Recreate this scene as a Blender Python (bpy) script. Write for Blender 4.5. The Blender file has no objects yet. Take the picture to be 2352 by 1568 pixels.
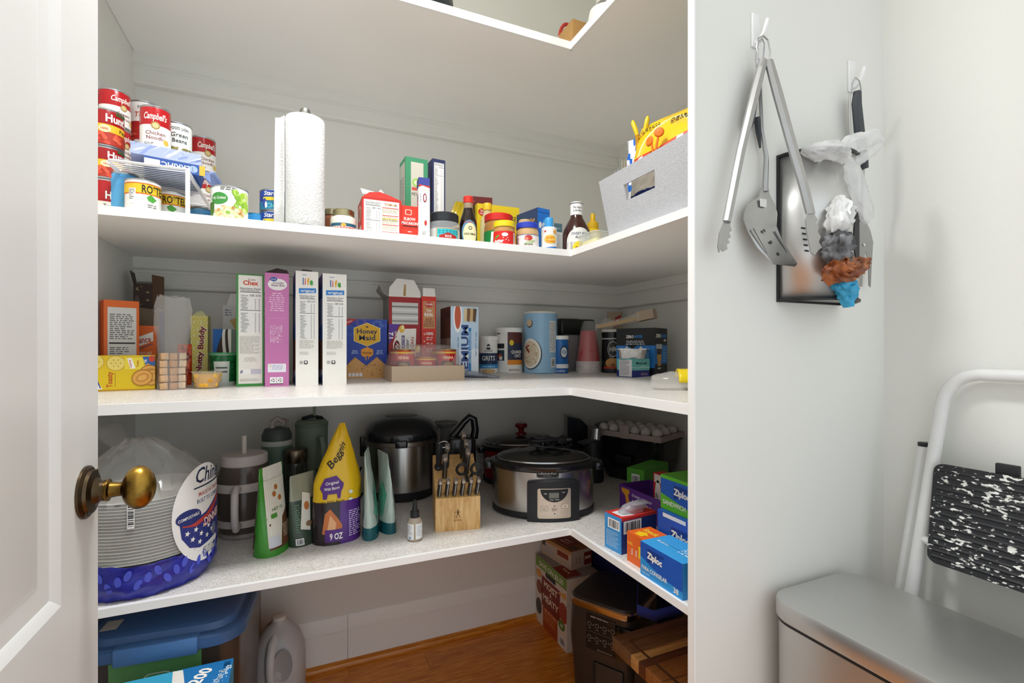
import bpy, bmesh, math, random
from mathutils import Vector, Matrix

random.seed(7)
SC = bpy.context.scene
COL = SC.collection
PI = math.pi

# ------------------------------------------------------------------ camera
F, TH, VH, H = 1113.0, math.radians(23.7), 802.5, 1.147      # focal length in px, yaw, horizon row, eye height
cam = bpy.data.cameras.new('camera')
cam.sensor_width = 36.0
cam.lens = F / 2352 * 36
cam.shift_y = (VH - 784) / 2352
cam.clip_start = 0.02
co = bpy.data.objects.new('camera', cam)
co.location = (0, 0, H)
co.rotation_euler = (PI / 2, 0, -TH)
COL.objects.link(co)
SC.camera = co

# ------------------------------------------------------------------ world (daylit kitchen beyond the open doorway)
w = bpy.data.worlds.new('world')
SC.world = w
w.use_nodes = True
bg = w.node_tree.nodes['Background']
bg.inputs[0].default_value = (0.91, 0.965, 1.0, 1)
bg.inputs[1].default_value = 1.2

# ------------------------------------------------------------------ ceiling lamp light
lamp = bpy.data.lights.new('ceiling_lamp_light', 'AREA')      # the bulbs behind the ceiling lamp's dome, aimed down
lamp.shape = 'DISK'
lamp.size = 0.32
lamp.energy = 15
lamp.spread = math.radians(140)
lamp.color = (0.96, 0.98, 1.0)
lo = bpy.data.objects.new('ceiling_lamp_light', lamp)
lo.location = (0.06, 0.78, 2.60)
COL.objects.link(lo)

SC.view_settings.view_transform = 'Standard'
SC.view_settings.look = 'None'
SC.view_settings.exposure = 0.03
SC.view_settings.gamma = 1.0
SC.view_settings.use_curve_mapping = False
SC.cycles.max_bounces = 14
SC.cycles.diffuse_bounces = 10
SC.cycles.transparent_max_bounces = 16

# ------------------------------------------------------------------ pixel -> place helpers (photo frame 2352 x 1568)
SN, CS = math.sin(TH), math.cos(TH)
def aU(u): return (u - 1176) / F
def XY(u, Y):                        # world X at column u for a point at world depth Y
    a = aU(u)
    return (a * CS + SN) / (-a * SN + CS) * Y
def YX(u, X):
    a = aU(u)
    return (-a * SN + CS) / (a * CS + SN) * X
def dep(X, Y): return X * SN + Y * CS
def ZV(v, X, Y): return H + (VH - v) / F * dep(X, Y)
def GR(u, v, z):                     # point of the plane at height z seen at (u, v)
    d = (z - H) * F / (VH - v)
    a = aU(u)
    return (a * CS + SN) * d, (-a * SN + CS) * d
# ------------------------------------------------------------------ materials
def lin(c):
    if isinstance(c, str):
        c = c.lstrip('#')
        c = [int(c[i:i + 2], 16) / 255 for i in (0, 2, 4)]
    return tuple(x / 12.92 if x <= 0.04045 else ((x + 0.055) / 1.055) ** 2.4 for x in c[:3])
MATS = {}
def M(col, rough=0.5, metal=0.0, var=0.03, scale=40, bump=0.0, bscale=200, alpha=1.0, trans=0.0, ior=1.45, emit=0, aniso=0, stretch=None, dark=None, coat=0):
    key = (str(col), rough, metal, var, scale, bump, bscale, alpha, trans, ior, emit, aniso, str(stretch), str(dark), coat)
    if key in MATS: return MATS[key]
    m = bpy.data.materials.new('paint_' + str(len(MATS)))
    m.use_nodes = True
    nt = m.node_tree
    N, L = nt.nodes, nt.links
    p = N['Principled BSDF']
    c = lin(col)
    p.inputs['Roughness'].default_value = rough
    p.inputs['Metallic'].default_value = metal
    p.inputs['IOR'].default_value = ior
    p.inputs['Alpha'].default_value = alpha
    p.inputs['Transmission Weight'].default_value = trans
    p.inputs['Coat Weight'].default_value = coat
    tc = N.new('ShaderNodeTexCoord')
    src = tc.outputs['Object']
    if stretch:
        mp = N.new('ShaderNodeMapping')
        mp.inputs['Scale'].default_value = stretch
        L.new(src, mp.inputs[0]); src = mp.outputs[0]
    no = N.new('ShaderNodeTexNoise')
    no.inputs['Scale'].default_value = scale
    no.inputs['Detail'].default_value = 3
    L.new(src, no.inputs['Vector'])
    mx = N.new('ShaderNodeMix'); mx.data_type = 'RGBA'
    d = lin(dark) if dark else tuple(x * (1 - var * 2) for x in c)
    mx.inputs[6].default_value = (*d, 1)
    mx.inputs[7].default_value = (*(c if dark else tuple(min(1, x * (1 + var)) for x in c)), 1)
    if dark:
        rp = N.new('ShaderNodeValToRGB')
        rp.color_ramp.elements[0].position = 0.38
        rp.color_ramp.elements[1].position = 0.62
        L.new(no.outputs['Fac'], rp.inputs[0]); L.new(rp.outputs[0], mx.inputs[0])
    else:
        L.new(no.outputs['Fac'], mx.inputs[0])
    L.new(mx.outputs[2], p.inputs['Base Color'])
    if bump:
        nb = N.new('ShaderNodeTexNoise'); nb.inputs['Scale'].default_value = bscale; nb.inputs['Detail'].default_value = 2
        L.new(src, nb.inputs['Vector'])
        bp = N.new('ShaderNodeBump'); bp.inputs['Strength'].default_value = bump; bp.inputs['Distance'].default_value = 0.002
        L.new(nb.outputs['Fac'], bp.inputs['Height']); L.new(bp.outputs[0], p.inputs['Normal'])
    if emit:
        p.inputs['Emission Color'].default_value = (*c, 1); p.inputs['Emission Strength'].default_value = emit
    MATS[key] = m
    return m
def ink(c): return M(c, 0.5, var=0.015, scale=60)
def card(c): return M(c, 0.55, var=0.02, scale=30, bump=0.05, bscale=300)
def gloss(c): return M(c, 0.22, var=0.02, scale=30)
def metal(c='#c8c8c8', r=0.25): return M(c, r, 1.0, var=0.02)
def film(c='#e8eaec', a=0.25, r=0.12): return M(c, r, alpha=a, var=0.05, scale=25, bump=0.5, bscale=30)
def glass(c='#ffffff', r=0.03): return M(c, r, trans=1.0, var=0)

# ------------------------------------------------------------------ geometry collector
class Geo:
    def __init__(s): s.v, s.f, s.mi, s.mats = [], [], [], []
    def m(s, mat):
        if mat not in s.mats: s.mats.append(mat)
        return s.mats.index(mat)
    def add(s, vs, fs, mat):
        b = len(s.v); i = s.m(mat)
        s.v += [tuple(x) for x in vs]
        s.f += [[b + k for k in f] for f in fs]
        s.mi += [i] * len(fs)
        return b
    def box(s, x0, x1, y0, y1, z0, z1, mat):
        s.add([(x0, y0, z0), (x1, y0, z0), (x1, y1, z0), (x0, y1, z0), (x0, y0, z1), (x1, y0, z1), (x1, y1, z1), (x0, y1, z1)],
              [(0, 3, 2, 1), (4, 5, 6, 7), (0, 1, 5, 4), (1, 2, 6, 5), (2, 3, 7, 6), (3, 0, 4, 7)], mat)
        return s
    def prism(s, pts, z0, z1, mat, T=None):      # polygon pts (x,y) extruded z0..z1; T maps (x,y,z)
        T = T or (lambda x, y, z: (x, y, z)); n = len(pts)
        vs = [T(x, y, z0) for x, y in pts] + [T(x, y, z1) for x, y in pts]
        fs = [list(range(n))[::-1], list(range(n, 2 * n))] + [(i, (i + 1) % n, n + (i + 1) % n, n + i) for i in range(n)]
        s.add(vs, fs, mat); return s
    def rings(s, rings, mat, closed=True, cap0=True, cap1=True, matf=None):
        n = len(rings[0]); vs = [p for r in rings for p in r]
        b = len(s.v); s.v += [tuple(x) for x in vs]
        for i in range(len(rings) - 1):
            for j in range(n if closed else n - 1):
                k = (j + 1) % n
                s.f.append([b + i * n + j, b + i * n + k, b + (i + 1) * n + k, b + (i + 1) * n + j])
                s.mi.append(s.m(matf(i, j) if matf else mat))
        if cap0 and closed: s.f.append([b + j for j in range(n)][::-1]); s.mi.append(s.m(matf(0, 0) if matf else mat))
        if cap1 and closed: s.f.append([b + (len(rings) - 1) * n + j for j in range(n)]); s.mi.append(s.m(matf(len(rings) - 2, 0) if matf else mat))
        return s
    def lathe(s, prof, mat, seg=36, o=(0, 0, 0), sx=1, sy=1, cap0=True, cap1=True, matf=None):
        R = [[(o[0] + sx * r * math.cos(2 * PI * k / seg), o[1] + sy * r * math.sin(2 * PI * k / seg), o[2] + z) for k in range(seg)] for r, z in prof]
        return s.rings(R, mat, cap0=cap0, cap1=cap1, matf=matf)
    def tube(s, path, r, mat, seg=8, closed=False, flat=None):
        P = [Vector(p) for p in path]; n = len(P); R = []
        up = None
        for i in range(n):
            a = P[(i - 1) % n] if (closed or i > 0) else P[i]
            b = P[(i + 1) % n] if (closed or i < n - 1) else P[i]
            t = (b - a).normalized()
            if up is None:
                up = Vector((0, 0, 1)) if abs(t.z) < 0.9 else Vector((1, 0, 0))
            x = t.cross(up).normalized(); up = x.cross(t).normalized()
            rr = r[i] if isinstance(r, (list, tuple)) else r
            fl = flat or 1
            R.append([P[i] + x * (math.cos(2 * PI * k / seg) * rr) + up * (math.sin(2 * PI * k / seg) * rr * fl) for k in range(seg)])
        if closed: R.append(R[0])
        return s.rings(R, mat, cap0=not closed, cap1=not closed)
    def rbox(s, x0, x1, y0, y1, z0, z1, r, mat, n=4, tr=None, top=None):   # vertical edges rounded by r; tr: edge rounding at top
        def ring(ins, z, rr):
            pts = []
            for cx, cy, a0 in ((x1 - r, y1 - r, 0), (x0 + r, y1 - r, 90), (x0 + r, y0 + r, 180), (x1 - r, y0 + r, 270)):
                for k in range(n + 1):
                    a = math.radians(a0 + 90 * k / n)
                    pts.append((cx + (rr - ins) * math.cos(a), cy + (rr - ins) * math.sin(a), z))
            return pts
        t = tr if tr is not None else min(r, 0.003)
        k = [ring(t, z0, r), ring(t * .3, z0 + t * .3, r), ring(0, z0 + t, r)]
        q = [ring(0, z1 - t, r), ring(t * .3, z1 - t * .3, r), ring(t, z1, r)]
        return s.rings(k + q, mat)
    def build(s, name, parent=None, loc=None, rot=None, smooth=35, sub=0, solid=0, kind=None, weld=False):
        me = bpy.data.meshes.new(name)
        me.from_pydata(s.v, [], s.f)
        for mt in s.mats: me.materials.append(mt)
        me.polygons.foreach_set('material_index', s.mi)
        if weld:
            bm = bmesh.new(); bm.from_mesh(me); bmesh.ops.remove_doubles(bm, verts=bm.verts, dist=1e-5); bmesh.ops.recalc_face_normals(bm, faces=bm.faces); bm.to_mesh(me); bm.free()
        if smooth:
            me.polygons.foreach_set('use_smooth', [True] * len(me.polygons))
            me.set_sharp_from_angle(angle=math.radians(smooth))
        o = bpy.data.objects.new(name, me); COL.objects.link(o)
        if parent: o.parent = parent
        if loc: o.location = loc
        if rot: o.rotation_euler = rot
        if solid:
            md = o.modifiers.new('thick', 'SOLIDIFY'); md.thickness = solid; md.offset = 0
        if sub:
            md = o.modifiers.new('sub', 'SUBSURF'); md.levels = sub; md.render_levels = sub
        if kind: o['kind'] = kind
        return o

def thing(name, label, cat, loc=(0, 0, 0), rz=0, group=None):
    o = bpy.data.objects.new(name, None); COL.objects.link(o)
    o.empty_display_size = 0.02
    o.location = loc; o.rotation_euler = (0, 0, rz)
    o['label'] = label; o['category'] = cat
    if group: o['group'] = group
    return o
def tag(o, label, cat, group=None):
    o['label'] = label; o['category'] = cat
    if group: o['group'] = group
    return o
def dup(root, loc, rz, label, group=None):
    r = root.copy(); COL.objects.link(r); r.location = loc; r.rotation_euler = (0, 0, rz); r['label'] = label
    if group: r['group'] = group
    for ch in root.children:
        c = ch.copy(); COL.objects.link(c); c.parent = r
        for g in ch.children:
            d = g.copy(); COL.objects.link(d); d.parent = c
    return r

# ------------------------------------------------------------------ flat print on faces and round sides
TXT = {}
def text2d(s, bold, shear):
    key = (s, bold, shear)
    if key not in TXT:
        cu = bpy.data.curves.new('t', 'FONT'); cu.body = s; cu.size = 1; cu.offset = bold; cu.shear = shear; cu.resolution_u = 2
        o = bpy.data.objects.new('t', cu)
        me = bpy.data.meshes.new_from_object(o)
        vs = [(v.co.x, v.co.y) for v in me.vertices]; fs = [tuple(p.vertices) for p in me.polygons]
        bpy.data.meshes.remove(me); bpy.data.objects.remove(o); bpy.data.curves.remove(cu)
        x0 = min(v[0] for v in vs); x1 = max(v[0] for v in vs)
        TXT[key] = ([(x - x0, y) for x, y in vs], fs, x1 - x0)
    return TXT[key]
def flat(o, u, v):
    o, u, v = Vector(o), Vector(u).normalized(), Vector(v).normalized(); n = u.cross(v)
    return lambda a, b, h: o + u * a + v * b + n * h
def rnd(R, phi=0, z0=0, Rf=None):                 # round side facing local -Y at phi = 0
    def f(a, b, h):
        rr = (Rf(b) if Rf else R) + h; t = phi + a / R
        return Vector((rr * math.sin(t), -rr * math.cos(t), z0 + b))
    f.curved = True
    return f
class Pr:
    def __init__(s, geo, mp, step=None, clip=None):
        s.g, s.mp = geo, mp
        s.step = step or (0.004 if getattr(mp, 'curved', False) else None)
        s.clip = clip                                # (x0, x1, y0, y1) keeps print on its face
    def emit(s, vs, fs, col, l):
        mat = ink(col) if isinstance(col, str) else col
        h = 0.00022 * l
        if s.step or s.clip:
            bm = bmesh.new(); bv = [bm.verts.new((x, y, 0)) for x, y in vs]
            for f in fs:
                try: bm.faces.new([bv[i] for i in f])
                except ValueError: pass
            if s.clip:
                for c, n in (((s.clip[0], 0, 0), (-1, 0, 0)), ((s.clip[1], 0, 0), (1, 0, 0)), ((0, s.clip[2], 0), (0, -1, 0)), ((0, s.clip[3], 0), (0, 1, 0))):
                    bmesh.ops.bisect_plane(bm, geom=bm.verts[:] + bm.edges[:] + bm.faces[:], plane_co=c, plane_no=n, clear_outer=True)
            if s.step and bm.verts:
                xs = [v.co.x for v in bm.verts]; k = math.ceil(min(xs) / s.step); e = max(xs)
                while k * s.step < e:
                    bmesh.ops.bisect_plane(bm, geom=bm.verts[:] + bm.edges[:] + bm.faces[:], plane_co=(k * s.step, 0, 0), plane_no=(1, 0, 0)); k += 1
            bm.verts.index_update()
            vs = [(v.co.x, v.co.y) for v in bm.verts]; fs = [[v.index for v in f.verts] for f in bm.faces]; bm.free()
        if vs and fs: s.g.add([s.mp(x, y, h) for x, y in vs], fs, mat)
        return s
    def poly(s, pts, col, l=1): return s.emit(pts, [tuple(range(len(pts)))], col, l)
    def rect(s, x, y, w, h, col, l=1): return s.poly([(x, y), (x + w, y), (x + w, y + h), (x, y + h)], col, l)
    def rrect(s, x, y, w, h, r, col, l=1):
        p = []
        for cx, cy, a0 in ((x + w - r, y + h - r, 0), (x + r, y + h - r, 90), (x + r, y + r, 180), (x + w - r, y + r, 270)):
            p += [(cx + r * math.cos(math.radians(a0 + 30 * k)), cy + r * math.sin(math.radians(a0 + 30 * k))) for k in range(4)]
        return s.poly(p, col, l)
    def ell(s, x, y, rx, ry, col, l=1, n=24, rot=0):
        c, q = math.cos(rot), math.sin(rot)
        return s.poly([(x + rx * math.cos(t) * c - ry * math.sin(t) * q, y + rx * math.cos(t) * q + ry * math.sin(t) * c) for t in (2 * PI * k / n for k in range(n))], col, l)
    def star(s, x, y, r, col, l=1, rot=0.0):
        return s.poly([(x + (r if k % 2 == 0 else r * .42) * math.sin(rot + PI * k / 5), y + (r if k % 2 == 0 else r * .42) * math.cos(rot + PI * k / 5)) for k in range(10)][::-1], col, l)
    def text(s, t, x, y, h, col, l=2, al='C', rot=0, bold=0.012, shear=0, w=None, sx=1.0):
        vs, fs, W = text2d(t, bold, shear)
        k = h / 0.72                                  # h: capital height in metres
        kx = (w / W) if w else k * sx
        off = {'L': 0, 'C': -W * kx / 2, 'R': -W * kx}[al]
        c, q = math.cos(math.radians(rot)), math.sin(math.radians(rot))
        P = []
        for a, b in vs:
            a = a * kx + off; b = b * k
            P.append((x + a * c - b * q, y + a * q + b * c))
        return s.emit(P, fs, col, l)
    def lines(s, x, y, w, h, n, col='#777777', l=2, fill=.5, seed=1, ctr=False):     # fine print, rows downwards from y
        rg = random.Random(seed); p = h / n
        for i in range(n):
            ww = w * (rg.uniform(.55, 1) if i % 4 == 3 or ctr else rg.uniform(.85, 1))
            xx = x + (w - ww) / 2 if ctr else x
            while ww > 0:
                t = min(ww, rg.uniform(.004, .012))
                s.rect(xx, y - (i + .5) * p - p * fill / 2, t, p * fill, col, l)
                xx += t + p * .5; ww -= t + p * .5
        return s
    def bars(s, x, y, w, h, seed=3, vert=True, bgc='#f2f2f2'):
        rg = random.Random(seed)
        if bgc: s.rect(x, y, w, h, bgc, 2)
        m = (w if vert else h); t = m * .08
        while t < m * .9:
            b = m * rg.choice((.02, .035, .055))
            if vert: s.rect(x + t, y + h * .12, b, h * .76, '#222222', 3)
            else: s.rect(x + w * .1, y + t, w * .8, b, '#222222', 3)
            t += b + m * rg.choice((.02, .03, .05))
        return s
    def nutri(s, x, y, w, h, cal='150 210', bgc='#f1f0ec', head=True):                # panel, (x,y) lower corner of it
        k = '#1c1c1c'; g = '#6a6a6a'
        s.rect(x, y, w, h, bgc, 1.5)
        t = y + h
        if head:
            s.text('Nutrition Facts', x + w * .02, t - w * .11, w * .085, k, 2, 'L', bold=.02, w=w * .96)
        s.lines(x + w * .03, t - w * .13, w * .9, w * .09, 2, g, 2, seed=5)
        s.rect(x + w * .02, t - w * .28, w * .96, w * .035, k, 2)
        s.text('Calories', x + w * .03, t - w * .48, w * .075, k, 2, 'L', bold=.015, w=w * .36)
        s.text(cal, x + w * .97, t - w * .48, w * .105, k, 2, 'R', bold=.02, w=w * .5)
        top = t - w * .52; n = max(3, int((top - y) / (w * .075))); p = (top - y) / n
        rg = random.Random(11)
        for i in range(n):
            yy = top - i * p
            if i in (9, 10) and n > 13:
                if i == 9: s.rect(x + w * .02, yy - p * .6, w * .96, w * .03, k, 2)
                continue
            s.rect(x + w * .03, yy, w * .94, w * .004, '#8a8a86', 2)
            s.rect(x + w * (.04 + .05 * (i % 3 == 1)), yy - p * .68, w * rg.uniform(.2, .38), p * .36, g, 2)
            if i > 0:
                s.rect(x + w * .7, yy - p * .68, w * .06, p * .36, g, 2); s.rect(x + w * .88, yy - p * .68, w * .06, p * .36, g, 2)
        return s

def faces(w, d, h):
    return {'front': flat((-w / 2, -d / 2, 0), (1, 0, 0), (0, 0, 1)), 'left': flat((-w / 2, d / 2, 0), (0, -1, 0), (0, 0, 1)),
            'right': flat((w / 2, -d / 2, 0), (0, 1, 0), (0, 0, 1)), 'top': flat((-w / 2, -d / 2, h), (1, 0, 0), (0, 1, 0))}
def carton(name, label, x, y, z, w, d, h, col, rz=0, cat='box', art=None, sides=None, group=None, open_top=False, flaps=()):
    """(x, y): middle of the front face's foot; rz in degrees. art / sides: functions that print on a face; sides: extra plain face colours"""
    rz = math.radians(rz)
    t = thing(name, label, cat, (x - math.sin(rz) * d / 2, y + math.cos(rz) * d / 2, z), rz, group)
    g = Geo()
    if open_top:
        k = 0.0012; inn = card('#8c7a66')
        for b in ((-w/2, w/2, -d/2, -d/2 + k, 0, h), (-w/2, w/2, d/2 - k, d/2, 0, h), (-w/2, -w/2 + k, -d/2 + k, d/2 - k, 0, h), (w/2 - k, w/2, -d/2 + k, d/2 - k, 0, h), (-w/2 + k, w/2 - k, -d/2 + k, d/2 - k, 0, k)):
            g.box(*b, card(col))
    else:
        g.box(-w/2, w/2, -d/2, d/2, 0, h, card(col))
    g.build('carton', t, smooth=0)
    if art or sides:
        fc = faces(w, d, h)
        size = {'front': (w, h), 'left': (d, h), 'right': (d, h), 'top': (w, d)}
        for s_ in size:
            g = Geo(); a, b = size[s_]
            if (sides and s_ in sides) or (art and s_ in art): Pr(g, fc[s_]).rect(0, 0, a, b, (sides or {}).get(s_, col), .4)
            if art and s_ in art: art[s_](Pr(g, fc[s_], clip=(0, a, 0, b)), a, b)
            if g.f: g.build({'front': 'front_print', 'top': 'lid_print'}.get(s_, 'side_print'), t, smooth=0)
    for pts, fcol in flaps:                         # pts: 4 corners of a thin flap
        fg = Geo(); fg.add([Vector(p) for p in pts], [tuple(range(len(pts)))], card(fcol)); fg.build('flap', t, smooth=0, solid=0.0012)
    return t
def tin(name, label, x, y, z, r, h, body='#c8102e', phi=0, cat='can', art=None, group=None, lid='#b9bcbe', seg=40, wrap=(0.05, 0.95), rim=True, ring_pull=False):
    """metal can with rims, a paper wrap and print; phi in degrees turns the label"""
    t = thing(name, label, cat, (x, y, z), 0, group)
    g = Geo(); k = min(0.0016, r * .06)
    prof = [(r * .9, 0.002), (r - k * .6, 0.0), (r + k * .35, 0.0012), (r + k * .35, 0.003), (r - k * .4, 0.0045), (r - k * .4, h - 0.0045), (r + k * .35, h - 0.003), (r + k * .35, h - 0.0012), (r - k * .3, h), (r - k, h - .0006), (r - k * 1.6, h - 0.004), (r * .5, h - 0.004), (.0005, h - .004)]
    g.lathe(prof, metal(lid, .3), seg); g.build('tin_body', t)
    g = Geo(); z0, z1 = h * wrap[0], h * wrap[1]
    g.lathe([(r - k * .1, z0), (r, z0 + .0005), (r, z1 - .0005), (r - k * .1, z1)], gloss(body), seg, cap0=False, cap1=False); g.build('paper_wrap', t)
    if art:
        g = Geo(); art(Pr(g, rnd(r, math.radians(phi), 0)), r, h); g.build('wrap_print', t, smooth=0)
    return t
def aim(x, y):          # degrees that turn a round label to face the eye
    return math.degrees(math.atan2(-x, y))
# ------------------------------------------------------------------ the pantry's shell
D, XB, XL, XR, YP0, YP1, ZC = 1.876, 1.372, -0.473, 1.309, 0.7195, 0.7355, 2.74
DS, XS = 1.193, 0.705              # front lines of the two deep laminate shelves
DU, XU = 1.300, 0.7685             # front lines of the two shallower upper shelves
S1B, S1T, S2B, S2T, S3B, S3T, S4B, S4T = [H + k for k in (.930, .953, .2895, .3085, -.1285, -.1083, -.5256, -.5096)]
SLOPE3 = .03
YB = -0.35                                        # where the pantry opens to the kitchen
wallm = M('#e1e1dc', 0.6, var=0.012, scale=3, bump=0.12, bscale=120)
whitem = M('#eeeeec', 0.42, var=0.012, scale=6, bump=0.05, bscale=90)
ceilm = M('#f2f2ee', 0.7, var=0.01, scale=3, bump=0.1, bscale=150)
def struct(name, g, smooth=35):
    o = g.build(name, smooth=smooth); o['kind'] = 'structure'; return o
struct('wall_back', Geo().box(XL - .1, XB + .1, D, D + .1, 0, ZC, wallm), 0)
struct('wall_left', Geo().box(XL - .1, XL, YB, D, 0, ZC, wallm), 0)
struct('wall_right', Geo().box(XR, XB + .1, YB, YP1, 0, ZC, wallm), 0)
struct('wall_right_alcove', Geo().box(XB, XB + .1, YP1, D, 0, ZC, wallm), 0)
struct('wall_partition', Geo().box(XS, XR, YP0, YP1, 0, ZC, wallm), 0)
struct('ceiling', Geo().box(XL - .1, XB + .1, YB, D + .1, ZC, ZC + .08, ceilm), 0)
# end cap of the partition: a slim white board
struct('trim_partition', Geo().box(XS - .0035, XS, YP0 - .001, YP1, 0, ZC - .001, whitem), 0)

# floor: oak boards laid along the back wall
def wood(c1, c2, c3, axis=(1, 14, 14), rough=0.32, sc=9.0):
    m = bpy.data.materials.new('wood_grain'); m.use_nodes = True
    nt = m.node_tree; N, L = nt.nodes, nt.links; p = N['Principled BSDF']; p.inputs['Roughness'].default_value = rough
    tc = N.new('ShaderNodeTexCoord'); oi = N.new('ShaderNodeObjectInfo')
    mp = N.new('ShaderNodeMapping'); mp.inputs['Scale'].default_value = axis
    L.new(tc.outputs['Object'], mp.inputs[0])
    ad = N.new('ShaderNodeVectorMath'); ad.operation = 'ADD'
    sc_ = N.new('ShaderNodeVectorMath'); sc_.operation = 'SCALE'; sc_.inputs[0].default_value = (17, 31, 7); L.new(oi.outputs['Random'], sc_.inputs['Scale'])
    L.new(mp.outputs[0], ad.inputs[0]); L.new(sc_.outputs[0], ad.inputs[1])
    no = N.new('ShaderNodeTexNoise'); no.inputs['Scale'].default_value = sc; no.inputs['Detail'].default_value = 6; no.inputs['Distortion'].default_value = 1.2
    L.new(ad.outputs[0], no.inputs['Vector'])
    rp = N.new('ShaderNodeValToRGB'); e = rp.color_ramp.elements
    e[0].position = .3; e[0].color = (*lin(c1), 1); e[1].position = .7; e[1].color = (*lin(c3), 1)
    q = rp.color_ramp.elements.new(.5); q.color = (*lin(c2), 1)
    L.new(no.outputs['Fac'], rp.inputs[0])
    hs = N.new('ShaderNodeHueSaturation'); mr = N.new('ShaderNodeMapRange'); mr.inputs[3].default_value = .9; mr.inputs[4].default_value = 1.1
    L.new(oi.outputs['Random'], mr.inputs[0]); L.new(mr.outputs[0], hs.inputs['Value']); L.new(rp.outputs[0], hs.inputs['Color'])
    L.new(hs.outputs[0], p.inputs['Base Color'])
    bp = N.new('ShaderNodeBump'); bp.inputs['Strength'].default_value = .08; L.new(no.outputs['Fac'], bp.inputs['Height']); L.new(bp.outputs[0], p.inputs['Normal'])
    return m
oak = wood('#b06010', '#cc7a1c', '#e09a3c')
fl = struct('floor', Geo().box(XL, XB, YB, D, -.05, -.004, M('#4a2a10', .8)), 0)
base = Geo().box(0, 1, 0, .083, -.004, 0, oak)
fm = base.build('plank_shape', smooth=0); pm = fm.data; bpy.data.objects.remove(fm)
y = D; row = 0
rg = random.Random(4)
while y > YB + .09:
    y -= .0838; x = XL - rg.uniform(0, .7)
    while x < XB - .02:
        L_ = rg.uniform(.75, 1.25); x0 = max(x, XL); x1 = min(x + L_, XB)
        if x1 - x0 > .03:
            o = bpy.data.objects.new('plank', pm); COL.objects.link(o); o.parent = fl; o.location = (x0, y, 0); o.scale = (x1 - x0 - .0009, 1, 1)
        x += L_
# baseboards, quarter round, cleat trims
def run_x(name, prof, x0, x1, yw, mat, zoff=0):   # profile (out, z) along the back wall
    n = len(prof); T = [[(x, yw - o, z + zoff) for o, z in prof] for x in (x0, x1)]
    return struct(name, Geo().rings(T, mat), 30)
def run_y(name, prof, y0, y1, xw, mat, zoff=0):
    T = [[(xw - o, yy, z + zoff) for o, z in prof] for yy in (y1, y0)]
    return struct(name, Geo().rings(T, mat), 30)
bb = [(0, 0), (.015, 0), (.015, .122), (.0165, .124), (.0165, .129), (.012, .134), (.010, .148), (.009, .160), (.006, .168), (.002, .174), (0, .174)]
XJ = XY(798, D)
bbm = M('#efefec', 0.45, var=0.02, scale=5, bump=0.05, bscale=60)
run_x('baseboard_back', bb, XL, XJ - .0006, D, bbm); run_x('baseboard_back_long', bb, XJ + .0006, XB, D, bbm)
run_y('baseboard_right', bb, YP1, D - .017, XB, bbm); run_y('baseboard_left', [(-o, z) for o, z in bb], YB, D - .017, XL, bbm)
run_x('baseboard_partition', bb, XS, XR, YP0, bbm)
qr = [(.015, 0), (.034, 0), (.0335, .007), (.031, .0125), (.0265, .0165), (.0215, .0185), (.015, .019)]
oakx = wood('#a85e14', '#c27822', '#d8943c', rough=.28)
run_x('trim_1', qr, XL + .03, XB - .03, D, oakx); run_y('trim_2', qr, YP1, D - .03, XB, oakx)
cl = [(0, 0), (.026, 0), (.026, -.034), (.0245, -.036), (.0185, -.039), (.0185, -.045), (.0205, -.0455), (.0205, -.0475), (.0185, -.048), (.0185, -.083), (.022, -.085), (.0235, -.0925), (.021, -.097), (.014, -.0995), (0, -.1)]
cl = cl[::-1]
for i, z in enumerate((S1B, S2B)):
    run_x('trim_%d' % (3 + 2 * i), cl, XL, XB, D, wallm, z); run_y('trim_%d' % (4 + 2 * i), cl, YP1, D - .02, XB, wallm, z)
# a dome lamp on the ceiling, above and behind the eye
t = thing('ceiling_lamp', 'round white frosted dome lamp fixed to the ceiling', 'lamp', (.06, .78, ZC))
Geo().lathe([(.19, 0), (.19, -.02), (.175, -.03), (.17, -.03)], metal('#d8d8d8', .4), 48).build('lamp_base', t)
Geo().lathe([(.17, -.028), (.165, -.06), (.14, -.09), (.09, -.108), (.001, -.115)], M('#fff3e4', .4, emit=14), 48).build('lamp_shade', t)

# ------------------------------------------------------------------ shelves: back run + side run, white edging
lam = bpy.data.materials.new('speckled_laminate'); lam.use_nodes = True
def mk_lam():
    nt = lam.node_tree; N, L = nt.nodes, nt.links; p = N['Principled BSDF']; p.inputs['Roughness'].default_value = .35
    tc = N.new('ShaderNodeTexCoord'); n1 = N.new('ShaderNodeTexNoise'); n1.inputs['Scale'].default_value = 420; n1.inputs['Detail'].default_value = 2
    n2 = N.new('ShaderNodeTexNoise'); n2.inputs['Scale'].default_value = 60
    L.new(tc.outputs['Object'], n1.inputs['Vector']); L.new(tc.outputs['Object'], n2.inputs['Vector'])
    rp = N.new('ShaderNodeValToRGB'); e = rp.color_ramp.elements; e[0].position = .34; e[0].color = (*lin('#b8ab9c'), 1); e[1].position = .5; e[1].color = (*lin('#ebe9e5'), 1)
    L.new(n1.outputs['Fac'], rp.inputs[0])
    mx = N.new('ShaderNodeMix'); mx.data_type = 'RGBA'; mx.blend_type = 'MULTIPLY'; mx.inputs[0].default_value = .25
    L.new(rp.outputs[0], mx.inputs[6]); L.new(n2.outputs['Fac'], mx.inputs[7]); L.new(mx.outputs[2], p.inputs['Base Color'])
mk_lam()
under = M('#f2f1ee', .55, var=.02, scale=4)
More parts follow.
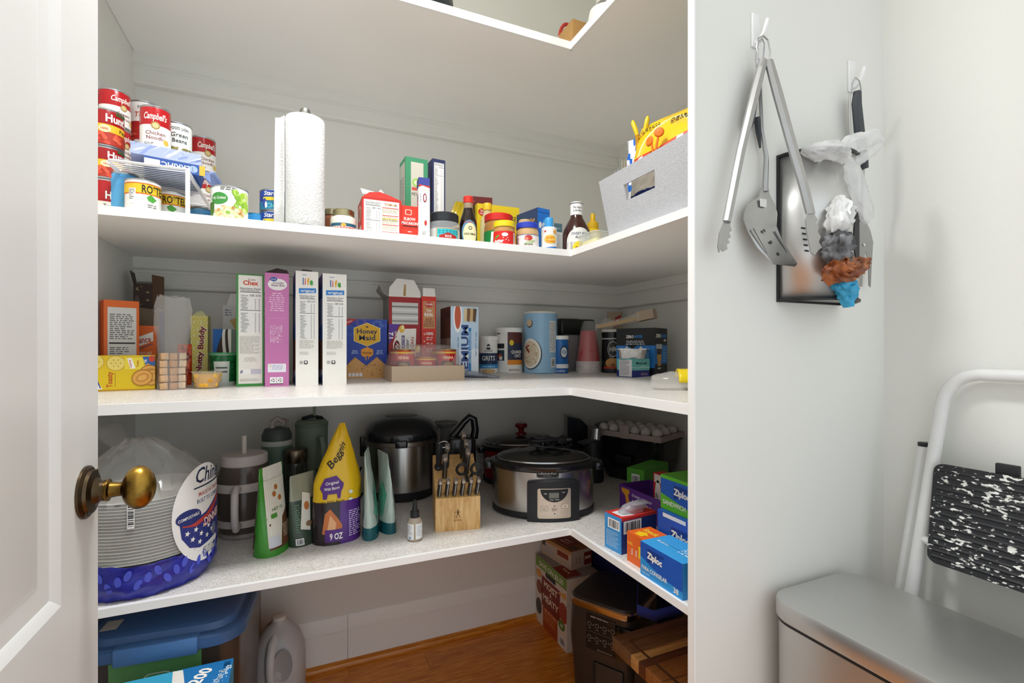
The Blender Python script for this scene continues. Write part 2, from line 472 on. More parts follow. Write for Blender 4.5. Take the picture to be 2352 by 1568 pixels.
for nm, zb, zt, top, lab in (('shelf_top', S1B, S1T, under, 'topmost white L-shaped pantry shelf with only its underside showing'),
                             ('shelf_cans', S2B, S2T, under, 'white L-shaped pantry shelf that carries the cans and the paper towel'),
                             ('shelf_cereal', S3B, S3T, lam, 'speckled white L-shaped pantry shelf that carries the cereal boxes'),
                             ('shelf_cookers', S4B, S4T, lam, 'deep speckled white L-shaped pantry shelf under the slow cookers and plates')):
    t = thing('pantry_shelf', lab, 'shelf', (0, 0, 0))
    e = .011; DS_, XS_ = (DU, XU) if zb > H else (DS, XS); sl = SLOPE3 if nm == 'shelf_cereal' else 0.0        # the cereal shelf has sagged towards its front
    cx_, cy_ = XB - .001, DS_ + (XB - .001 - XS_)                   # far end of the mitre
    cy_ = min(cy_, D - .001); cx_ = XS_ + (cy_ - DS_)
    def slab(nm_, pts, h):
        g = Geo(); n_ = len(pts)
        vs = [(x_, y_, zb + h(x_, y_)) for x_, y_ in pts] + [(x_, y_, zt - .0006 + h(x_, y_)) for x_, y_ in pts] + [(x_, y_, zt + h(x_, y_)) for x_, y_ in pts]
        g.add(vs[:2 * n_], [tuple(range(n_))[::-1]] + [(i, (i + 1) % n_, n_ + (i + 1) % n_, n_ + i) for i in range(n_)], under)
        g.add(vs[n_:], [tuple(range(n_, 2 * n_))] + [(i, (i + 1) % n_, n_ + (i + 1) % n_, n_ + i) for i in range(n_)], top)
        g.build(nm_, t, smooth=0)
    slab('back_board', [(XL + .001, DS_ + e), (XS_ + e, DS_ + e), (cx_, cy_), (cx_, D - .001), (XL + .001, D - .001)], lambda x_, y_: sl * (y_ - DS_))
    slab('side_board', [(XS_ + e, DS_ + e), (XS_ + e, YP1 + .001), (XB - .001, YP1 + .001), (XB - .001, cy_), (cx_, cy_)], lambda x_, y_: sl * (x_ - XS_))
    Geo().box(XL + .001, XS_, DS_, DS_ + e - .0004, zb - .001, zt, whitem).build('edging', t, smooth=0)
    Geo().box(XS_, XS_ + e - .0004, YP1 + .001, DS_ + .001, zb - .001, zt, whitem).build('edging', t, smooth=0)
def z3(x, y): return S3T + SLOPE3 * max(y - DS, x - XS, 0)
def G3(u, v):                      # contact point on the cereal shelf seen at (u, v)
    a = aU(u); lo, hi = .8, 3.0
    for _ in range(40):
        d = (lo + hi) / 2; x, y = (a * CS + SN) * d, (-a * SN + CS) * d
        if H + (VH - v) / F * d > z3(x, y): lo = d
        else: hi = d
    return x, y

# ------------------------------------------------------------------ the open door, swung to stand across the alcove's side wall
XD, YE, TK = -0.2593, 0.858, 0.036
doorm = M('#e6e6e4', 0.38, var=0.012, scale=12, bump=0.18, bscale=60, stretch=(1, 1, .12))
d = struct('door_1', Geo().box(XD - TK + .008, XD - .006, YE - .74, YE, .012, 2.04, doorm), 0)
def dpart(name, y0, y1, z0, z1, x0=XD - .006, x1=XD):
    return Geo().box(x0, x1, y0, y1, z0, z1, doorm).build(name, d, smooth=0)
dpart('stile', YE - .115, YE, .012, 2.04); dpart('stile', YE - .74, YE - .625, .012, 2.04)
rails = [(.012, .235), (.735, .842), (1.92, 2.04)]
for a, b in rails: dpart('rail', YE - .625, YE - .115, a, b)
for a, b in ((.235, .735), (.842, 1.92)):
    y0, y1 = YE - .625, YE - .115
    prof = [(0, 0), (.010, -.0035), (.016, -.0072), (.026, -.0066), (.036, -.0072), (.047, -.0045)]     # inset, depth
    R = [[(XD + q, y0 + i, a + i), (XD + q, y1 - i, a + i), (XD + q, y1 - i, b - i), (XD + q, y0 + i, b - i)] for i, q in prof]
    Geo().rings(R, doorm, cap0=False).build('raised_panel', d, smooth=25)
    # back-side skin so that the slab reads as framed from behind too
for y0, y1, z0, z1 in ((YE - .74, YE, .012, 2.04),):
    Geo().box(XD - TK, XD - TK + .008, y0, y1, z0, z1, doorm).build('back_skin', d, smooth=0)
brass = M('#b08a3c', .28, 1.0, var=.25, scale=30, dark='#5a4522'); bronze = M('#5d4f3c', .35, 1.0, var=.2, scale=60)
ky, kz = YX(196, XD), H - (1130 - VH) / F * dep(XD, YX(196, XD))
rotx = (0, PI / 2, 0)
Geo().lathe([(.0345, 0), (.0345, .003), (.031, .0055), (.0295, .0055), (.0275, .009), (.018, .0115), (.0135, .017), (.0135, .021)], bronze, 48).build('rosette', d, (XD, ky, kz), rotx)
Geo().lathe([(.0125, .016), (.0125, .0225), (.0145, .0235), (.0145, .0255), (.0105, .027), (.0092, .036), (.0095, .040)], brass, 36).build('knob_neck', d, (XD, ky, kz), rotx)
# egg shaped knob: taller than wide
kg = Geo(); R = []
for i in range(17):
    t_ = PI * i / 16; R.append([(-.0295 * math.sin(t_) * math.sin(p) , .0205 * math.sin(t_) * math.cos(p), .058 - .0195 * math.cos(t_)) for p in (2 * PI * k / 32 for k in range(32))])
kg.rings(R[1:-1], brass).build('doorknob', d, (XD, ky, kz), rotx)
for a in (.75, -.75):
    Geo().lathe([(.003, 0), (.003, .0015), (.0005, .002)], bronze, 12).build('screw', d, (XD + .0062, ky + .0295 * math.sin(a) * .85, kz + .0285 * (1 if a > 0 else -1) * .82), rotx)
# ------------------------------------------------------------------ shelf with the cans
def cyl_at(u0, u1, vt, Y, zb):
    u = (u0 + u1) / 2; x = XY(u, Y); d_ = dep(x, Y); a = aU(u)
    return x, Y, (u1 - u0) / 2 * d_ / F / math.sqrt(1 + a * a), ZV(vt, x, Y) - zb
def box_at(u0, u1, vt, Y, zb):       # front face in the plane Y
    x0, x1 = XY(u0, Y), XY(u1, Y); xm = (x0 + x1) / 2
    return xm, Y, x1 - x0, ZV(vt, xm, Y) - zb
RED, WHT, GOLD, BLK = '#b5141c', '#f1efe9', '#a98a4a', '#1d1a1a'
def soup_art(kind='Chicken Noodle', logo="Campbell's"):
    def f(p, r, h):
        w = PI * r
        p.rect(-w, h * .05, 2 * w, h * .5, WHT, 1)
        p.text(logo, 0, h * .68, h * .15, WHT, 2, shear=.35, bold=.02, w=r * 1.55)
        p.ell(0, h * .54, h * .085, h * .085, GOLD, 3); p.ell(0, h * .54, h * .06, h * .06, '#d7c089', 4)
        a, _, b = kind.partition(' ')
        p.text(a, 0, h * .33, h * .085, '#7d2a22', 2, bold=.012); p.text(b, 0, h * .22, h * .085, '#7d2a22', 2, bold=.012)
        p.text('SOUP', -r * .45, h * .1, h * .055, '#6d6660', 2)
        p.ell(r * .72, h * .2, r * .3, h * .1, '#e8e4da', 2); p.ell(r * .72, h * .2, r * .22, h * .065, '#d9b64a', 3)
        for k in (-1.9, 1.9): p.lines(k * r - .01, h * .85, .02, h * .7, 12, '#8b4a48', 3)
    return f
def hunts_art(sub='Petite'):
    def f(p, r, h):
        w = PI * r
        p.rect(-w, h * .38, 2 * w, h * .2, '#e8b92a', 1)
        p.rect(-w, h * .05, 2 * w, h * .33, '#b23222', 1)
        p.text("Hunt's", .1 * r, h * .66, h * .2, WHT, 3, bold=.03, w=r * 1.5)
        p.rrect(-.1 * r, h * .87, r * .9, h * .07, h * .03, '#3d5a2c', 2)
        p.ell(-.7 * r, h * .46, r * .33, h * .1, '#f0d8a8', 3); p.text('100%', -.7 * r, h * .43, h * .055, RED, 4)
        p.text(sub, .55 * r, h * .43, h * .1, '#3c2a14', 3, bold=.008)
        rg = random.Random(3)
        for k in range(26): p.ell(rg.uniform(-1.5, 1.5) * r, h * rg.uniform(.08, .33), r * .2, h * .05, rg.choice(('#cf4a30', '#e0674a', '#b52f1e', '#d95a3e')), 2 + k % 3, n=8, rot=rg.uniform(0, 3))
    return f
def sauce_art(p, r, h):
    w = PI * r
    p.rect(-w, h * .05, 2 * w, h * .35, '#e9e4d8', 1); p.text("Hunt's", 0, h * .48, h * .2, WHT, 3, bold=.03, w=r * 1.4)
    p.text('Tomato Sauce', 0, h * .24, h * .1, '#4d4034', 2, w=r * 1.6); p.rect(-w, h * .08, 2 * w, h * .07, '#4f8a3c', 2); p.rrect(-r * .4, h * .76, r * .8, h * .1, .003, '#4f8a3c', 2)
def lion_art(main, veg, cols, band=None):
    def f(p, r, h):
        w = PI * r
        if band: p.rect(-w, h * .12, 2 * w, h * .4, band, 1)
        p.text('FOOD LION', 0, h * .8, h * .07, '#2d3a36', 2, bold=.015, w=r * 1.3)
        p.text(main, 0, h * .62, h * .11, '#3f4a3c' if not band else '#c05a3a', 2, shear=.2); p.text(veg, 0, h * .48, h * .1, '#3f4a3c' if not band else WHT, 3)
        rg = random.Random(8)
        for k in range(22): p.ell(rg.uniform(-1.3, 1.3) * r, h * rg.uniform(.08, .36), r * .28, h * .03, rg.choice(cols), 2 + k % 3, n=8, rot=rg.uniform(-.6, .6))
    return f
def put(name, label, x, y, z, r, h, body, art=None, turn=0, **k):
    return tin(name, label, x, y, z, r, h, body, aim(x, y) + turn, art=art, **k)
G_S = 'soup cans by the side wall'
# front column by the door
c1x, c1y = -.420, 1.44
z = S2T
put('tomato_can', "squat red can of tomato sauce at the foot of the can column by the door", c1x, c1y, z, .0335, .088, '#a81a1e', sauce_art, 38); z += .0885
put('tomato_can', "red and yellow tomato can wedged between the sauce can and the petite tomatoes", c1x, c1y, z, .0345, .0745, '#9c1418', hunts_art('To'), 42); z += .075
put('tomato_can', 'red can of petite tomatoes on top of its column, yellow stripe and tomato pieces', c1x, c1y, z, .0345, .088, '#a01519', hunts_art('Petite'), 36)
# column behind it
c2x, c2y = -.431, 1.535; z = S2T
put('soup_can', 'plain low tin at the foot of the soup column beside the wire rack', c2x, c2y, z, .0335, .0625, '#8d1216'); z += .063
put('soup_can', 'red and white soup can, lower one of the column behind the petite tomatoes', c2x, c2y, z, .0335, .0925, '#b5141c', soup_art(), 44); z += .093
put('soup_can', 'red and white soup can, middle one of the column behind the petite tomatoes', c2x, c2y, z, .0335, .0925, '#b5141c', soup_art(), 48); z += .093
put('soup_can', 'red and white soup can topping the highest column beside the door edge', c2x, c2y, z, .0335, .0925, '#b5141c', soup_art('Cream Mushroom'), 34)

# wire rack
RX0, RX1, RY0, RY1, RZ = -.386, -.238, 1.338, 1.648, S2T + .114
t = thing('wire_rack', 'white coated wire shelf riser standing over low cans', 'rack', ((RX0 + RX1) / 2, (RY0 + RY1) / 2, S2T))
wm = M('#ececec', .35)
X0, X1, Y0, Y1, Zr = RX0 - (RX0 + RX1) / 2, RX1 - (RX0 + RX1) / 2, RY0 - (RY0 + RY1) / 2, RY1 - (RY0 + RY1) / 2, RZ - S2T
for yy in (Y0, Y1): Geo().tube([(X0, yy, Zr - .003), (X1, yy, Zr - .003)], .0028, wm).build('rail', t)
for xx in (X0, X1): Geo().box(xx - .0035, xx + .0035, Y0, Y1, Zr - .011, Zr - .005, wm).build('side_rail', t, smooth=0)
n = 22
for k in range(1, n):
    yy = Y0 + (Y1 - Y0) * k / n
    Geo().tube([(X0, yy, Zr - .0015), (X1, yy, Zr - .0015)], .0015, wm, 6).build('wire', t)
for xx, yy in ((X0, Y0 + .07), (X1, Y0), (X0, Y1), (X1, Y1)):
    Geo().box(xx - .0045, xx + .0045, yy - .002, yy + .002, 0, Zr - .002, wm).build('leg', t, smooth=0)
# boxes and cans on the rack
def marble(p, w, h):
    rg = random.Random(5)
    for k in range(16): p.ell(rg.uniform(0, w), rg.uniform(0, h), rg.uniform(.008, .03), rg.uniform(.001, .003), rg.choice(('#b7c3ea', '#8f9fd8', '#d3daf2')), 1 + k % 2, n=8, rot=rg.uniform(.3, 1))
bxw = XY(461, 1.356) - XY(301, 1.356); bxm = (XY(461, 1.356) + XY(301, 1.356)) / 2
def terr(p, w, h):
    p.text('TERRIFIC', w * .55, h * .72, h * .5, WHT, 2, rot=180, bold=.02); p.rect(0, h * .1, w * .25, h * .7, '#d8dbe6', 1); p.rect(w * .9, 0, w * .1, h, '#d9b23c', 1); p.ell(w * .8, h * .5, h * .35, h * .35, '#9db4dc', 2)
carton('snack_box', 'flat dark blue box lying upside down on the wire rack', bxm + .014, 1.372, RZ, bxw * .88, .15, .024, '#2d549e', 13, art={'front': terr})
carton('tissue_box', 'flat pale blue marbled box lying across the wire rack under a soup can', bxm - .002, 1.368, RZ + .0242, bxw, .16, .0265, '#a9b6e3', 13, art={'front': marble, 'top': marble})
zb = RZ + .051
put('soup_can', 'chicken noodle soup can standing on the pale blue marbled box', -.318, 1.418, zb, .0305, .104, '#b5141c', soup_art(), 0)
put('bean_can', 'white green-bean can standing on the pale blue marbled box', -.286, 1.485, zb, .031, .1, '#e9ebe6', lion_art('Green', 'Beans', ('#6a6a2e', '#857a3a', '#55562a', '#9a8f52')), 8)
put('soup_can', 'white and green can at the back of the wire rack under the tomato soup', -.384, 1.606, RZ, .033, .12, '#dfe3d8', lion_art('Garden', 'Soup', ('#6a8a3e', '#8aa05a')), -20)
put('soup_can', 'white and red tomato soup can stacked at the back of the wire rack', -.384, 1.606, RZ + .1205, .033, .12, '#eceae4', lion_art('Tomato', 'Soup', ('#b02a1c', '#c24a30'), '#a81a1c'), 10)
# column behind the rack's back edge
c4x, c4y = XY(466, 1.70), 1.70
for k, lab in enumerate(('red and white soup can on the shelf behind the wire rack', 'red and white soup can second in the column behind the wire rack', 'chicken noodle can topping the column behind the blue box end')):
    put('soup_can', lab, c4x, c4y, S2T + k * .1065, .033, .106, '#b5141c', soup_art(), 30 - 4 * k)
# a crumpled blue wrapper hanging at the rack's end
g = Geo(); rg = random.Random(2)
P = [[(-.225 + .045 * i / 5 + rg.uniform(-.004, .004), 1.40 + .03 * math.sin(i * 1.3 + j), S2T + .1465 - .012 * j - .006 * i + rg.uniform(-.004, .004)) for i in range(6)] for j in range(4)]
g.rings(P, M('#93a6d8', .3, alpha=.85), closed=False); tag(g.build('plastic_wrapper', solid=.0006), 'crumpled pale blue plastic wrapper poking past the rack end', 'wrapper')
# cans under the rack
def blue_art(p, r, h): p.ell(r * .9, h * .45, r * .3, h * .5, '#efeee8', 1)
x, y, r, h = cyl_at(256, 314, 402, 1.435, S2T); put('veg_can', 'sky blue can with a pale oval under the wire rack', x, y, S2T, .030, h, '#5aa9de', blue_art, 0)
def rotel(p, r, h):
    w = PI * r
    p.rect(-w, h * .6, 2 * w, h * .28, '#ecc32c', 1); p.rect(-w, h * .57, 2 * w, h * .035, '#d9702a', 1); p.rect(-w, h * .86, 2 * w, h * .03, '#d9702a', 2)
    p.text('RO*TEL', r * .75, h * .62, h * .22, '#2a2118', 3, bold=.02, w=r * 1.5)
    p.rect(-r * .75, h * .3, r * .42, h * .42, '#e9e9e6', 4); p.lines(-r * .72, h * .7, r * .36, h * .3, 6, '#8a8a88', 5); p.poly([(r * .25, h * .5), (r * .5, h * .58), (r * .85, h * .46), (r * .6, h * .36), (r * .35, h * .4)], '#4c9a3c', 3)
    p.lines(r * .3, h * .32, r * .6, h * .12, 2, '#777777', 3); p.rect(-w, h * .08, w * .55, h * .5, '#e2c63c', 2)
    for k in range(9): p.ell(-r * .2 + r * .16 * k, h * .1, r * .13, h * .05, '#e6d3a4', 2 + k % 2, n=8)
x, y, r, h = cyl_at(286, 372, 420, 1.385, S2T); r = .0345
put('tomato_can', 'white and yellow diced-tomato can in front under the wire rack', x, y, S2T, r, h, '#f0efe9', rotel, -4)
put('tomato_can', 'white and yellow diced-tomato can tucked behind its twin under the rack', x + .040, y + .075, S2T, r, h, '#f0efe9', rotel, -30)
tin('tuna_can', 'low tin with an orange lid under the wire rack', XY(418, 1.50), 1.50, S2T, .034, ZV(478, XY(418, 1.5), 1.5) - S2T, '#b9752c', lid='#c98a3c')
tin('tuna_can', 'low tin with a steel blue lid just behind the rack leg', XY(462, 1.47), 1.47, S2T, .029, ZV(484, XY(462, 1.47), 1.47) - S2T, '#3d7ba8', lid='#6d8fa6')
tin('tuna_can', 'low tin with a light blue lid between the chicken can and the tuna', XY(588, 1.47), 1.47, S2T, .034, ZV(496, XY(588, 1.47), 1.47) - S2T, '#2f86bd', lid='#4f9cc8')
# chicken salad can
def salad(p, r, h):
    w = PI * r
    p.ell(-r * .6, h * .62, r * .52, h * .17, '#3f9240', 2); p.text('Fully Cooked', -r * .62, h * .6, h * .08, WHT, 3, shear=.2, w=r * .85)
    p.lines(-r * .5, h * .95, r, h * .1, 2, '#555555', 2)
    rg = random.Random(6)
    for k in range(26): p.ell(r * rg.uniform(.25, 1.3), h * rg.uniform(.3, .88), r * .16, h * .1, rg.choice(('#9bc43c', '#b7d65a', '#7fae34', '#c9dd82')), 2 + k % 3, n=9, rot=rg.uniform(0, 3))
    p.ell(0, h * .1, r * 1.0, h * .3, '#e7e5de', 3); p.ell(0, h * .14, r * .82, h * .26, '#cfd9a0', 4)
    for k in range(30): p.ell(r * rg.uniform(-.8, .7), h * rg.uniform(.03, .38), r * .12, h * .045, rg.choice(('#c99a5c', '#e0c08a', '#8ab048', '#f0e2c0', '#a8743c')), 5 + k % 3, n=8, rot=rg.uniform(0, 3))
    p.rect(-w, h * .03, w - r * .9, h * .5, '#4f7a34', 1)
x, y, r, h = cyl_at(484, 571, 436, 1.375, S2T)
put('chicken_can', 'wide white can printed with lettuce and a bowl of chicken salad', x, y, S2T, r, h, '#eef0ea', salad, 0)
# tuna cans
def star_art(p, r, h):
    w = PI * r
    p.rect(-w, h * .05, 2 * w, h * .38, '#1f7fa0', 1)
    p.text('StarKist', 0, h * .7, h * .2, WHT, 3, bold=.02, shear=.15, w=r * 1.3); p.rrect(-r * .75, h * .46, r * 1.5, h * .16, h * .05, '#e6c832', 2); p.text('Chunk', r * .1, h * .13, h * .2, '#7fd0e0', 3)
    p.ell(-r * .62, h * .36, r * .16, h * .2, '#3a4a9a', 4, n=12); p.ell(-r * .5, h * .25, r * .08, h * .16, WHT, 5, n=10)
x, y = XY(632, 1.455), 1.455; d_ = dep(x, y)
hh = (ZV(443, x, y) - S2T) / 2
for k, lab in enumerate(('blue tuna can under another beside the paper towel', 'blue tuna can stacked on its twin beside the paper towel')):
    put('tuna_can', lab, x, y, S2T + k * hh, .0375, hh - .0004, '#24469c', star_art, -6)
# paper towel on an upright holder
x, y = XY(701, 1.378), 1.378; r = 46 * dep(x, y) / F / math.sqrt(1 + aU(701) ** 2); h = ZV(276, x, y) - S2T
t = thing('paper_towel_roll', 'white embossed paper towel roll with a loose sheet, standing on its holder', 'paper towel', (x, y, S2T))
pt = bpy.data.materials.new('embossed_paper'); pt.use_nodes = True
def mk_pt():
    nt = pt.node_tree; N, L = nt.nodes, nt.links; p = N['Principled BSDF']; p.inputs['Base Color'].default_value = (.76, .76, .755, 1); p.inputs['Roughness'].default_value = .85
    tc = N.new('ShaderNodeTexCoord'); v = N.new('ShaderNodeTexVoronoi'); v.inputs['Scale'].default_value = 190; L.new(tc.outputs['Object'], v.inputs['Vector'])
    b = N.new('ShaderNodeBump'); b.inputs['Strength'].default_value = .55; b.inputs['Distance'].default_value = .0015; L.new(v.outputs['Distance'], b.inputs['Height']); L.new(b.outputs[0], p.inputs['Normal'])
mk_pt()
Geo().lathe([(r * .97, .006), (r, .009), (r, h - .004), (r * .97, h - .001), (r * .4, h), (.02, h), (.02, .006)], pt, 64, cap0=False, cap1=False).build('towel', t)
Geo().lathe([(.0205, .004), (.0205, h + .0005), (.019, h + .0005), (.019, .004)], card('#b59a78'), 32, cap0=False, cap1=False).build('core_tube', t)
Geo().lathe([(.066, 0), (.066, .004), (.006, .005), (.005, h + .008), (.0125, h + .009), (.0145, h + .017), (.011, h + .027), (.001, h + .029)], metal('#8e9088', .4), 32).build('holder', t)
g = Geo(); R = []
for i in range(9):
    q = i / 8; ang = PI * 1.02 + .12 * q
    R.append([(-r - .001 - .001 * q - .0245 * q * (1 - .15 * zz), -.012 + .052 * q - .03 * q * q, .006 + (h - .008) * zz) for zz in (0, .25, .5, .75, 1)])
g.rings(R, pt, closed=False).build('loose_sheet', t, solid=.0006)
# jars
def jar(name, label, x, y, z, r, h, fill, lid, lidh=.016, lab=None, art=None, neck=.82, group=None, glassy=True, shoulder=.8, lr=None, cat='jar'):
    t = thing(name, label, cat, (x, y, z), 0, group)
    hb = h - lidh; k = .0012
    prof = [(r * .85, 0), (r * .97, .003), (r, .008), (r, hb * shoulder), (r * .97, hb * (shoulder + .07)), (r * neck, hb * .98), (r * neck, hb)]
    Geo().lathe(prof, fill if not isinstance(fill, str) else gloss(fill), 40).build('jar_body', t)
    L = lr or r * neck + .003
    Geo().lathe([(L - .001, hb - .001), (L, hb), (L, h - .0025), (L - .0025, h), (L * .5, h), (.0005, h)], lid if not isinstance(lid, str) else M(lid, .35), 40).build('lid', t)
    if lab:
        z0, z1, c = lab
        Geo().lathe([(r + .0004, hb * z0), (r + .0005, hb * z1)], gloss(c), 40, cap0=False, cap1=False).build('paper_label', t)
    if art:
        g = Geo(); art(Pr(g, rnd(r + .0007, math.radians(aim(x, y)))), r, hb); g.build('label_print', t, smooth=0)
    return t
def bert(p, r, h):
    p.rect(-r * 1.2, h * .1, r * 2.4, h * .42, '#24566c', 1); p.rect(-r * 1.2, h * .1, r * 2.4, h * .25, '#f0efe6', 2); p.ell(0, h * .42, r * .2, h * .08, '#d3a13c', 4); p.rect(-r * 1.0, h * .16, r * 2, h * .17, '#c23a22', 3); p.text('BERTOLLI', 0, h * .19, h * .12, '#f4ead2', 4, bold=.015, w=r * 1.6)
x, y, r, h = cyl_at(759, 819, 484, 1.385, S2T); jar('sauce_jar', 'glass jar of white sauce with a gold lid beside the red cracker carton', x, y, S2T, r, h, '#dcdacb', metal('#a9a07c', .35), art=bert, neck=.74)
def jb(p, r, h): p.rect(-r * 1.4, h * .1, r * 2.8, h * .3, '#24466c', 1); p.rect(-r * 1.4, h * .05, r * 2.8, h * .08, '#d8d6c8', 2)
x, y, r, h = cyl_at(738, 786, 483, 1.47, S2T); jar('sauce_jar', 'jar of brown sauce half hidden behind the white sauce jar', x, y, S2T, r * .9, h, '#7a4a32', metal('#a9a07c', .35), art=jb, neck=.8)
# red cracker carton with an open gable
x0, Yf = XY(832, 1.345), 1.345; w_ = XY(922, Yf) - x0; hh = ZV(457, x0 + w_ / 2, Yf) - S2T
def prem(p, w, h):
    p.rect(w * .04, h * .02, w * .9, h * .93, WHT, 1); p.nutri(w * .07, h * .03, w * .4, h * .88, '80 150', bgc='#f3f2ee')
    p.text('PREMIUM', w * .72, h * .83, h * .07, '#b9802c', 3, w=w * .3)
    for k, (c, b) in enumerate((('#c64a34', .76), ('#c64a34', .55), ('#d3c24a', .47), ('#c64a34', .3), ('#c64a34', .1))): p.rect(w * .5, h * b, w * .42, h * .02, c, 3); p.lines(w * .5, h * (b - .015), w * .42, h * .12, 4, '#b5a880', 2, seed=k)
def prems(p, w, h): p.ell(w * .45, h * .68, w * .3, h * .22, '#c8b89c', 1); p.ell(w * .45, h * .68, w * .2, h * .14, '#a04a38', 2); p.rect(w * .2, h * .08, w * .6, h * .22, '#d8d0c4', 1)
e = .03; dp_ = .105
t = carton('cracker_carton', 'red saltine cracker carton with an opened gable top', x0 + w_ / 2, Yf, S2T, w_, dp_, hh, '#c22a1c', 0, art={'front': prem, 'left': prems}, open_top=True, cat='box')
ap = .03
Geo().add([(-w_/2, -dp_/2, hh), (w_/2, -dp_/2, hh), (w_ * .22, -dp_/2 + .035, hh + ap * .62), (-.005, -dp_/2 + .04, hh + ap), (-w_ * .25, -dp_/2 + .035, hh + ap * .78)], [(0, 1, 2, 3, 4)], card('#c22a1c'))
for pts, c in (([(-w_/2, -dp_/2, hh), (w_/2, -dp_/2, hh), (w_ * .3, -dp_/2 + .03, hh + ap * .62), (0, -dp_/2 + .035, hh + ap * .98), (-w_ * .28, -dp_/2 + .03, hh + ap * .8)], '#b3241a'),
               ([(-w_/2, dp_/2, hh), (w_/2, dp_/2, hh), (w_ * .25, 0.01, hh + ap * .9), (-w_ * .3, 0.01, hh + ap * .9)], '#b3241a'),
               ([(-w_/2, -dp_/2, hh), (-w_/2, dp_/2, hh), (-w_ * .35, 0, hh + ap * .7)], '#a01e16'),
               ([(-.006, -dp_/2 + .02, hh + ap * .3), (.01, -dp_/2 + .03, hh + ap * .75), (.014, -dp_/2 + .06, hh + ap * 1.2), (.006, -dp_/2 + .062, hh + ap * 1.5), (-.004, -dp_/2 + .06, hh + ap * 1.1)], '#e8e6e0'),
               ([(-.045, .0, hh + ap * .8), (-.02, -.005, hh + ap * .85), (-.012, .0, hh + ap * 1.1), (-.05, .005, hh + ap * 1.35)], '#e4e2dc')):
    g = Geo(); g.add(pts, [tuple(range(len(pts)))], card(c)); g.build('flap', t, smooth=0, solid=.001)
# macaroni box and the boxes behind it
def mac(p, w, h):
    p.rrect(w * .25, h * .72, w * .36, h * .17, w * .06, '#e9b7a4', 1); p.rrect(w * .3, h * .745, w * .26, h * .12, w * .05, '#c8341e', 2)
    p.text('ELBOW', w * .5, h * .56, h * .085, WHT, 2, bold=.02, w=w * .62); p.text('MACARONI', w * .52, h * .43, h * .085, WHT, 2, bold=.02, w=w * .92); p.rect(w * .12, h * .36, w * .8, h * .035, '#3b1410', 2); p.rect(0, h * .3, w, h * .012, '#8c1d10', 1); p.rect(w * .4, h * .2, w * .2, h * .02, WHT, 2)
x, Yf, w_, hh = box_at(922, 960, 473, 1.35, S2T); carton('pasta_box', 'bright red elbow macaroni box beside the cracker carton', x, Yf, S2T, w_ * 1.12, .06, hh, '#d3331f', art={'front': mac})
def argo(p, w, h):
    p.rect(0, h * .87, w, h * .13, '#37408f', 1); p.poly([(0, h * .84), (w * .35, h * .87), (w, h * .835), (w, h * .87), (0, h * .885)], '#b8322c', 2); p.poly([(0, h * .82), (w * .4, h * .86), (w, h * .83), (w, h * .80), (0, h * .8)], '#f0f0ee', 3)
    p.ell(w * .55, h * .67, w * .17, h * .075, '#33315e', 2); p.ell(w * .55, h * .67, w * .13, h * .065, '#c2352c', 3); p.ell(w * .55, h * .67, w * .08, h * .05, '#f0efec', 4)
    p.text('Argo Starch', w * .2, h * .74, w * .12, '#777788', 2, 'R', rot=90); p.lines(w * .2, h * .55, w * .6, h * .2, 14, '#c9c9d0', 2, fill=.3); p.rect(w * .1, h * .2, w * .75, h * .12, '#e4e4dc', 2); p.ell(w * .62, h * .26, w * .12, h * .045, '#c2352c', 3); p.lines(w * .3, h * .12, w * .4, h * .08, 5, '#888888', 2)
def argl(p, w, h):
    p.rect(0, h * .84, w, h * .16, '#31397f', 1); p.ell(w * .5, h * .68, w * .25, h * .08, '#6a6a8a', 1); p.rrect(w * .3, h * .3, w * .4, h * .35, w * .1, '#b8483c', 1); p.lines(w * .1, h * .25, w * .8, h * .15, 8, '#9a9aa2', 2)
x, Yf, w_, hh = box_at(962, 987, 408, 1.335, S2T); carton('starch_box', 'tall slim white starch box with a dark blue top', x, Yf, S2T, w_, .035, hh, '#efeeec', -4, art={'front': argo, 'left': argl})
def petite(p, w, h):
    p.rect(w * .24, h * .03, w * .56, h * .92, '#c5c1b2', 1); p.ell(w * .52, h * .72, w * .22, h * .05, '#8fc44c', 2); p.ell(w * .52, h * .72, w * .15, h * .03, '#d7e8b8', 3); p.rect(w * .28, h * .63, w * .5, h * .035, '#c9503c', 2); p.text('PETITE', w * .52, h * .57, h * .035, '#555044', 2, w=w * .48)
    p.rect(w * .26, h * .05, w * .2, h * .28, '#d8a83c', 2)
def pets(p, w, h): p.rect(w * .08, h * .05, w * .84, h * .9, '#b3b3a6', 1); p.lines(w * .15, h * .8, w * .7, h * .5, 14, '#6f6f68', 2)
x, Yf, w_, hh = box_at(931, 983, 363, 1.44, S2T); carton('side_dish_box', 'tall green and cream box standing behind the macaroni', x, Yf, S2T, w_, .07, hh, '#3d8a62', 3, art={'front': petite, 'left': pets})
def navy(p, w, h): p.nutri(w * .12, h * .36, w * .78, h * .6, '200'); p.lines(w * .1, h * .33, w * .8, h * .3, 14, '#7d86b4', 2)
x, Yf, w_, hh = box_at(993, 1023, 366, 1.46, S2T); carton('pasta_box', 'tall navy box turned to its nutrition panel', x, Yf, S2T, w_, .075, hh, '#252c55', 4, art={'front': navy})
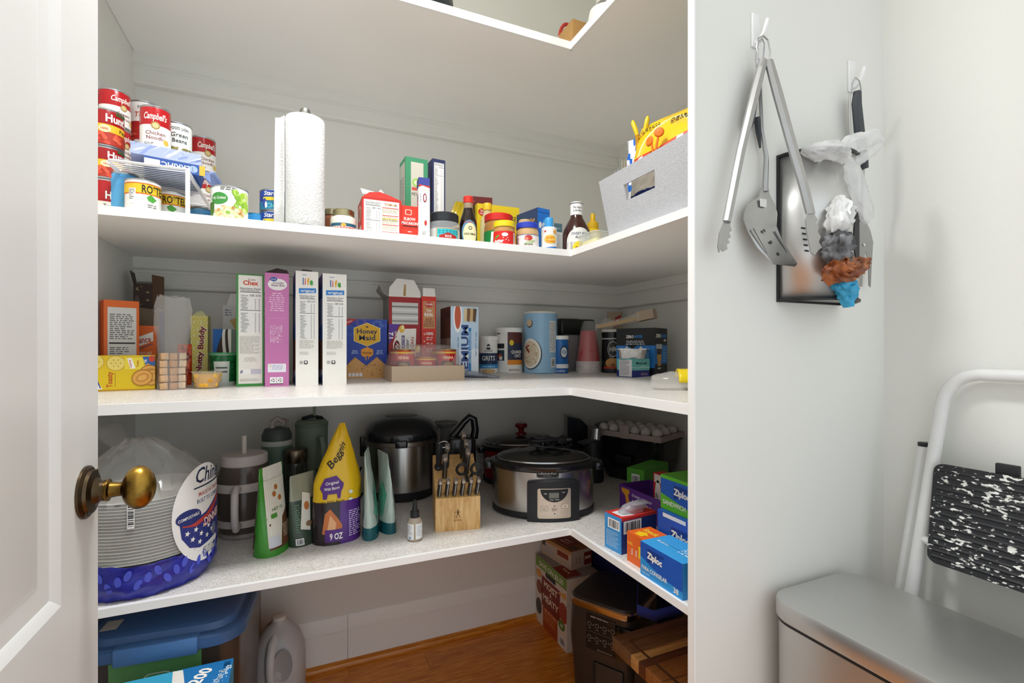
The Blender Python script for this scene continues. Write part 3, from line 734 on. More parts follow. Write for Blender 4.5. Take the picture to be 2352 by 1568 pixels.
# rice jar with black lid
def rice(p, r, h):
    p.rect(-r * .45, 0, r * 1.45, h * .58, '#b58a3c', 2); p.rect(-r * .4, 0, r * 1.35, h * .55, '#33b5bd', 3)
    for k in range(12): p.poly([(-r * .36 + k % 6 * r * .22, h * (.36 + .1 * (k // 6))), (-r * .26 + k % 6 * r * .22, h * (.41 + .1 * (k // 6))), (-r * .16 + k % 6 * r * .22, h * (.36 + .1 * (k // 6))), (-r * .26 + k % 6 * r * .22, h * (.31 + .1 * (k // 6)))], '#1f8f9c', 4)
    p.poly([(-r * .28, 0), (-r * .28, h * .24), (0, h * .3), (r * .27, h * .38), (r * .55, h * .3), (r * .82, h * .24), (r * .82, 0)], '#a8241c', 5); p.text('RICE', r * .27, h * .15, h * .11, WHT, 6)
x, y, r, h = cyl_at(982, 1057, 494, 1.375, S2T)
t = jar('rice_jar', 'clear jar of white rice with a black screw lid and turquoise label', x, y, S2T, r, h, film('#e6e9ea', .28, .06), '#20242a', lidh=.024, art=rice, neck=.84, shoulder=.86)
Geo().lathe([(r * .85, .002), (r * .95, .005), (r * .95, (h - .024) * .62), (r * .5, (h - .024) * .68), (.001, (h - .024) * .66)], M('#d8d4cb', .8, var=.12, scale=500, bump=.6, bscale=500), 32).build('rice_filling', t)
# soy sauce
def bottle(name, label, x, y, z, prof, mat, cap, capm, lab=None, art=None, sx=1, sy=1, rz=0, Rl=None, cat='bottle'):
    t = thing(name, label, cat, (x, y, z), rz)
    Geo().lathe(prof, mat, 36, sx=sx, sy=sy).build('bottle_body', t)
    Geo().lathe(cap, capm, 28).build('cap', t)
    if lab:
        r0, z0, z1, c = lab; Geo().lathe([(r0, z0), (r0 + .0003, z1)], gloss(c), 36, sx=sx, sy=sy, cap0=False, cap1=False).build('paper_label', t)
    if art:
        g = Geo(); art(Pr(g, rnd(Rl, math.radians(aim(x, y)))), Rl); g.build('label_print', t, smooth=0)
    return t
x, y, r, h = cyl_at(1055, 1096, 452, 1.38, S2T); r = .0265
pf = [(r * .8, 0), (r, .006), (r, h * .42), (r * .92, h * .52), (r * .62, h * .68), (r * .52, h * .76), (r * .5, h * .88)]
def kik(p, R):
    p.ell(.004, h * .24, R * .95, h * .25, '#5f8fb0', 1); p.ell(.006, h * .22, R * .82, h * .215, '#e9dfae', 2); p.poly([(.006 + R * .22 * math.sin(PI / 3 * k), h * .33 + R * .22 * math.cos(PI / 3 * k)) for k in range(6)], '#2a2620', 3); p.poly([(.006 + R * .13 * math.sin(PI / 3 * k), h * .33 + R * .13 * math.cos(PI / 3 * k)) for k in range(6)], '#e9dfae', 4)
    p.text('KIKKOMAN', .006, h * .19, h * .045, '#1d1a18', 3, bold=.02, w=R * 1.3); p.text('ALL-PURPOSE', .0, h * .43, h * .035, '#b03a34', 3, w=R * 1.0)
t = bottle('soy_sauce_bottle', 'dark soy sauce bottle with a red cap and round cream label', x, y, S2T, pf, M('#1c100c', .12, coat=.4), [(r * .52, h * .86), (r * .56, h * .87), (r * .56, h * .985), (r * .5, h), (.001, h)], M('#cf2f22', .4), art=kik, Rl=r + .0004)
Geo().lathe([(r * .505, h * .74), (r * .525, h * .75), (r * .525, h * .86)], M('#b9a184', .12, alpha=.75), 28, cap0=False, cap1=False).build('clear_neck', t)
# yellow noodle bag, brown mix pouch, dark red box behind
def pouch(name, label, x, y, z, w, dp, h, matf, rz=0, cat='bag', art=None, top=.25, n=14, bend=(0, 0), crinkle=.0015, seed=1, base=None, gus=None, tilt=0, mat2=None):
    """soft bag: oval foot that closes to a flat seal; matf(a, t) -> material by side position and height"""
    rg = random.Random(seed); t_ = thing(name, label, cat, (x, y, z), math.radians(rz))
    if tilt: t_.rotation_euler[0] = math.radians(tilt)
    NS = 36
    def W(t): return w / 2 * (1 if t < .7 else 1 - (1 - top) * 0 * (t - .7)) * (.96 + .04 * math.sin(t * 3))
    def Dp(t): return max(.0012, dp / 2 * ((1 - t) ** .75) * (1 if t > .08 else .75 + t * 3.1))
    if base: W = base
    if gus: Dp = gus
    def S(a, t, sgn=-1, off=0):
        xx = W(t) * a
        yy = sgn * (Dp(t) * math.sqrt(max(0, 1 - abs(a) ** 2.4)) + off)
        return Vector((xx + bend[0] * t * t * h, yy + bend[1] * t * t * h, t * h))
    R = []
    for i in range(n + 1):
        tt = i / n; ring = []
        for k in range(NS):
            ph = 2 * PI * k / NS; a = math.cos(ph); s_ = -1 if math.sin(ph) >= 0 else 1
            pt_ = S(a, tt, s_)
            pt_.x += rg.uniform(-1, 1) * crinkle * .4; pt_.y += rg.uniform(-1, 1) * crinkle * (1 if 0 < i < n else .2)
            ring.append(pt_)
        R.append(ring[::-1])
    g = Geo()
    g.rings(R, None, matf=lambda i, k: matf(math.cos(2 * PI * ((NS - 1 - k) - .0) / NS), (i + .5) / n, 0 if math.sin(2 * PI * ((NS - 1 - k) - .5) / NS) >= 0 else 1))
    g.build('bag_body', t_, smooth=50)
    if art:
        g = Geo()
        for side, fn in (art.items() if isinstance(art, dict) else {'front': art}.items()):
            sg = -1 if side == 'front' else 1
            mp = (lambda a, b, hh, sg=sg: S(max(-1, min(1, a / (w / 2))) * (1 if sg < 0 else -1), max(0, min(1, b / h)), sg, .0012 + crinkle * .5 + hh))
            mp.curved = True
            fn(Pr(g, mp, step=.006), w, h)
        g.build('bag_print', t_, smooth=0)
    return t_
yel = gloss('#e3c51c')
x, y = XY(1046, 1.70), 1.70
pouch('noodle_bag', 'yellow and clear noodle bag slumped behind the soy sauce', x, y, S2T, .115, .07, ZV(462, x, y) - S2T, lambda a, t, s: yel if t > .6 else gloss('#2a3050'), crinkle=.004, bend=(.25, 0), cat='bag')
x, y = XY(1080, 1.54), 1.54
def ckart(p, w, h): p.ell(0, h * .6, w * .2, h * .2, '#8d8478', 1); p.ell(.006, h * .6, w * .14, h * .12, '#c9c0b2', 2); p.rect(-w * .3, h * .1, w * .6, h * .28, '#5a2238', 1); p.text('MIX', 0, h * .15, h * .12, WHT, 2)
pouch('cookie_mix_pouch', 'dark brown cookie mix pouch behind the soy sauce', x, y, S2T, .046, .05, ZV(470, x, y) - S2T, lambda a, t, s: gloss('#3d2a22'), art=ckart, crinkle=.002, cat='bag')
x0, Yf = XY(1108, 1.60), 1.60
def choc(p, w, h):
    rg = random.Random(4)
    for k in range(20): p.ell(rg.uniform(0, w), rg.uniform(0, h), .004, .002, rg.choice(('#7d2a24', '#3f0f10', '#a85a4a')), 2, n=8)
carton('cake_mix_box', 'dark red box lying high behind the soy sauce and the yellow box', XY(1104, 1.62), 1.62, S2T, .085, .05, ZV(452, XY(1104, 1.62), 1.62) - S2T, '#6d1a1a', -9, art={'front': choc})
def betty(p, w, h):
    p.poly([(w * .16, h * .0), (w * .16, h * .62), (w * .34, h * .84), (w * .62, h * .84), (w * .86, h * .6), (w * .86, 0)], '#cfd6da', 1)
    p.poly([(w * .2, h * .0), (w * .2, h * .6), (w * .36, h * .78), (w * .6, h * .78), (w * .82, h * .56), (w * .82, 0)], '#e6ecee', 2)
    p.ell(w * .14, h * .84, w * .12, h * .075, '#c2281e', 3); p.text('Betty', w * .14, h * .85, h * .035, WHT, 4, w=w * .13); p.text('CROCKER', w * .14, h * .80, h * .03, WHT, 4, w=w * .18); p.text('60', w * .86, h * .72, h * .07, '#2a2410', 3); p.lines(w * .78, h * .82, w * .16, h * .03, 1, '#5a5020', 3); p.lines(w * .78, h * .7, w * .16, h * .03, 1, '#5a5020', 3); p.lines(w * .02, h * .25, w * .12, h * .1, 4, '#5a5020', 3)
x, Yf, w_, hh = box_at(1097, 1192, 472, 1.51, S2T); carton('pancake_mix_box', 'wide yellow baking mix box behind the peanut butter jars', x, Yf, S2T, w_, .06, hh, '#e0c41c', -2, art={'front': betty})
# clear bottle with yellow cap
x, y, r, h = cyl_at(1112, 1150, 459, 1.425, S2T); r = .0235
pf = [(r * .8, 0), (r, .005), (r, h * .5), (r * .9, h * .68), (r * .55, h * .8), (r * .5, h * .88)]
t = bottle('oil_bottle', 'clear bottle with a yellow cap behind the peanut butter', x, y + .045, S2T, pf, M('#e8dfae', .1, alpha=.55), [(r * .56, h * .86), (r * .6, h * .865), (r * .6, h * .98), (r * .54, h), (.001, h)], M('#e2bd1e', .4))
# peanut butter and co
def jif(p, r, h):
    p.rect(-PI * r, 0, 2 * PI * r, h * .62, '#21803c', 1); p.text('Jif', -r * .25, h * .22, h * .34, WHT, 3, bold=.05, shear=.1, w=r * .9); p.ell(-.25 * r, h * .1, r * .3, h * .12, '#e8d81e', 4)
x, y, r, h = cyl_at(1112, 1178, 496, 1.405, S2T); jar('peanut_butter_jar', 'peanut butter jar with a wide red lid and green label', x, y, S2T, r, h, '#a8763c', '#c9231e', lidh=.021, art=jif, neck=.92)
def pbr(p, r, h):
    p.rect(-PI * r, 0, 2 * PI * r, h * .72, '#d3241f', 1); p.ell(r * .05, h * .52, r * .3, h * .1, '#f2e8e4', 3); p.text('butter', -r * .55, h * .1, h * .2, WHT, 3, bold=.03, shear=.15, w=r * 1.0); p.ell(-r * .75, h * .42, r * .3, h * .05, '#5a9a3c', 3, rot=.5); p.rect(r * .95, h * .05, r * .3, h * .6, '#e9e4e0', 2); p.lines(r * .97, h * .6, r * .26, h * .5, 10, '#888888', 3)
    for q in ((.3, .35), (-.1, .36), (.4, .22), (.15, .25)): p.ell(r * q[0], h * q[1], r * .05, h * .025, WHT, 3, n=8)
x, y, r, h = cyl_at(1134, 1183, 511, 1.338, S2T); jar('peanut_butter_jar', 'small peanut butter jar with a yellow lid and red label', x, y, S2T, r, h, '#b98a52', '#e6cf1c', lidh=.0165, art=pbr, neck=.93)
def mayo(p, r, h):
    p.rect(-PI * r, 0, 2 * PI * r, h * .62, '#eeeae6', 1); p.rect(-PI * r, h * .6, 2 * PI * r, h * .03, '#3a5aa8', 2); p.ell(r * .1, h * .45, r * .36, h * .14, '#c23a30', 2); p.ell(-r * .1, h * .4, r * .2, h * .08, '#e08a7a', 3); p.ell(.2 * r, h * .22, r * .55, h * .09, '#b8c49a', 2, rot=.3); p.text('Simple', r * .1, h * .08, h * .09, '#5a4a42', 4, shear=.3, w=r * .8); p.lines(-r * 1.2, h * .5, r * .4, h * .4, 8, '#999999', 3)
x, y, r, h = cyl_at(1186, 1237, 515, 1.342, S2T); jar('peanut_butter_jar', 'tan spread jar with a royal blue lid and white label', x, y, S2T, r, h, '#c9a878', '#2a41b8', lidh=.0165, art=mayo, neck=.93)
x, y, r, h = cyl_at(1191, 1220, 506, 1.43, S2T); jar('spice_jar', 'small jar with a pale tan lid peeking over the blue lidded one', x, y, S2T, r, h, '#b98a52', '#cfb284', lidh=.018)
# blue cookie box seen corner on
cx, cy = XY(1243, 1.40), 1.40
def fun(p, w, h): p.text('Some Fun', w * .56, h * .7, h * .1, '#d9a83c', 2, shear=.2, rot=6, w=w * .62); p.text('Snack Time!', w * .5, h * .48, h * .1, '#d9a83c', 2, shear=.2, rot=6, w=w * .66); p.ell(w * .9, h * .2, w * .2, h * .2, '#2a7fd0', 1)
def chip(p, w, h): p.rrect(w * .45, h * .5, w * .5, h * .26, w * .08, '#46a9e8', 1); p.text('CHIPS', w * .38, h * .6, h * .09, WHT, 2, shear=.2, w=w * .5); p.ell(w * .2, h * .63, w * .12, h * .07, '#efe9dc', 2); p.rect(0, h * .9, w, h * .02, '#0f4d96', 1)
hh = ZV(478, cx, cy) - S2T
t = carton('cookie_box', 'blue cookie carton turned corner on behind the cheese can', cx + .0095, cy, S2T, .05, .115, hh, '#1f6fc4', 12, art={'front': chip, 'left': fun}, sides={'left': '#283f66'})
def cheese(p, r, h):
    p.text('EASY', r * .2, h * .45, h * .1, '#e08a1e', 3, bold=.05, w=r * 1.1); p.text('Cheese', r * .2, h * .29, h * .11, '#e08a1e', 3, bold=.05, w=r * 1.35); p.ell(r * .2, h * .43, r * .82, h * .2, '#f2c65a', 2); p.poly([(-r * .8, h * .05), (r * 1.2, h * .12), (r * 1.2, h * .02), (-r * .8, h * .0)], '#2a6fc0', 2); p.poly([(r * .5, h * .78), (r * .9, h * .9), (r * 1.1, h * .7), (r * .8, h * .66)], '#e0a03c', 2); p.poly([(-r * .7, h * .8), (-r * .3, h * .84), (-r * .5, h * .74)], '#c9342a', 2)
x, y, r, h = cyl_at(1243, 1279, 524, 1.333, S2T)
t = thing('cheese_can', 'slim white spray cheese can with orange lettering and blue cap', 'can', (x, y, S2T))
Geo().lathe([(r * .9, 0), (r, .002), (r, h * .97), (r * .9, h), (.001, h)], gloss('#ecebe8'), 36).build('can_body', t)
hc = ZV(501, x, y) - S2T - h
Geo().lathe([(r * .55, h), (r * .55, h + hc * .9), (r * .48, h + hc), (.001, h + hc)], M('#3fa0e0', .3, alpha=.92), 32).build('cap', t)
g = Geo(); cheese(Pr(g, rnd(r + .0005, math.radians(aim(x, y)))), r, h); g.build('label_print', t, smooth=0)
def gr(p, w, h): p.rect(0, h * .72, w, h * .28, '#4a6570', 1); p.lines(w * .1, h * .66, w * .8, h * .6, 18, '#8f8f8c', 2, fill=.35); p.text('grains', w * .5, h * .82, h * .05, '#a9c0c4', 2, w=w * .6)
x, Yf, w_, hh = box_at(1272, 1291, 513, 1.375, S2T); carton('side_dish_box', 'narrow grey fine-print box between the cheese can and barbecue sauce', x, Yf, S2T, w_, .06, hh, '#c3c3be', 0, art={'front': gr})
# barbecue sauce bottle
x, y, r, h = cyl_at(1291, 1357, 466, 1.366, S2T); r *= .98
pf = [(r * .85, 0), (r, .006), (r, h * .38), (r * .93, h * .47), (r * .68, h * .6), (r * .46, h * .7), (r * .42, h * .76)]
def bbq(p, R):
    p.ell(R * .25, h * .2, R * .98, h * .27, '#e8e7e2', 1); p.rect(R * .25 - R * .98, 0, R * 1.96, h * .2, '#e8e7e2', 1)
    p.text('SWEET BABY', R * .3, h * .33, h * .05, '#33415e', 2, shear=.1, w=R * 1.3); p.text("RAY'S", R * .35, h * .26, h * .05, '#33415e', 2, w=R * .8)
    p.ell(R * .25, h * .1, R * .5, h * .11, '#e6cf22', 3); p.text('Barbecue', R * .3, h * .085, h * .035, '#7a2a14', 4, w=R * .7)
def bbqc(p, R):
    p.text('The Sauce', R * .2, h * .87, h * .04, '#4a4a4a', 2, shear=.2, w=R * 1.5); p.text('is the Boss', R * .2, h * .81, h * .04, '#4a4a4a', 2, shear=.2, w=R * 1.4)
t = bottle('barbecue_sauce_bottle', 'dark brown barbecue sauce bottle with a tall white cap', x, y, S2T, pf, M('#38140c', .15, coat=.5), [(r * .43, h * .745), (r * .455, h * .75), (r * .44, h * .98), (r * .4, h), (.001, h)], M('#eeeeec', .4), art=bbq, Rl=r + .0004)
g = Geo(); bbqc(Pr(g, rnd(r * .455, math.radians(aim(x, y)))), r * .455); Pr(g, rnd(r * .447, 0)).rect(-PI * r * .447, h * .965, 2 * PI * r * .447, h * .012, '#2c3038', 3); g.build('cap_print', t, smooth=0)
# mustard bottle
x, y, r, h = cyl_at(1340, 1383, 491, 1.43, S2T)
my = M('#dfb918', .3)
bottle('mustard_bottle', 'yellow squeeze mustard bottle behind the barbecue sauce', x, y, S2T, [(r * .85, 0), (r, .006), (r, h * .5), (r * .9, h * .62), (r * .5, h * .68)], my, [(r * .62, h * .66), (r * .64, h * .7), (r * .6, h * .8), (r * .3, h * .83), (r * .26, h * .98), (r * .2, h), (.001, h)], M('#d9ad12', .4))
# ------------------------------------------------------------------ fabric bin and tubs on the side run of the can shelf
felt = M('#b9bbbf', .95, var=.16, scale=260, bump=.5, bscale=420)
bx = .80; by1 = YX(1402, bx)                     # far end of the bin's face
by0 = .83; hb = ZV(412, .775, YX(1384, .775)) - S2T
t = thing('fabric_bin', 'heather grey felt storage bin with a cut-out handle, filled with snacks', 'bin', ((bx + 1.12) / 2, (by0 + by1) / 2, S2T))
ox, oy = (bx + 1.12) / 2, (by0 + by1) / 2
fl_ = .022                                         # walls flare outwards to the top
def bw(x_, y_, z_, t0=0): 
    k = z_ / hb; return (x_ - ox + (fl_ * k * (1 if x_ > ox else -1)), y_ - oy + (fl_ * k * (1 if y_ > oy else -1)), z_)
def wall_grid(fixed, along, lo, hi, hole=None):
    """felt wall in a grid with an optional handle hole; fixed axis 'x' or 'y'"""
    g = Geo(); N_, K = 24, 16
    def P(i, k):
        a = lo + (hi - lo) * i / N_; z_ = hb * k / K
        return bw(fixed[1], a, z_) if fixed[0] == 'x' else bw(a, fixed[1], z_)
    vs = [P(i, k) for k in range(K + 1) for i in range(N_ + 1)]; fs = []
    for k in range(K):
        for i in range(N_):
            if hole and hole[0] <= i < hole[1] and hole[2] <= k < hole[3]: continue
            fs.append((k * (N_ + 1) + i, k * (N_ + 1) + i + 1, (k + 1) * (N_ + 1) + i + 1, (k + 1) * (N_ + 1) + i))
    g.add(vs, fs, felt); return g
# the side facing the room, its hole between 45 and 62 % of the length
a0, a1 = YX(1448, bx - .008), YX(1502, bx - .008)
i0 = round((min(a0, a1) - by0) / (by1 - by0) * 24); i1 = round((max(a0, a1) - by0) / (by1 - by0) * 24)
wall_grid(('x', bx), None, by0, by1, (i0, max(i1, i0 + 3), 8, 12)).build('wall_panel', t, solid=.004, smooth=0)
wall_grid(('x', 1.12), None, by0, by1).build('wall_panel', t, solid=.004, smooth=0)
wall_grid(('y', by1), None, bx, 1.12).build('wall_panel', t, solid=.004, smooth=0)
wall_grid(('y', by0), None, bx, 1.12).build('wall_panel', t, solid=.004, smooth=0)
Geo().box(bx - ox, 1.12 - ox, by0 - oy, by1 - oy, .001, .005, felt).build('bottom_panel', t, smooth=0)
# snacks in the bin
lay = gloss('#e7c21a')
def laysart(p, w, h):
    p.ell(0, h * .62, w * .36, w * .36, '#f0e0a0', 1); p.ell(0, h * .62, w * .33, w * .33, '#e9b92c', 2); p.poly([(-w * .45, h * .5), (-w * .2, h * .47), (w * .45, h * .62), (w * .45, h * .76), (-w * .1, h * .62), (-w * .45, h * .62)], '#d2421e', 3)
    p.text("Lay's", 0, h * .53, h * .12, WHT, 4, bold=.05, shear=.15, rot=10, w=w * .72); p.lines(-w * .42, h * .95, w * .3, h * .05, 2, '#3a3210', 3); p.lines(.0, h * .93, w * .3, h * .06, 3, '#3a3210', 3)
lx, ly = .865, .975
pouch('chip_bag', 'big yellow potato chip bag leaning in the grey felt bin', .905, 1.005, S2T + .045, .25, .13, .28, lambda a, t_, s: lay, rz=-74, art=laysart, crinkle=.004, bend=(0, .12), gus=lambda t_: max(.002, .055 * math.sin(PI * min(1, .1 + t_ * .85)) ** .7))
wb = gloss('#e9ecf2'); bb_ = gloss('#2a6fd0')
pouch('snack_bag', 'white and blue snack bag rolled shut by a yellow clip', .905, YX(1468, .905), S2T + .03, .07, .05, ZV(318, .905, YX(1468, .905)) - S2T - .03, lambda a, t_, s: bb_ if math.sin(a * 5 + t_ * 23) > .35 else wb, rz=-60, crinkle=.006, gus=lambda t_: max(.003, .03 * (1 - t_) ** .5))
pouch('snack_bag', 'dark navy snack bag deep in the felt bin behind the handle', .842, YX(1478, .842), S2T + .006, .10, .05, .15, lambda a, t_, s: gloss('#101c4a') if t_ < .7 else gloss('#9a9488'), rz=-90, crinkle=.004, gus=lambda t_: .022 * (1 - .8 * t_))
# the clip: two yellow grips joined by a bar
t = thing('bag_clip', 'yellow two-grip bag clip on the rolled snack bag', 'clip', (.885, YX(1472, .885), ZV(325, .885, YX(1472, .885))), math.radians(-60))
yc = M('#e8c81e', .35); yt = M('#c98f0e', .25, alpha=.85)
for s_, tl in ((-1, -.010), (1, .006)):
    Geo().tube([(s_ * .011, 0, .02), (s_ * .012 + tl * .3, 0, .035), (s_ * .013 + tl, 0, .058), (s_ * .013 + tl * 1.15, 0, .066)], [.0055, .0065, .0065, .003], yc, 12).build('grip', t)
    Geo().tube([(s_ * .011, 0, -.045), (s_ * .010, 0, .0), (s_ * .011, 0, .022)], [.003, .006, .0055], yt, 10).build('jaw', t)
Geo().tube([(-.012, 0, .012), (.012, 0, .012)], .004, yt, 8).build('hinge_bar', t)
t = thing('bag_clip', 'orange rounded bag clip in front of the chip bag', 'clip', (.845, YX(1503, .845), ZV(345, .845, YX(1503, .845))), math.radians(-65))
oc = M('#f07a1e', .35)
for s_ in (-1, 1):
    g = Geo(); g.lathe([(.001, -.004), (.010, -.003), (.013, 0), (.010, .003), (.001, .004)], oc, 20); g.build('grip', t, (s_ * .013, 0, .035 + .008 * s_), (PI / 2, 0, .3 * s_))
    Geo().tube([(s_ * .010, 0, .03), (s_ * .004, 0, 0), (s_ * .004, 0, -.02)], .003, oc, 8).build('jaw', t)
for k, (yy, zz) in enumerate(((1.272, .0), (1.288, -.006))):
    u_ = [(0, -.006, -.06), (0, -.006, .03), (0, -.003, .037), (0, .003, .037), (0, .006, .03), (0, .006, -.06)]
    tag(Geo().tube(u_, .0018, metal('#c9c9c9', .2), 8).build('metal_skewer', loc=(.83, YX((1432, 1416)[k], .83), ZV((364, 386)[k], .83, YX((1432, 1416)[k], .83)) - .037)), ('bent steel wire loop sticking out of the felt bin', 'shorter steel wire loop beside the corner of the felt bin')[k], 'wire')
# clear tub with lemony contents, ribbed clear cups
x, y = .835, 1.30
t = thing('plastic_tub', 'shallow clear tub of pale yellow butter between mustard and felt bin', 'tub', (.84, 1.262, S2T))
clr = film('#e9ece8', .3, .08)
Geo().rbox(-.04, .04, -.05, .05, 0, .042, .015, clr).build('tub_body', t)
Geo().rbox(-.043, .043, -.053, .053, .042, .0455, .015, film('#dfe6e2', .35, .08)).build('lid', t)
Geo().rbox(-.034, .034, -.042, .042, .002, .03, .014, M('#ece08c', .5), tr=.012).build('butter_filling', t)
t = thing('plastic_cup_sleeve', 'ribbed clear plastic cup lying by the foot of the felt bin', 'cup', (.935, 1.36, S2T))
g = Geo(); R = []
for i in range(9):
    R.append([((.026 + (.0015 if k % 2 else 0)) * math.cos(2 * PI * k / 40), -.045 + .01 * i, .0285 + (.026 + (.0015 if k % 2 else 0)) * math.sin(2 * PI * k / 40)) for k in range(40)])
g.rings(R, film('#f2f4f2', .45, .1), cap1=False).build('cup_wall', t, smooth=0)
g = Geo(); g.tube([(.028 * math.cos(2 * PI * k / 24), -.046, .0285 + .028 * math.sin(2 * PI * k / 24)) for k in range(24)], .002, film('#f2f4f2', .6, .1), 6, closed=True); g.build('rim', t)

# ------------------------------------------------------------------ things on the topmost shelf, cut by the frame
x, y = XY(1000, 1.34), 1.36
t = thing('storage_tin', 'dark rounded tin with a pale base edge on the topmost shelf', 'tin', (XY(965, 1.42), 1.43, S1T))
Geo().lathe([(.10, 0), (.108, .004), (.108, .01), (.1, .014)], M('#c3c5cc', .4), 40).build('base_ring', t)
Geo().lathe([(.1, .012), (.104, .03), (.1, .08), (.08, .11), (.001, .115)], M('#20262a', .35), 40).build('tin_body', t)
x = XY(1333, 1.385)
carton('cardboard_box', 'small plain brown cardboard box at the corner of the topmost shelf', .842, 1.338, S1T, .085, .09, .103, '#b98f55', 0)
x, y = .86, YX(1388, .86)
t = thing('paper_bowl', 'rounded white paper pack leaning at the side edge of the topmost shelf', 'pack', (x, y, S1T))
Geo().lathe([(.03, 0), (.045, .01), (.052, .05), (.045, .085), (.02, .098), (.001, .1)], M('#ecebe6', .7, bump=.3, bscale=40), 32).build('paper_body', t)
Geo().lathe([(.0525, .045), (.0527, .052)], M('#d8d7d0', .7), 32, cap0=False, cap1=False).build('paper_band', t)
x, y = .89, YX(1343, .89)
t = thing('red_ring', 'curved red plastic handle standing behind the cardboard box', 'handle', (.855, 1.47, S1T))
Geo().tube([(-.03 * math.cos(PI * k / 12), 0, .12 + .06 * math.sin(PI * k / 12)) for k in range(13)], .006, M('#c23a2c', .45), 10).build('handle_loop', t)
Geo().box(-.038, .038, -.02, .02, 0, .125, M('#d9d7d2', .5)).build('handle_foot', t, smooth=0)
t = thing('glass_canister', 'dull metal canister behind the rounded white pack', 'jar', (.93, 1.33, S1T))
Geo().lathe([(.04, 0), (.044, .004), (.044, .17), (.04, .176)], metal('#a9acac', .35), 32).build('jar_body', t)
Geo().lathe([(.041, .174), (.041, .2), (.036, .206), (.001, .206)], M('#e4e2dc', .4), 32).build('lid', t)
# ------------------------------------------------------------------ shelf with the cereal boxes
def box3(u0, u1, vt, vb, rz=0):
    """box whose front foot runs from column u0 to u1 at row vb, top at row vt: x, y, z, width, height"""
    um = (u0 + u1) / 2; x, y = G3(um, vb); z = z3(x, y)
    rz = math.radians(rz)
    # width along the turned front: intersect the edge rays with the front line
    def hit(u):
        a = aU(u); rx, ry = a * CS + SN, -a * SN + CS; dx, dy = math.cos(rz), math.sin(rz)
        k = (rx * y - ry * x) / (ry * dx - rx * dy)
        return k
    k0, k1 = hit(u0), hit(u1); c = (k0 + k1) / 2
    x += c * math.cos(rz); y += c * math.sin(rz); z = z3(x, y)
    return x, y, z, k1 - k0, ZV(vt, x, y) - z
def cyl3(u0, u1, vt, vb):
    um = (u0 + u1) / 2; a = aU(um); x, y = G3(um, vb)
    r = (u1 - u0) / 2 * dep(x, y) / F / math.sqrt(1 + a * a); q = math.hypot(x, y)
    x, y = x * (q + r) / q, y * (q + r) / q; r *= (q + r) / q
    z = z3(x, y - r * .5); return x, y, z, r, ZV(vt, x, y) - z
ORG = '#e2681e'
# yellow cracker box lying on its side
def cracker(p, x, y, r, c='#e6cf6a'):
    p.ell(x, y, r * 1.06, r * 1.06, '#b98f2a', 2); p.ell(x, y, r, r, c, 3)
    for k in range(7): p.ell(x + r * .5 * math.cos(k * 1.05) * (k > 0), y + r * .5 * math.sin(k * 1.05) * (k > 0), r * .08, r * .08, '#a8872e', 4, n=8)
def toasty(p, w, h):
    p.rect(0, 0, w, h * .04, '#b98a10', 1); cracker(p, w * .07, h * .82, h * .2); cracker(p, w * .39, h * .78, h * .2)
    p.rect(w * .52, h * .6, w * .3, h * .34, '#e9d23c', 2)
    p.poly([(w * .56, h * .92), (w * .63, h * .93), (w * .69, h * .63), (w * .61, h * .62)], WHT, 4); p.text('Lance', w * .635, h * .66, h * .06, '#c2281e', 5, 'L', rot=98, w=h * .22)
    p.poly([(0, h * .52), (w * .07, h * .55), (w * .11, h * .3), (w * .19, h * .06), (0, h * .04)], WHT, 2); p.poly([(w * .055, h * .52), (w * .07, h * .52), (w * .17, h * .09), (w * .15, h * .08)], '#3a5a9a', 3)
    p.text('Lance', w * .1, h * .08, h * .17, '#c2281e', 4, 'L', rot=100, bold=.03, w=h * .44)
    p.text('Toasty', w * .335, h * .1, h * .13, '#b8401a', 3, 'L', rot=90, w=h * .44); p.text('Toasty', w * .74, h * .66, h * .06, '#c26a1a', 4, 'L', rot=90, w=h * .2); p.rect(w * .375, h * .12, w * .006, h * .38, '#8a7020', 3)
    p.poly([(w * .8, h * .96), (w, h * .97), (w, h * .55), (w * .86, h * .66)], '#2a5fa8', 3); p.ell(w * .89, h * .68, w * .045, h * .08, '#d99a4a', 4); p.ell(w * .95, h * .9, w * .05, h * .09, '#c8402a', 4); p.text('PB', w * .87, h * .84, h * .06, WHT, 5, rot=90)
    for k, (cx, cy, rr) in enumerate(((.9, .52, .2), (.95, .36, .23), (.8, .36, .23))): p.ell(w * cx, h * cy, h * rr * 1.1, h * rr, '#a8702a', 4 + k * 3, rot=.5); p.ell(w * cx, h * cy, h * rr, h * rr * .88, '#d9a04a', 5 + k * 3, rot=.5); p.ell(w * cx, h * cy, h * rr * .7, h * rr * .5, '#c0843a', 6 + k * 3, rot=.5); p.ell(w * cx, h * cy, h * rr * .5, h * rr * .33, '#dba654', 7 + k * 3, rot=.5)
x, y = XY(283, 1.462), 1.462; z = z3(x, y); w_ = XY(360, 1.475) - XY(206, 1.45); hh = ZV(816, x, y) - z
carton('cracker_box', 'yellow peanut butter cracker box lying on its side beside the caramels', x, y, z, w_, .045, hh, '#dcbc14', 8, art={'front': toasty})
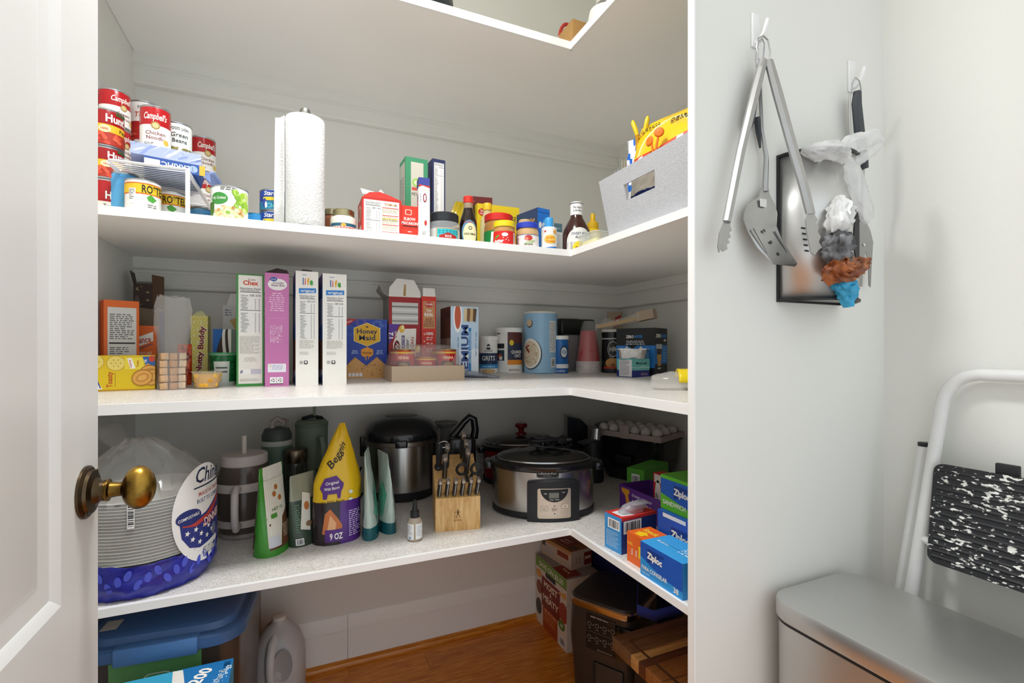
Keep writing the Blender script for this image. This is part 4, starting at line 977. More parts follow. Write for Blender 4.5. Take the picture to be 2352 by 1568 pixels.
# orange boxes behind it
def onut(p, w, h):
    p.rect(w * .1, h * .12, w * .82, h * .8, '#d8d6d2', 1); p.lines(w * .16, h * .85, w * .7, h * .3, 13, '#6a6a6a', 2); p.rect(w * .14, h * .5, w * .74, h * .018, '#222222', 2); p.lines(w * .16, h * .47, w * .6, h * .16, 7, '#6a6a6a', 2); p.rect(w * .14, h * .22, w * .74, h * .018, '#222222', 2); p.text('Nutrition', w * .8, h * .2, h * .05, '#222222', 2, rot=180, w=w * .4)
def oside(p, w, h):
    p.rect(0, h * .72, w, h * .28, '#e0a81e', 1); p.rect(w * .3, h * .05, w * .7, h * .6, '#3a1a12', 1); p.ell(0, h * .12, w * .34, h * .3, '#cfd8e2', 2); p.text('10', w * .12, h * .06, h * .13, '#2a4a8c', 3, rot=180, al='C')
carton('cracker_box', 'orange cracker box turned to its nutrition panel behind the yellow box', -.418, 1.545, z3(-.42, 1.56), .072, .045, ZV(690, -.418, 1.545) - z3(-.42, 1.56), ORG, 26, art={'front': onut, 'right': oside})
def phil(p, w, h):
    p.poly([(w * .12, h * .78), (w * .88, h * .9), (w * .88, h * .74), (w * .12, h * .62)], WHT, 2); p.text('Lance', w * .5, h * .71, h * .11, '#c23a20', 3, rot=7, bold=.02, w=w * .62); p.poly([(w * .14, h * .585), (w * .86, h * .7), (w * .86, h * .685), (w * .14, h * .57)], '#4a4a7a', 2)
    p.text('PHILIP LANCE', w * .58, h * .5, h * .06, '#f4d8c0', 2, w=w * .5); p.lines(w * .18, h * .45, w * .64, h * .36, 8, '#f0a878', 2, ctr=True)
x0, x1 = XY(295, 1.60), XY(357, 1.60); zz = z3(x0, 1.6); d_ = .06; w_ = x1 - x0 - .004; hh = ZV(747, (x0 + x1) / 2, 1.60) - zz
carton('cracker_box', 'orange open-topped cracker box with its lid flap standing up', (x0 + x1) / 2, 1.615, zz, w_, d_, hh, '#e4671c', 6, art={'front': phil}, open_top=True,
       flaps=[([(-w_/2, d_/2, hh), (w_/2, d_/2, hh), (w_/2, d_/2 + .012, hh + .048), (-w_/2, d_/2 + .012, hh + .055)], '#6b5a48'), ([(-w_/2, -d_/2, hh), (-w_/2, d_/2, hh), (-w_/2 - .004, d_/2, hh + .05)], '#7a6650')])
def brownie(p, w, h):
    rg = random.Random(9)
    for k in range(40): p.ell(rg.uniform(.05, .95) * w, rg.uniform(.2, .98) * h, w * .1, h * .008, rg.choice(('#6d4a34', '#8a6a50', '#3a2218', '#a88a70')), 1 + k % 3, n=8, rot=rg.uniform(-.8, .8))
    p.ell(w * .2, h * .68, w * .2, h * .2, '#5a4a44', 4); p.rect(w * .75, h * .3, w * .12, h * .16, '#7a1a1a', 4)
x0, x1 = XY(300, 1.745), XY(344, 1.745); zz = z3(x0, 1.745); w_ = x1 - x0; hh = ZV(650, (x0 + x1) / 2, 1.745) - zz; d_ = .05
t = carton('brownie_box', 'tall dark brown brownie box with torn open flaps at the back', (x0 + x1) / 2 + .005, 1.752, zz, w_, d_, hh, '#38221a', 4, art={'front': brownie}, open_top=True,
       flaps=[([(w_/2, -d_/2, hh - .07), (w_/2 + .030, -d_/2 - .006, hh - .075), (w_/2 + .029, -d_/2 - .006, hh + .022), (w_/2 - .002, -d_/2 + .002, hh + .028)], '#5e4532'), ([(-w_/2, -d_/2, hh), (-w_/2, d_/2, hh), (-w_/2 - .006, d_/2, hh + .035), (-w_/2 - .008, -d_/2, hh + .037)], '#33241c'), ([(-w_/2, d_/2, hh), (w_/2, d_/2, hh), (w_/2, d_/2 + .008, hh + .012), (-w_/2, d_/2 + .008, hh + .012)], '#8e8d88')])
def lime(p, w, h): p.text('LINE', w * .6, h * .8, w * .4, '#b8c8e8', 2, rot=90)
x0 = XY(350, 1.70); carton('snack_box', 'slim dark blue box squeezed behind the orange open box', x0 + .006, 1.71, z3(x0, 1.70), .03, .03, ZV(714, x0, 1.7) - z3(x0, 1.7), '#3a4f96', 0, art={'front': lime})
# bag of caramels
x, y, z, r, hh = cyl3(356, 434, 815, 896)
t = thing('caramel_bag', 'clear bag of wrapped caramels with a gathered crinkled top', 'bag', (x, y, z), math.radians(20))
rg = random.Random(12); hs = .0085; k = 0
wrapm = [M(c, .3, var=.08, scale=60) for c in ('#c9a27a', '#b98a5c', '#d8bfa2', '#a87848', '#cfb79c', '#b7b2ae')]
cand = []
for lv in range(5):
    for ix, (ax, ay) in enumerate(((-.0185, -.015), (0, -.018), (.0185, -.014), (-.017, .008), (.004, .006), (.018, .010))):
        zz = .0095 + lv * .0185
        g = Geo(); g.rbox(-hs, hs, -hs, hs, -hs, hs, .003, wrapm[k % 6], 2, tr=.002)
        o = g.build('caramel', t, (ax + rg.uniform(-.001, .001), ay + rg.uniform(-.001, .001), zz), (rg.uniform(-.12, .12), rg.uniform(-.12, .12), rg.uniform(-.25, .25)))
        k += 1
def bagsec(tt):
    if tt < .47: return .031, .03
    q = (tt - .47) / .53; return .031 + .008 * math.sin(q * PI) + .004 * q, .03 * (1 - q) ** 1.2 + .004
R = []; hb2 = ZV(682, x, y) - z
for i in range(15):
    tt = i / 14; a, b = bagsec(tt)
    R.append([(a * math.cos(q) + rg.uniform(-1, 1) * .0022 + .004 * tt, b * math.sin(q) + rg.uniform(-1, 1) * .0022, tt * hb2 + rg.uniform(-.004, .006) * (i == 14)) for q in (2 * PI * j / 26 for j in range(26))])
Geo().rings(R, film('#d9d4cf', .22, .12), cap1=False).build('bag_film', t, smooth=60)
def cb(p, w, h): p.rect(-.02, .1, .025, .03, '#b0744c', 1); p.rect(-.026, .085, .032, .006, '#cfc6c0', 2)
# orange candy pouch beside it
x2, y2 = XY(424, 1.58), 1.58
def sour(p, w, h):
    rg = random.Random(2)
    for k in range(40): p.ell(rg.uniform(-.45, .45) * w, rg.uniform(.05, .95) * h, w * .1, h * .03, rg.choice(('#e2541c', '#b8300e', '#f07a2c', '#8c1e0c')), 1 + k % 3, n=8, rot=rg.uniform(0, 3))
    p.rect(-w * .15, h * .62, w * .5, h * .16, '#6d1a10', 5); p.text('Tan', .0, h * .66, h * .09, '#f0d8b0', 6)
pouch('candy_pouch', 'orange red candy pouch squeezed between caramels and wafer box', x2, y2, z3(x2, y2), .034, .03, ZV(790, x2, y2) - z3(x2, y2), lambda a, t_, s: gloss('#c43c12'), art=sour, crinkle=.001)
# wafer box
def nutty(p, w, h):
    for i in range(6):
        for j in range(11):
            cx, cy = w * (i / 5), h * (j / 10); 
            if (i + j) % 2 == 0: p.poly([(cx - w * .17, cy), (cx, cy - h * .075), (cx + w * .17, cy), (cx, cy + h * .075)], '#e3cf3a', 1); p.poly([(cx - w * .11, cy), (cx, cy - h * .05), (cx + w * .11, cy), (cx, cy + h * .05)], '#efe7a8', 2)
    p.text('Nutty Buddy', w * .62, h * .12, w * .34, '#f0e9c8', 3, 'L', rot=86, bold=.09, w=h * .74); p.text('Nutty Buddy', w * .6, h * .12, w * .32, '#8c1e24', 4, 'L', rot=86, bold=.035, w=h * .72)
x, y, z, w_, hh = box3(429, 469, 728, 880, 0)
carton('wafer_box', 'upright yellow lattice wafer bar box with dark red lettering', x, y + .055, z + .003, w_ * 1.02, .05, ZV(725, x, y + .055) - z - .003, '#eee49a', 0, art={'front': nutty}, flaps=[([(-w_/2, -.025, hh * 1.0), (w_/2, -.025, hh * 1.0), (w_ * .1, .0, hh + .02), (-w_ * .2, .0, hh + .018)], '#e9e4b0')])
# cookie pie box
def moon(p, w, h):
    p.rect(0, 0, w * .55, h, '#2468b8', 1); p.ell(w * .55, h * .72, w * .24, h * .3, '#3b2a26', 2, rot=-.3); p.ell(w * .74, h * .6, w * .2, h * .42, '#f0ece4', 3, rot=.1); p.ell(w * .86, h * .66, w * .16, h * .36, '#3b2a26', 4, rot=.1); p.ell(w * .99, h * .62, w * .12, h * .4, '#f0ece4', 5, rot=.1)
    p.ell(w * .32, h * .12, w * .22, h * .12, '#e9eef4', 3); p.text("Q's", w * .45, h * .1, h * .14, '#c23a20', 4, w=w * .26); p.rect(w * .86, h * .04, w * .14, h * .2, '#222222', 6); p.rect(w * .88, h * .06, w * .03, h * .14, '#eeeeee', 7)
x0, x1 = XY(487, 1.62), XY(532, 1.62); zz = z3(x0, 1.62)
carton('cookie_box', 'small blue and white chocolate pie box behind the fruit cup', (x0 + x1) / 2, 1.625, zz, x1 - x0, .06, ZV(755, x0, 1.62) - zz, '#e9ebee', -14, art={'front': moon}, sides={'left': '#1c1d28'})
x0, x1 = XY(512, 1.74), XY(552, 1.74); zz = z3(x0, 1.74); w_ = x1 - x0; hh = ZV(700, x0, 1.74) - zz
def wbx(p, w, h): p.poly([(w * .35, h * .8), (w, h * .85), (w, h * .55)], '#c9a96a', 2); p.rect(w * .6, h * .3, w * .4, h * .1, '#3a5a9c', 2); p.lines(w * .1, h * .95, w * .4, h * .1, 3, '#8888a0', 2)
carton('snack_box', 'white open box standing behind the green edged cereal', (x0 + x1) / 2, 1.745, zz, w_, .05, hh, '#d9d8da', 0, art={'front': wbx}, flaps=[([(-w_ * .3, -.025, hh), (w_/2, -.025, hh), (w_/2, -.02, hh + .04), (-w_ * .1, -.02, hh + .036)], '#e2e1e2')])
# fruit cup, green yoghurt tub
x, y, z, r, hh = cyl3(440, 512, 852, 894)
t = thing('fruit_cup', 'clear bowl cup of diced peaches with a film lid', 'cup', (x, y, z))
Geo().lathe([(r * .66, 0), (r * .72, .003), (r * .98, hh - .003), (r * 1.04, hh - .002), (r * 1.04, hh)], film('#efe4c4', .3, .06), 36).build('cup_wall', t)
Geo().lathe([(r * .64, .003), (r * .92, hh * .82), (r * .5, hh * .86), (.001, hh * .85)], M('#dba02a', .3, var=.1, scale=120, bump=.8, bscale=160), 30).build('peach_filling', t)
rg = random.Random(5)
for k in range(16):
    a = 2 * PI * k / 16; zz = hh * (.22 + .26 * (k % 3)); rr = (.66 + .3 * zz / hh) * r * .94
    g = Geo(); g.rbox(-.0055, .0055, -.0035, .0035, -.0045, .0045, .001, M(('#e2aa34', '#d3952a', '#e9b84c')[k % 3], .25), 1, tr=.001); g.build('peach_dice', t, (rr * math.sin(a), -rr * math.cos(a), zz), (.2, .3, a + rg.uniform(-.4, .4)))
def tub(p, r, h): p.rect(-r * .75, h * .06, r * 1.15, h * .72, '#dfe2de', 1); p.rect(-r * .6, h * .55, r * .85, h * .05, '#555c58', 2); p.rect(-r * .6, h * .42, r * .85, h * .05, '#555c58', 2); p.rect(-r * .5, h * .14, r * .3, h * .1, '#b8bcb8', 2)
x, y, z, r, hh = cyl3(479, 547, 814, 886)
t = thing('yoghurt_tub', 'white tub with a green marbled sleeve and barcode label', 'tub', (x, y + .01, z))
Rf = lambda b: r * (.82 + .18 * b / hh)
Geo().lathe([(Rf(0) * .96, 0), (Rf(0), .004), (Rf(hh), hh)], gloss('#e6e9e4'), 36).build('tub_body', t)
Geo().lathe([(Rf(hh * .2) + .0006, hh * .12), (Rf(hh) + .0006, hh * .98)], M('#2c7a46', .3, var=.3, scale=90, dark='#16502c'), 36, cap0=False, cap1=False).build('green_sleeve', t)
Geo().lathe([(Rf(hh) + .003, hh), (Rf(hh) + .003, hh + .005), (Rf(hh), hh + .0055), (.001, hh + .005)], M('#4a9a62', .3), 36).build('lid', t)
g = Geo(); tub(Pr(g, rnd(r, math.radians(aim(x, y)), 0, lambda b: Rf(b) + .001)), r, hh); g.build('label_print', t, smooth=0)
# ---- tall cereal boxes
def chex(p, w, h):
    p.rect(w * .07, h * .025, w * .87, h * .965, '#eeece4', 1); p.text('Corn', w * .55, h * .945, h * .018, '#7a2a1e', 2, w=w * .26); p.text('Chex', w * .52, h * .905, h * .04, '#d2401c', 2, bold=.03, w=w * .56)
    p.nutri(w * .12, h * .48, w * .78, h * .405); p.lines(w * .12, h * .45, w * .78, h * .16, 18, '#b5b2aa', 2, seed=4); p.lines(w * .2, h * .26, w * .6, h * .04, 4, '#c2bfb6', 2, ctr=True)
    p.rect(w * .1, h * .11, w * .4, h * .045, '#f6f5f2', 2); p.text('B', w * .18, h * .118, h * .028, '#2a2f6a', 3, shear=.3); p.rect(w * .52, h * .11, w * .38, h * .045, '#c6c6d2', 2); p.lines(w * .12, h * .07, w * .76, h * .025, 3, '#bbb8b0', 2)
x, y, z, w_, hh = box3(543, 606, 630, 887, 4)
carton('cereal_box', 'tall white cereal box with green edges beside the pink one', x, y, z, w_, .15, hh, '#3f8f45', 4, art={'front': chex})
def bran(p, w, h):
    p.ell(w * .52, h * .9, w * .4, h * .052, '#eee9ea', 2); p.ell(w * .36, h * .945, w * .15, h * .018, '#2a55a8', 3); p.text('Great', w * .36, h * .94, h * .012, WHT, 4); p.text('Crunchy', w * .55, h * .905, h * .02, '#6d3a52', 3, w=w * .45); p.text('Raisin Bran', w * .55, h * .883, h * .02, '#6d3a52', 3, w=w * .55)
    p.lines(w * .16, h * .83, w * .7, h * .17, 9, '#f0c6e0', 2, ctr=True, fill=.42); p.rect(w * .16, h * .6, w * .7, h * .002, '#e0b0d0', 2)
    rg = random.Random(21); c = w * .055
    for row in range(14):
        for col_ in range(9):
            if rg.random() < .6: p.rect(w * .22 + col_ * c, h * .53 - row * c * 1.05, c * rg.choice((.35, 1.05)), c * .36, '#f2d8ea', 2)
            if rg.random() < .3: p.rect(w * .22 + col_ * c, h * .53 - row * c * 1.05, c * .36, c * 1.05, '#f2d8ea', 2)
    p.rrect(w * .12, h * .125, w * .76, h * .075, w * .04, '#eceaf2', 2); p.lines(w * .3, h * .19, w * .5, h * .045, 4, '#b8bad8', 3); p.ell(w * .22, h * .18, w * .05, w * .05, '#d8d8a8', 3)
    for cx in (.34, .62):
        p.rect(w * (cx - .13), h * .022, w * .26, h * .06, '#efeef0', 2); p.rect(w * (cx - .13), h * .02, w * .26, h * .006, '#1d1d1d', 3)
        for k in range(3):
            a = 2 * PI * k / 3 + .5; p.poly([(w * (cx + .075 * math.cos(a + q)), h * .054 + w * .075 * math.sin(a + q)) if i < 4 else (w * (cx + .045 * math.cos(a + q)), h * .054 + w * .045 * math.sin(a + q)) for i, q in enumerate((0, .45, .9, 1.4, 1.4, .9, .45, 0))], '#222222', 3)
x, y, z, w_, hh = box3(607, 663, 627, 887, 2)
t = carton('cereal_box', 'tall pink raisin bran cereal box with a torn open top', x + .001, y, z, w_ * .99, .15, hh, '#c878b0', 2, art={'front': bran}, open_top=True,
           flaps=[([(-w_/2, -.075, hh), (w_/2, -.075, hh), (w_ * .42, -.06, hh + .011), (.0, -.055, hh + .016), (-w_ * .42, -.05, hh + .006)], '#3a2c30'), ([(-w_/2, .075, hh), (w_/2, .075, hh), (w_ * .3, .05, hh + .016), (-w_ * .1, .05, hh + .02)], '#4a3a3e')])
def life(p, w, h):
    for ch, c, xx, ww in (('l', '#2a55a8', .31, .04), ('i', '#d2402c', .4, .04), ('f', '#e9a81e', .5, .1), ('e', '#4aa03c', .62, .15)):
        p.text(ch, w * xx, h * .885, h * .055, c, 3, 'L', bold=.06, w=w * ww if ch in 'li' else w * ww)
    p.rect(w * .28, h * .965, w * .2, h * .006, '#8a9ac8', 2)
    p.poly([(w * .14, h * .805), (w * .9, h * .815), (w * .9, h * .855), (w * .14, h * .85)], '#2a7fd0', 2); p.text('original', w * .52, h * .82, h * .022, WHT, 3, bold=.02, w=w * .6)
    p.nutri(w * .16, h * .41, w * .72, h * .385, '160 210'); p.lines(w * .17, h * .4, w * .7, h * .075, 8, '#bdbab2', 2); p.lines(w * .17, h * .3, w * .42, h * .03, 4, '#c4c1ba', 2)
    p.rect(w * .17, h * .19, w * .16, h * .03, '#d4d2cc', 2); p.lines(w * .18, h * .218, w * .14, h * .025, 3, '#8a8a86', 3); p.rrect(w * .36, h * .188, w * .17, h * .034, w * .05, '#4a4a4a', 2); p.ell(w * .445, h * .208, w * .045, h * .009, '#efeeea', 3)
def lifes(p, w, h):
    p.rect(0, h * .78, w, h * .1, '#2a63b8', 1); p.rect(0, h * .9, w, h * .1, '#6a5a9a', 1); p.rect(0, h * .5, w, h * .28, '#9aa6c8', 1); p.poly([(0, h * .5), (w, h * .55), (w, h * .4), (0, h * .42)], '#2a63b8', 2); p.rect(0, h * .1, w, h * .34, '#8a5632', 1); p.poly([(0, h * .02), (w, h * .1), (w, h * .14), (0, h * .12)], '#b8bccc', 2); p.rect(0, 0, w, h * .05, '#22396c', 2)
for (u0, u1, vt, vb, rz), lab, fl_ in (((679, 731, 623, 886, 3), 'tall white oat cereal box with a slightly open top beside the pink one', 1), ((741, 796, 629, 884, 3), 'tall white oat cereal box with a closed top beside the blue graham crackers', 0)):
    x, y, z, w_, hh = box3(u0, u1, vt, vb, rz)
    fl2 = [([(-w_ * .3, -.03, hh), (w_/2, -.03, hh), (w_ * .3, .01, hh + .016), (-w_ * .1, .01, hh + .018)], '#4a443e')] if fl_ else []
    carton('cereal_box', lab, x, y, z, w_, .16, hh, '#eeece6', rz, art={'front': life, 'left': lifes}, sides={'left': '#2c4f9c'}, flaps=fl2)
# graham crackers
def honey(p, w, h):
    rg = random.Random(3)
    for cx, cy, c, n in ((.35, .95, '#c87a6a', 16), (.75, .9, '#7aa8e0', 18), (.08, .8, '#5a90d8', 14), (.93, .96, '#9ab8e8', 10)):
        for k in range(n): a = 2 * PI * k / n; p.poly([(w * cx + .006 * math.cos(a), h * cy + .006 * math.sin(a)), (w * cx + .017 * math.cos(a - .04), h * cy + .017 * math.sin(a - .04)), (w * cx + .018 * math.cos(a + .04), h * cy + .018 * math.sin(a + .04))], c, 1)
    p.poly([(0, h), (w * .24, h), (w * .05, h * .89), (0, h * .89)], '#b82a30', 2); p.text('NBO', w * .08, h * .94, h * .03, '#f0c8c8', 3, rot=20)
    for s_, c in ((1.06, '#e8d88a'), (1, '#e0ac1e')):
        p.poly([(w * .5 + s_ * w * .31 * q[0], h * .74 + s_ * h * .19 * q[1]) for q in ((0, 1), (1, .55), (1, -.55), (0, -1), (-1, -.55), (-1, .55))][::-1], c, 2 + (s_ == 1))
    p.text('Honey', w * .5, h * .755, h * .085, '#1c2f4c', 5, bold=.02, w=w * .5); p.text('Maid', w * .5, h * .645, h * .085, '#1c2f4c', 5, bold=.02, w=w * .4); p.ell(w * .5, h * .87, w * .03, h * .012, '#1c2f4c', 5)
    p.poly([(w * .5 + w * .15 * q[0], h * .44 + h * .09 * q[1]) for q in ((0, 1), (1, .5), (1, -.5), (.4, -1), (0, -.7), (-.4, -1), (-1, -.5), (-1, .5))][::-1], '#e0952a', 4); p.text('Honey', w * .5, h * .41, h * .045, '#4a2410', 5, shear=.2, w=w * .25); p.rect(w * .46, h * .3, w * .02, h * .06, '#e0952a', 4); p.rect(w * .52, h * .32, w * .02, h * .05, '#e0952a', 4)
    p.lines(w * .1, h * .48, w * .2, h * .07, 3, '#aac0e8', 3, ctr=True); p.lines(w * .7, h * .48, w * .22, h * .08, 3, '#aac0e8', 3, ctr=True)
    for q in (((0, 0), (0, .22), (.2, .36), (.46, .22), (.46, 0)), ((.3, 0), (.46, .2), (.74, .36), (1, .2), (1, 0))):
        p.poly([(w * a, h * b) for a, b in q][::-1], '#c08a4a', 4 + (q[0][0] > 0) * 2); p.poly([(w * (.03 + a * .96), h * b * .96) for a, b in q][::-1], '#cf9c5c', 5 + (q[0][0] > 0) * 2)
    for k in range(26): p.ell(w * rg.uniform(.05, .95), h * rg.uniform(.04, .24), w * .012, h * .01, '#8c5a2c', 9, n=6)
    for k in range(4): p.rect(w * (.04 + .09 * k), h * .03, w * .07, h * .06, '#e6e4ea', 10)
x, y, z, w_, hh = box3(796, 889, 733, 868, 0)
carton('graham_cracker_box', 'royal blue graham cracker box with a yellow honeycomb badge', x, y, z, w_, .06, hh, '#2340a0', 0, art={'front': honey})
# popcorn boxes
def pop(p, w, h):
    p.rect(w * .1, h * .66, w * .82, h * .27, '#c9c9c4', 1)
    for k in range(5): p.rect(w * .1, h * (.69 + .045 * k), w * .82, h * .018, ('#8a8a88', '#e4e4e0', '#9a9a98', '#dededa', '#777777')[k], 2)
    p.poly([(0, h * .4), (0, h * .66), (w * .34, h * .66)], '#5a2f98', 2); p.text('12', w * .13, h * .52, w * .17, WHT, 3, rot=90, bold=.03); p.text('BAGS', w * .24, h * .535, w * .06, WHT, 3, rot=90)
    p.poly([(w * .14, h * .06), (w * .13, h * .42), (w * .3, h * .6), (w * .86, h * .61), (w * .84, h * .3), (w * .87, h * .08)], '#efece6', 3)
    p.ell(w * .25, h * .36, w * .1, h * .1, '#7a1a22', 4); p.text('Jolly', w * .3, h * .28, w * .11, WHT, 5, 'L', rot=90, shear=.2, w=h * .15); p.rect(w * .4, h * .2, w * .09, h * .32, '#3d2a88', 4); p.text('MOVIE THEATER', w * .47, h * .21, w * .055, WHT, 5, 'L', rot=90, w=h * .3); p.text('Butter', w * .62, h * .24, w * .11, '#4a4a78', 4, 'L', rot=90, shear=.25, w=h * .24); p.text('POPCORN', w * .78, h * .2, w * .09, '#b02a2c', 4, 'L', rot=90, w=h * .3)
    for cx, cy in ((.16, .1), (.4, .6), (.9, .35), (.24, .16)): p.ell(w * cx, h * cy, w * .09, h * .045, '#e6b83c', 5); p.ell(w * (cx + .03), h * (cy + .02), w * .05, h * .03, '#f4e2a0', 6)
x0, x1 = XY(893, 1.66), XY(966, 1.66); zz = z3(x0, 1.66); w_ = x1 - x0; hh = ZV(682, (x0 + x1) / 2, 1.66) - zz; d_ = .12
t = carton('popcorn_box', 'dark red popcorn box with its white flap standing up', (x0 + x1) / 2, 1.66, zz, w_, d_, hh, '#9c1c22', 0, art={'front': pop}, sides={'left': '#8a8a84'}, open_top=True,
           flaps=[([(-w_/2, -d_/2, hh), (w_/2, -d_/2, hh), (w_/2, -d_/2 + .004, hh + .02), (w_ * .3, -d_/2 + .007, hh + .06), (-w_ * .24, -d_/2 + .007, hh + .063), (-w_ * .48, -d_/2 + .004, hh + .03)], '#e2e0da'), ([(-w_/2, -d_/2, hh), (-w_/2, d_/2, hh), (-w_/2 - .025, d_/2, hh + .03), (-w_/2 - .028, -d_/2 + .02, hh + .04), (-w_/2 - .02, -d_/2, hh + .012)], '#9a9992'), ([(-.006, -d_/2 - .0005, hh + .004), (.003, -d_/2 - .0005, hh + .004), (.004, -d_/2 + .004, hh + .042), (-.001, -d_/2 + .004, hh + .045)], '#b08a58')])
def orv(p, w, h):
    p.rect(w * .12, h * .6, w * .8, h * .34, '#c98c5c', 1); p.ell(w * .52, h * .9, w * .3, h * .035, '#c23a26', 2); p.text('Orville', w * .52, h * .89, h * .03, WHT, 3, shear=.25, w=w * .5); p.text('Only', w * .52, h * .81, h * .035, WHT, 2, shear=.2, w=w * .36); p.text('REAL', w * .52, h * .755, h * .04, WHT, 2, bold=.03, w=w * .62); p.lines(w * .16, h * .73, w * .7, h * .11, 6, '#7a4a30', 2, ctr=True)
    p.text('100%', w * .56, h * .52, h * .035, WHT, 2, bold=.03, w=w * .5); p.lines(w * .34, h * .5, w * .5, h * .05, 2, '#f4cfc8', 2); p.lines(w * .34, h * .43, w * .5, h * .03, 1, '#f4cfc8', 2); p.lines(w * .34, h * .36, w * .5, h * .06, 3, '#f4cfc8', 2); p.lines(w * .2, h * .25, w * .6, h * .05, 2, '#f4cfc8', 2)
    for yy in (.53, .44, .37): p.ell(w * .2, h * yy, w * .05, h * .012, '#f4cfc8', 2)
x0, x1 = XY(967, 1.66), XY(1001, 1.66); zz = z3(x0, 1.66); w_ = x1 - x0 - .001; hh = ZV(680, x0, 1.66) - zz; d_ = .12
carton('popcorn_box', 'slim bright red popcorn box with an open white flap', (x0 + x1) / 2 + .001, 1.66, zz, w_, d_, hh, '#d0301f', -3, art={'front': orv}, open_top=True, flaps=[([(-w_ * .4, -d_/2, hh), (w_ * .46, -d_/2, hh), (w_ * .42, -d_/2 + .004, hh + .029), (-w_ * .38, -d_/2 + .004, hh + .03)], '#e8e6e0')])
# tray of red cans under torn shrink film
x, y, z, w_, hh = box3(900, 1067, 836, 875, 2)
ht, dt = .048, .135; kr = card('#b9a48c')
t = thing('can_tray', 'low cardboard tray of red cans under torn shrink wrap', 'tray', (x - math.sin(.035) * dt / 2, y + dt / 2, z), math.radians(2))
for nm, b in (('tray_side', (-w_/2, w_/2, -dt/2, -dt/2 + .003, 0, ht)), ('tray_side', (-w_/2, w_/2, dt/2 - .003, dt/2, 0, ht)), ('tray_side', (-w_/2, -w_/2 + .003, -dt/2 + .003, dt/2 - .003, 0, ht)), ('tray_side', (w_/2 - .003, w_/2, -dt/2 + .003, dt/2 - .003, 0, ht)), ('tray_bottom', (-w_/2 + .003, w_/2 - .003, -dt/2 + .003, dt/2 - .003, 0, .003))):
    Geo().box(*b, kr).build(nm, t, smooth=0)
hf = ZV(800, x, y + .03) - z
R = []; rg = random.Random(9)
for i in range(9):
    q = i / 8; zz = ht * .9 + (hf - ht * .9 + .012) * math.sin(q * PI / 2); s_ = math.cos(q * PI / 2) ** .35
    R.append([(max(.02, w_/2 * s_) * math.copysign(abs(math.cos(a)) ** .5, math.cos(a)) * 1.01 + rg.uniform(-.0025, .0025), max(.012, dt/2 * s_) * math.copysign(abs(math.sin(a)) ** .5, math.sin(a)) * 1.02 + rg.uniform(-.0025, .0025), zz + rg.uniform(-.002, .002)) for a in (2 * PI * j / 40 for j in range(40))])
Geo().rings(R, film('#e2d8d8', .2, .1), cap0=False).build('shrink_film', t, smooth=60)
tx, ty, tz = x - math.sin(.035) * dt / 2, y + dt / 2, z
def redcan(p, r, h): p.rect(-r * .7, h * .12, r * 1.4, h * .5, '#4a2a14', 1); p.ell(0, h * .45, r * .5, h * .12, '#8a6a3a', 2); p.rect(-r * .4, h * .14, r * .8, h * .2, '#e9e6e0', 2); p.bars(-r * .38, h * .15, r * .76, h * .18, bgc=None); p.rect(-PI * r, h * .86, 2 * PI * r, h * .06, '#d3a83c', 1); p.text('VIENNA', 0, h * .68, h * .1, '#f0d8b0', 2, w=r * 1.1)
rc = min(.0325, w_ / 6 - .002)
for j, yy in enumerate((-dt/2 + .004 + rc, dt/2 - .004 - rc)):
    for i in range(3):
        xx = (i - 1) * (2 * rc + .003); lab = (('front corner red can of the tray beside the graham crackers', 'middle front red can of the shrink wrapped tray', 'front corner red can of the tray beside the saltines'), ('back corner red can of the tray beside the graham crackers', 'middle back red can of the shrink wrapped tray', 'back corner red can of the tray beside the saltines'))[j][i]
        put('red_can', lab, tx + xx, ty + yy, tz + .0035, rc, (hf - .006) if i != 1 else hf - .03, '#b0161c', redcan, (-8, 4, 10)[i], lid='#b58a4c')
# saltines
def salt(p, w, h):
    p.rect(0, h * .38, w, h * .62, '#bcd2e6', 1); p.rect(0, 0, w, h * .4, '#d9e4ee', 1.2); p.ell(w * .25, h * .85, w * .16, h * .22, '#eef2f5', 2); p.ell(w * .25, h * .86, w * .11, h * .18, '#c25a3c', 3)
    for k, c in enumerate(('#d8c49a', '#7a5a3a', '#c9a878', '#5f4630')): p.poly([(w * (.48 + .11 * k), h * .98), (w * (.6 + .11 * k), h * .97), (w * (.56 + .11 * k), h * .78), (w * (.46 + .11 * k), h * .8)], c, 3 + k)
    p.text('PREMIUM', w * .62, -h * .12, w * .25, '#2a4a88', 4, 'L', rot=90, bold=.03, w=h * .86); p.rect(w * .64, h * .08, w * .09, h * .62, '#2f7fc0', 3); p.text('SALTINE CRACKERS', w * .715, h * .2, w * .06, '#cfe4f2', 4, 'L', rot=90, w=h * .45); p.text('topped with sea salt', w * .28, h * .15, w * .05, '#4a6a9a', 4, 'L', rot=90, w=h * .42); p.text('NET WT 16 OZ', w * .93, h * .3, w * .05, '#4a6a9a', 4, 'L', rot=90, w=h * .34)
def salts(p, w, h): p.rect(0, h * .55, w, h * .45, '#5a3a30', 1); p.poly([(w * .5, h * .2), (w * .62, h * .7), (w * .58, h * .7), (w * .46, h * .2)], '#221c1c', 2); p.rect(w * .5, h * .85, w * .5, h * .1, '#3f2a2a', 2)
x, y, z, w_, hh = box3(1035, 1099, 704, 866, 0)
carton('cracker_box', 'tall pale blue saltine box with big blue sideways lettering', x, y, z, w_, .13, hh, '#9a8a84', 0, art={'front': salt, 'left': salts})
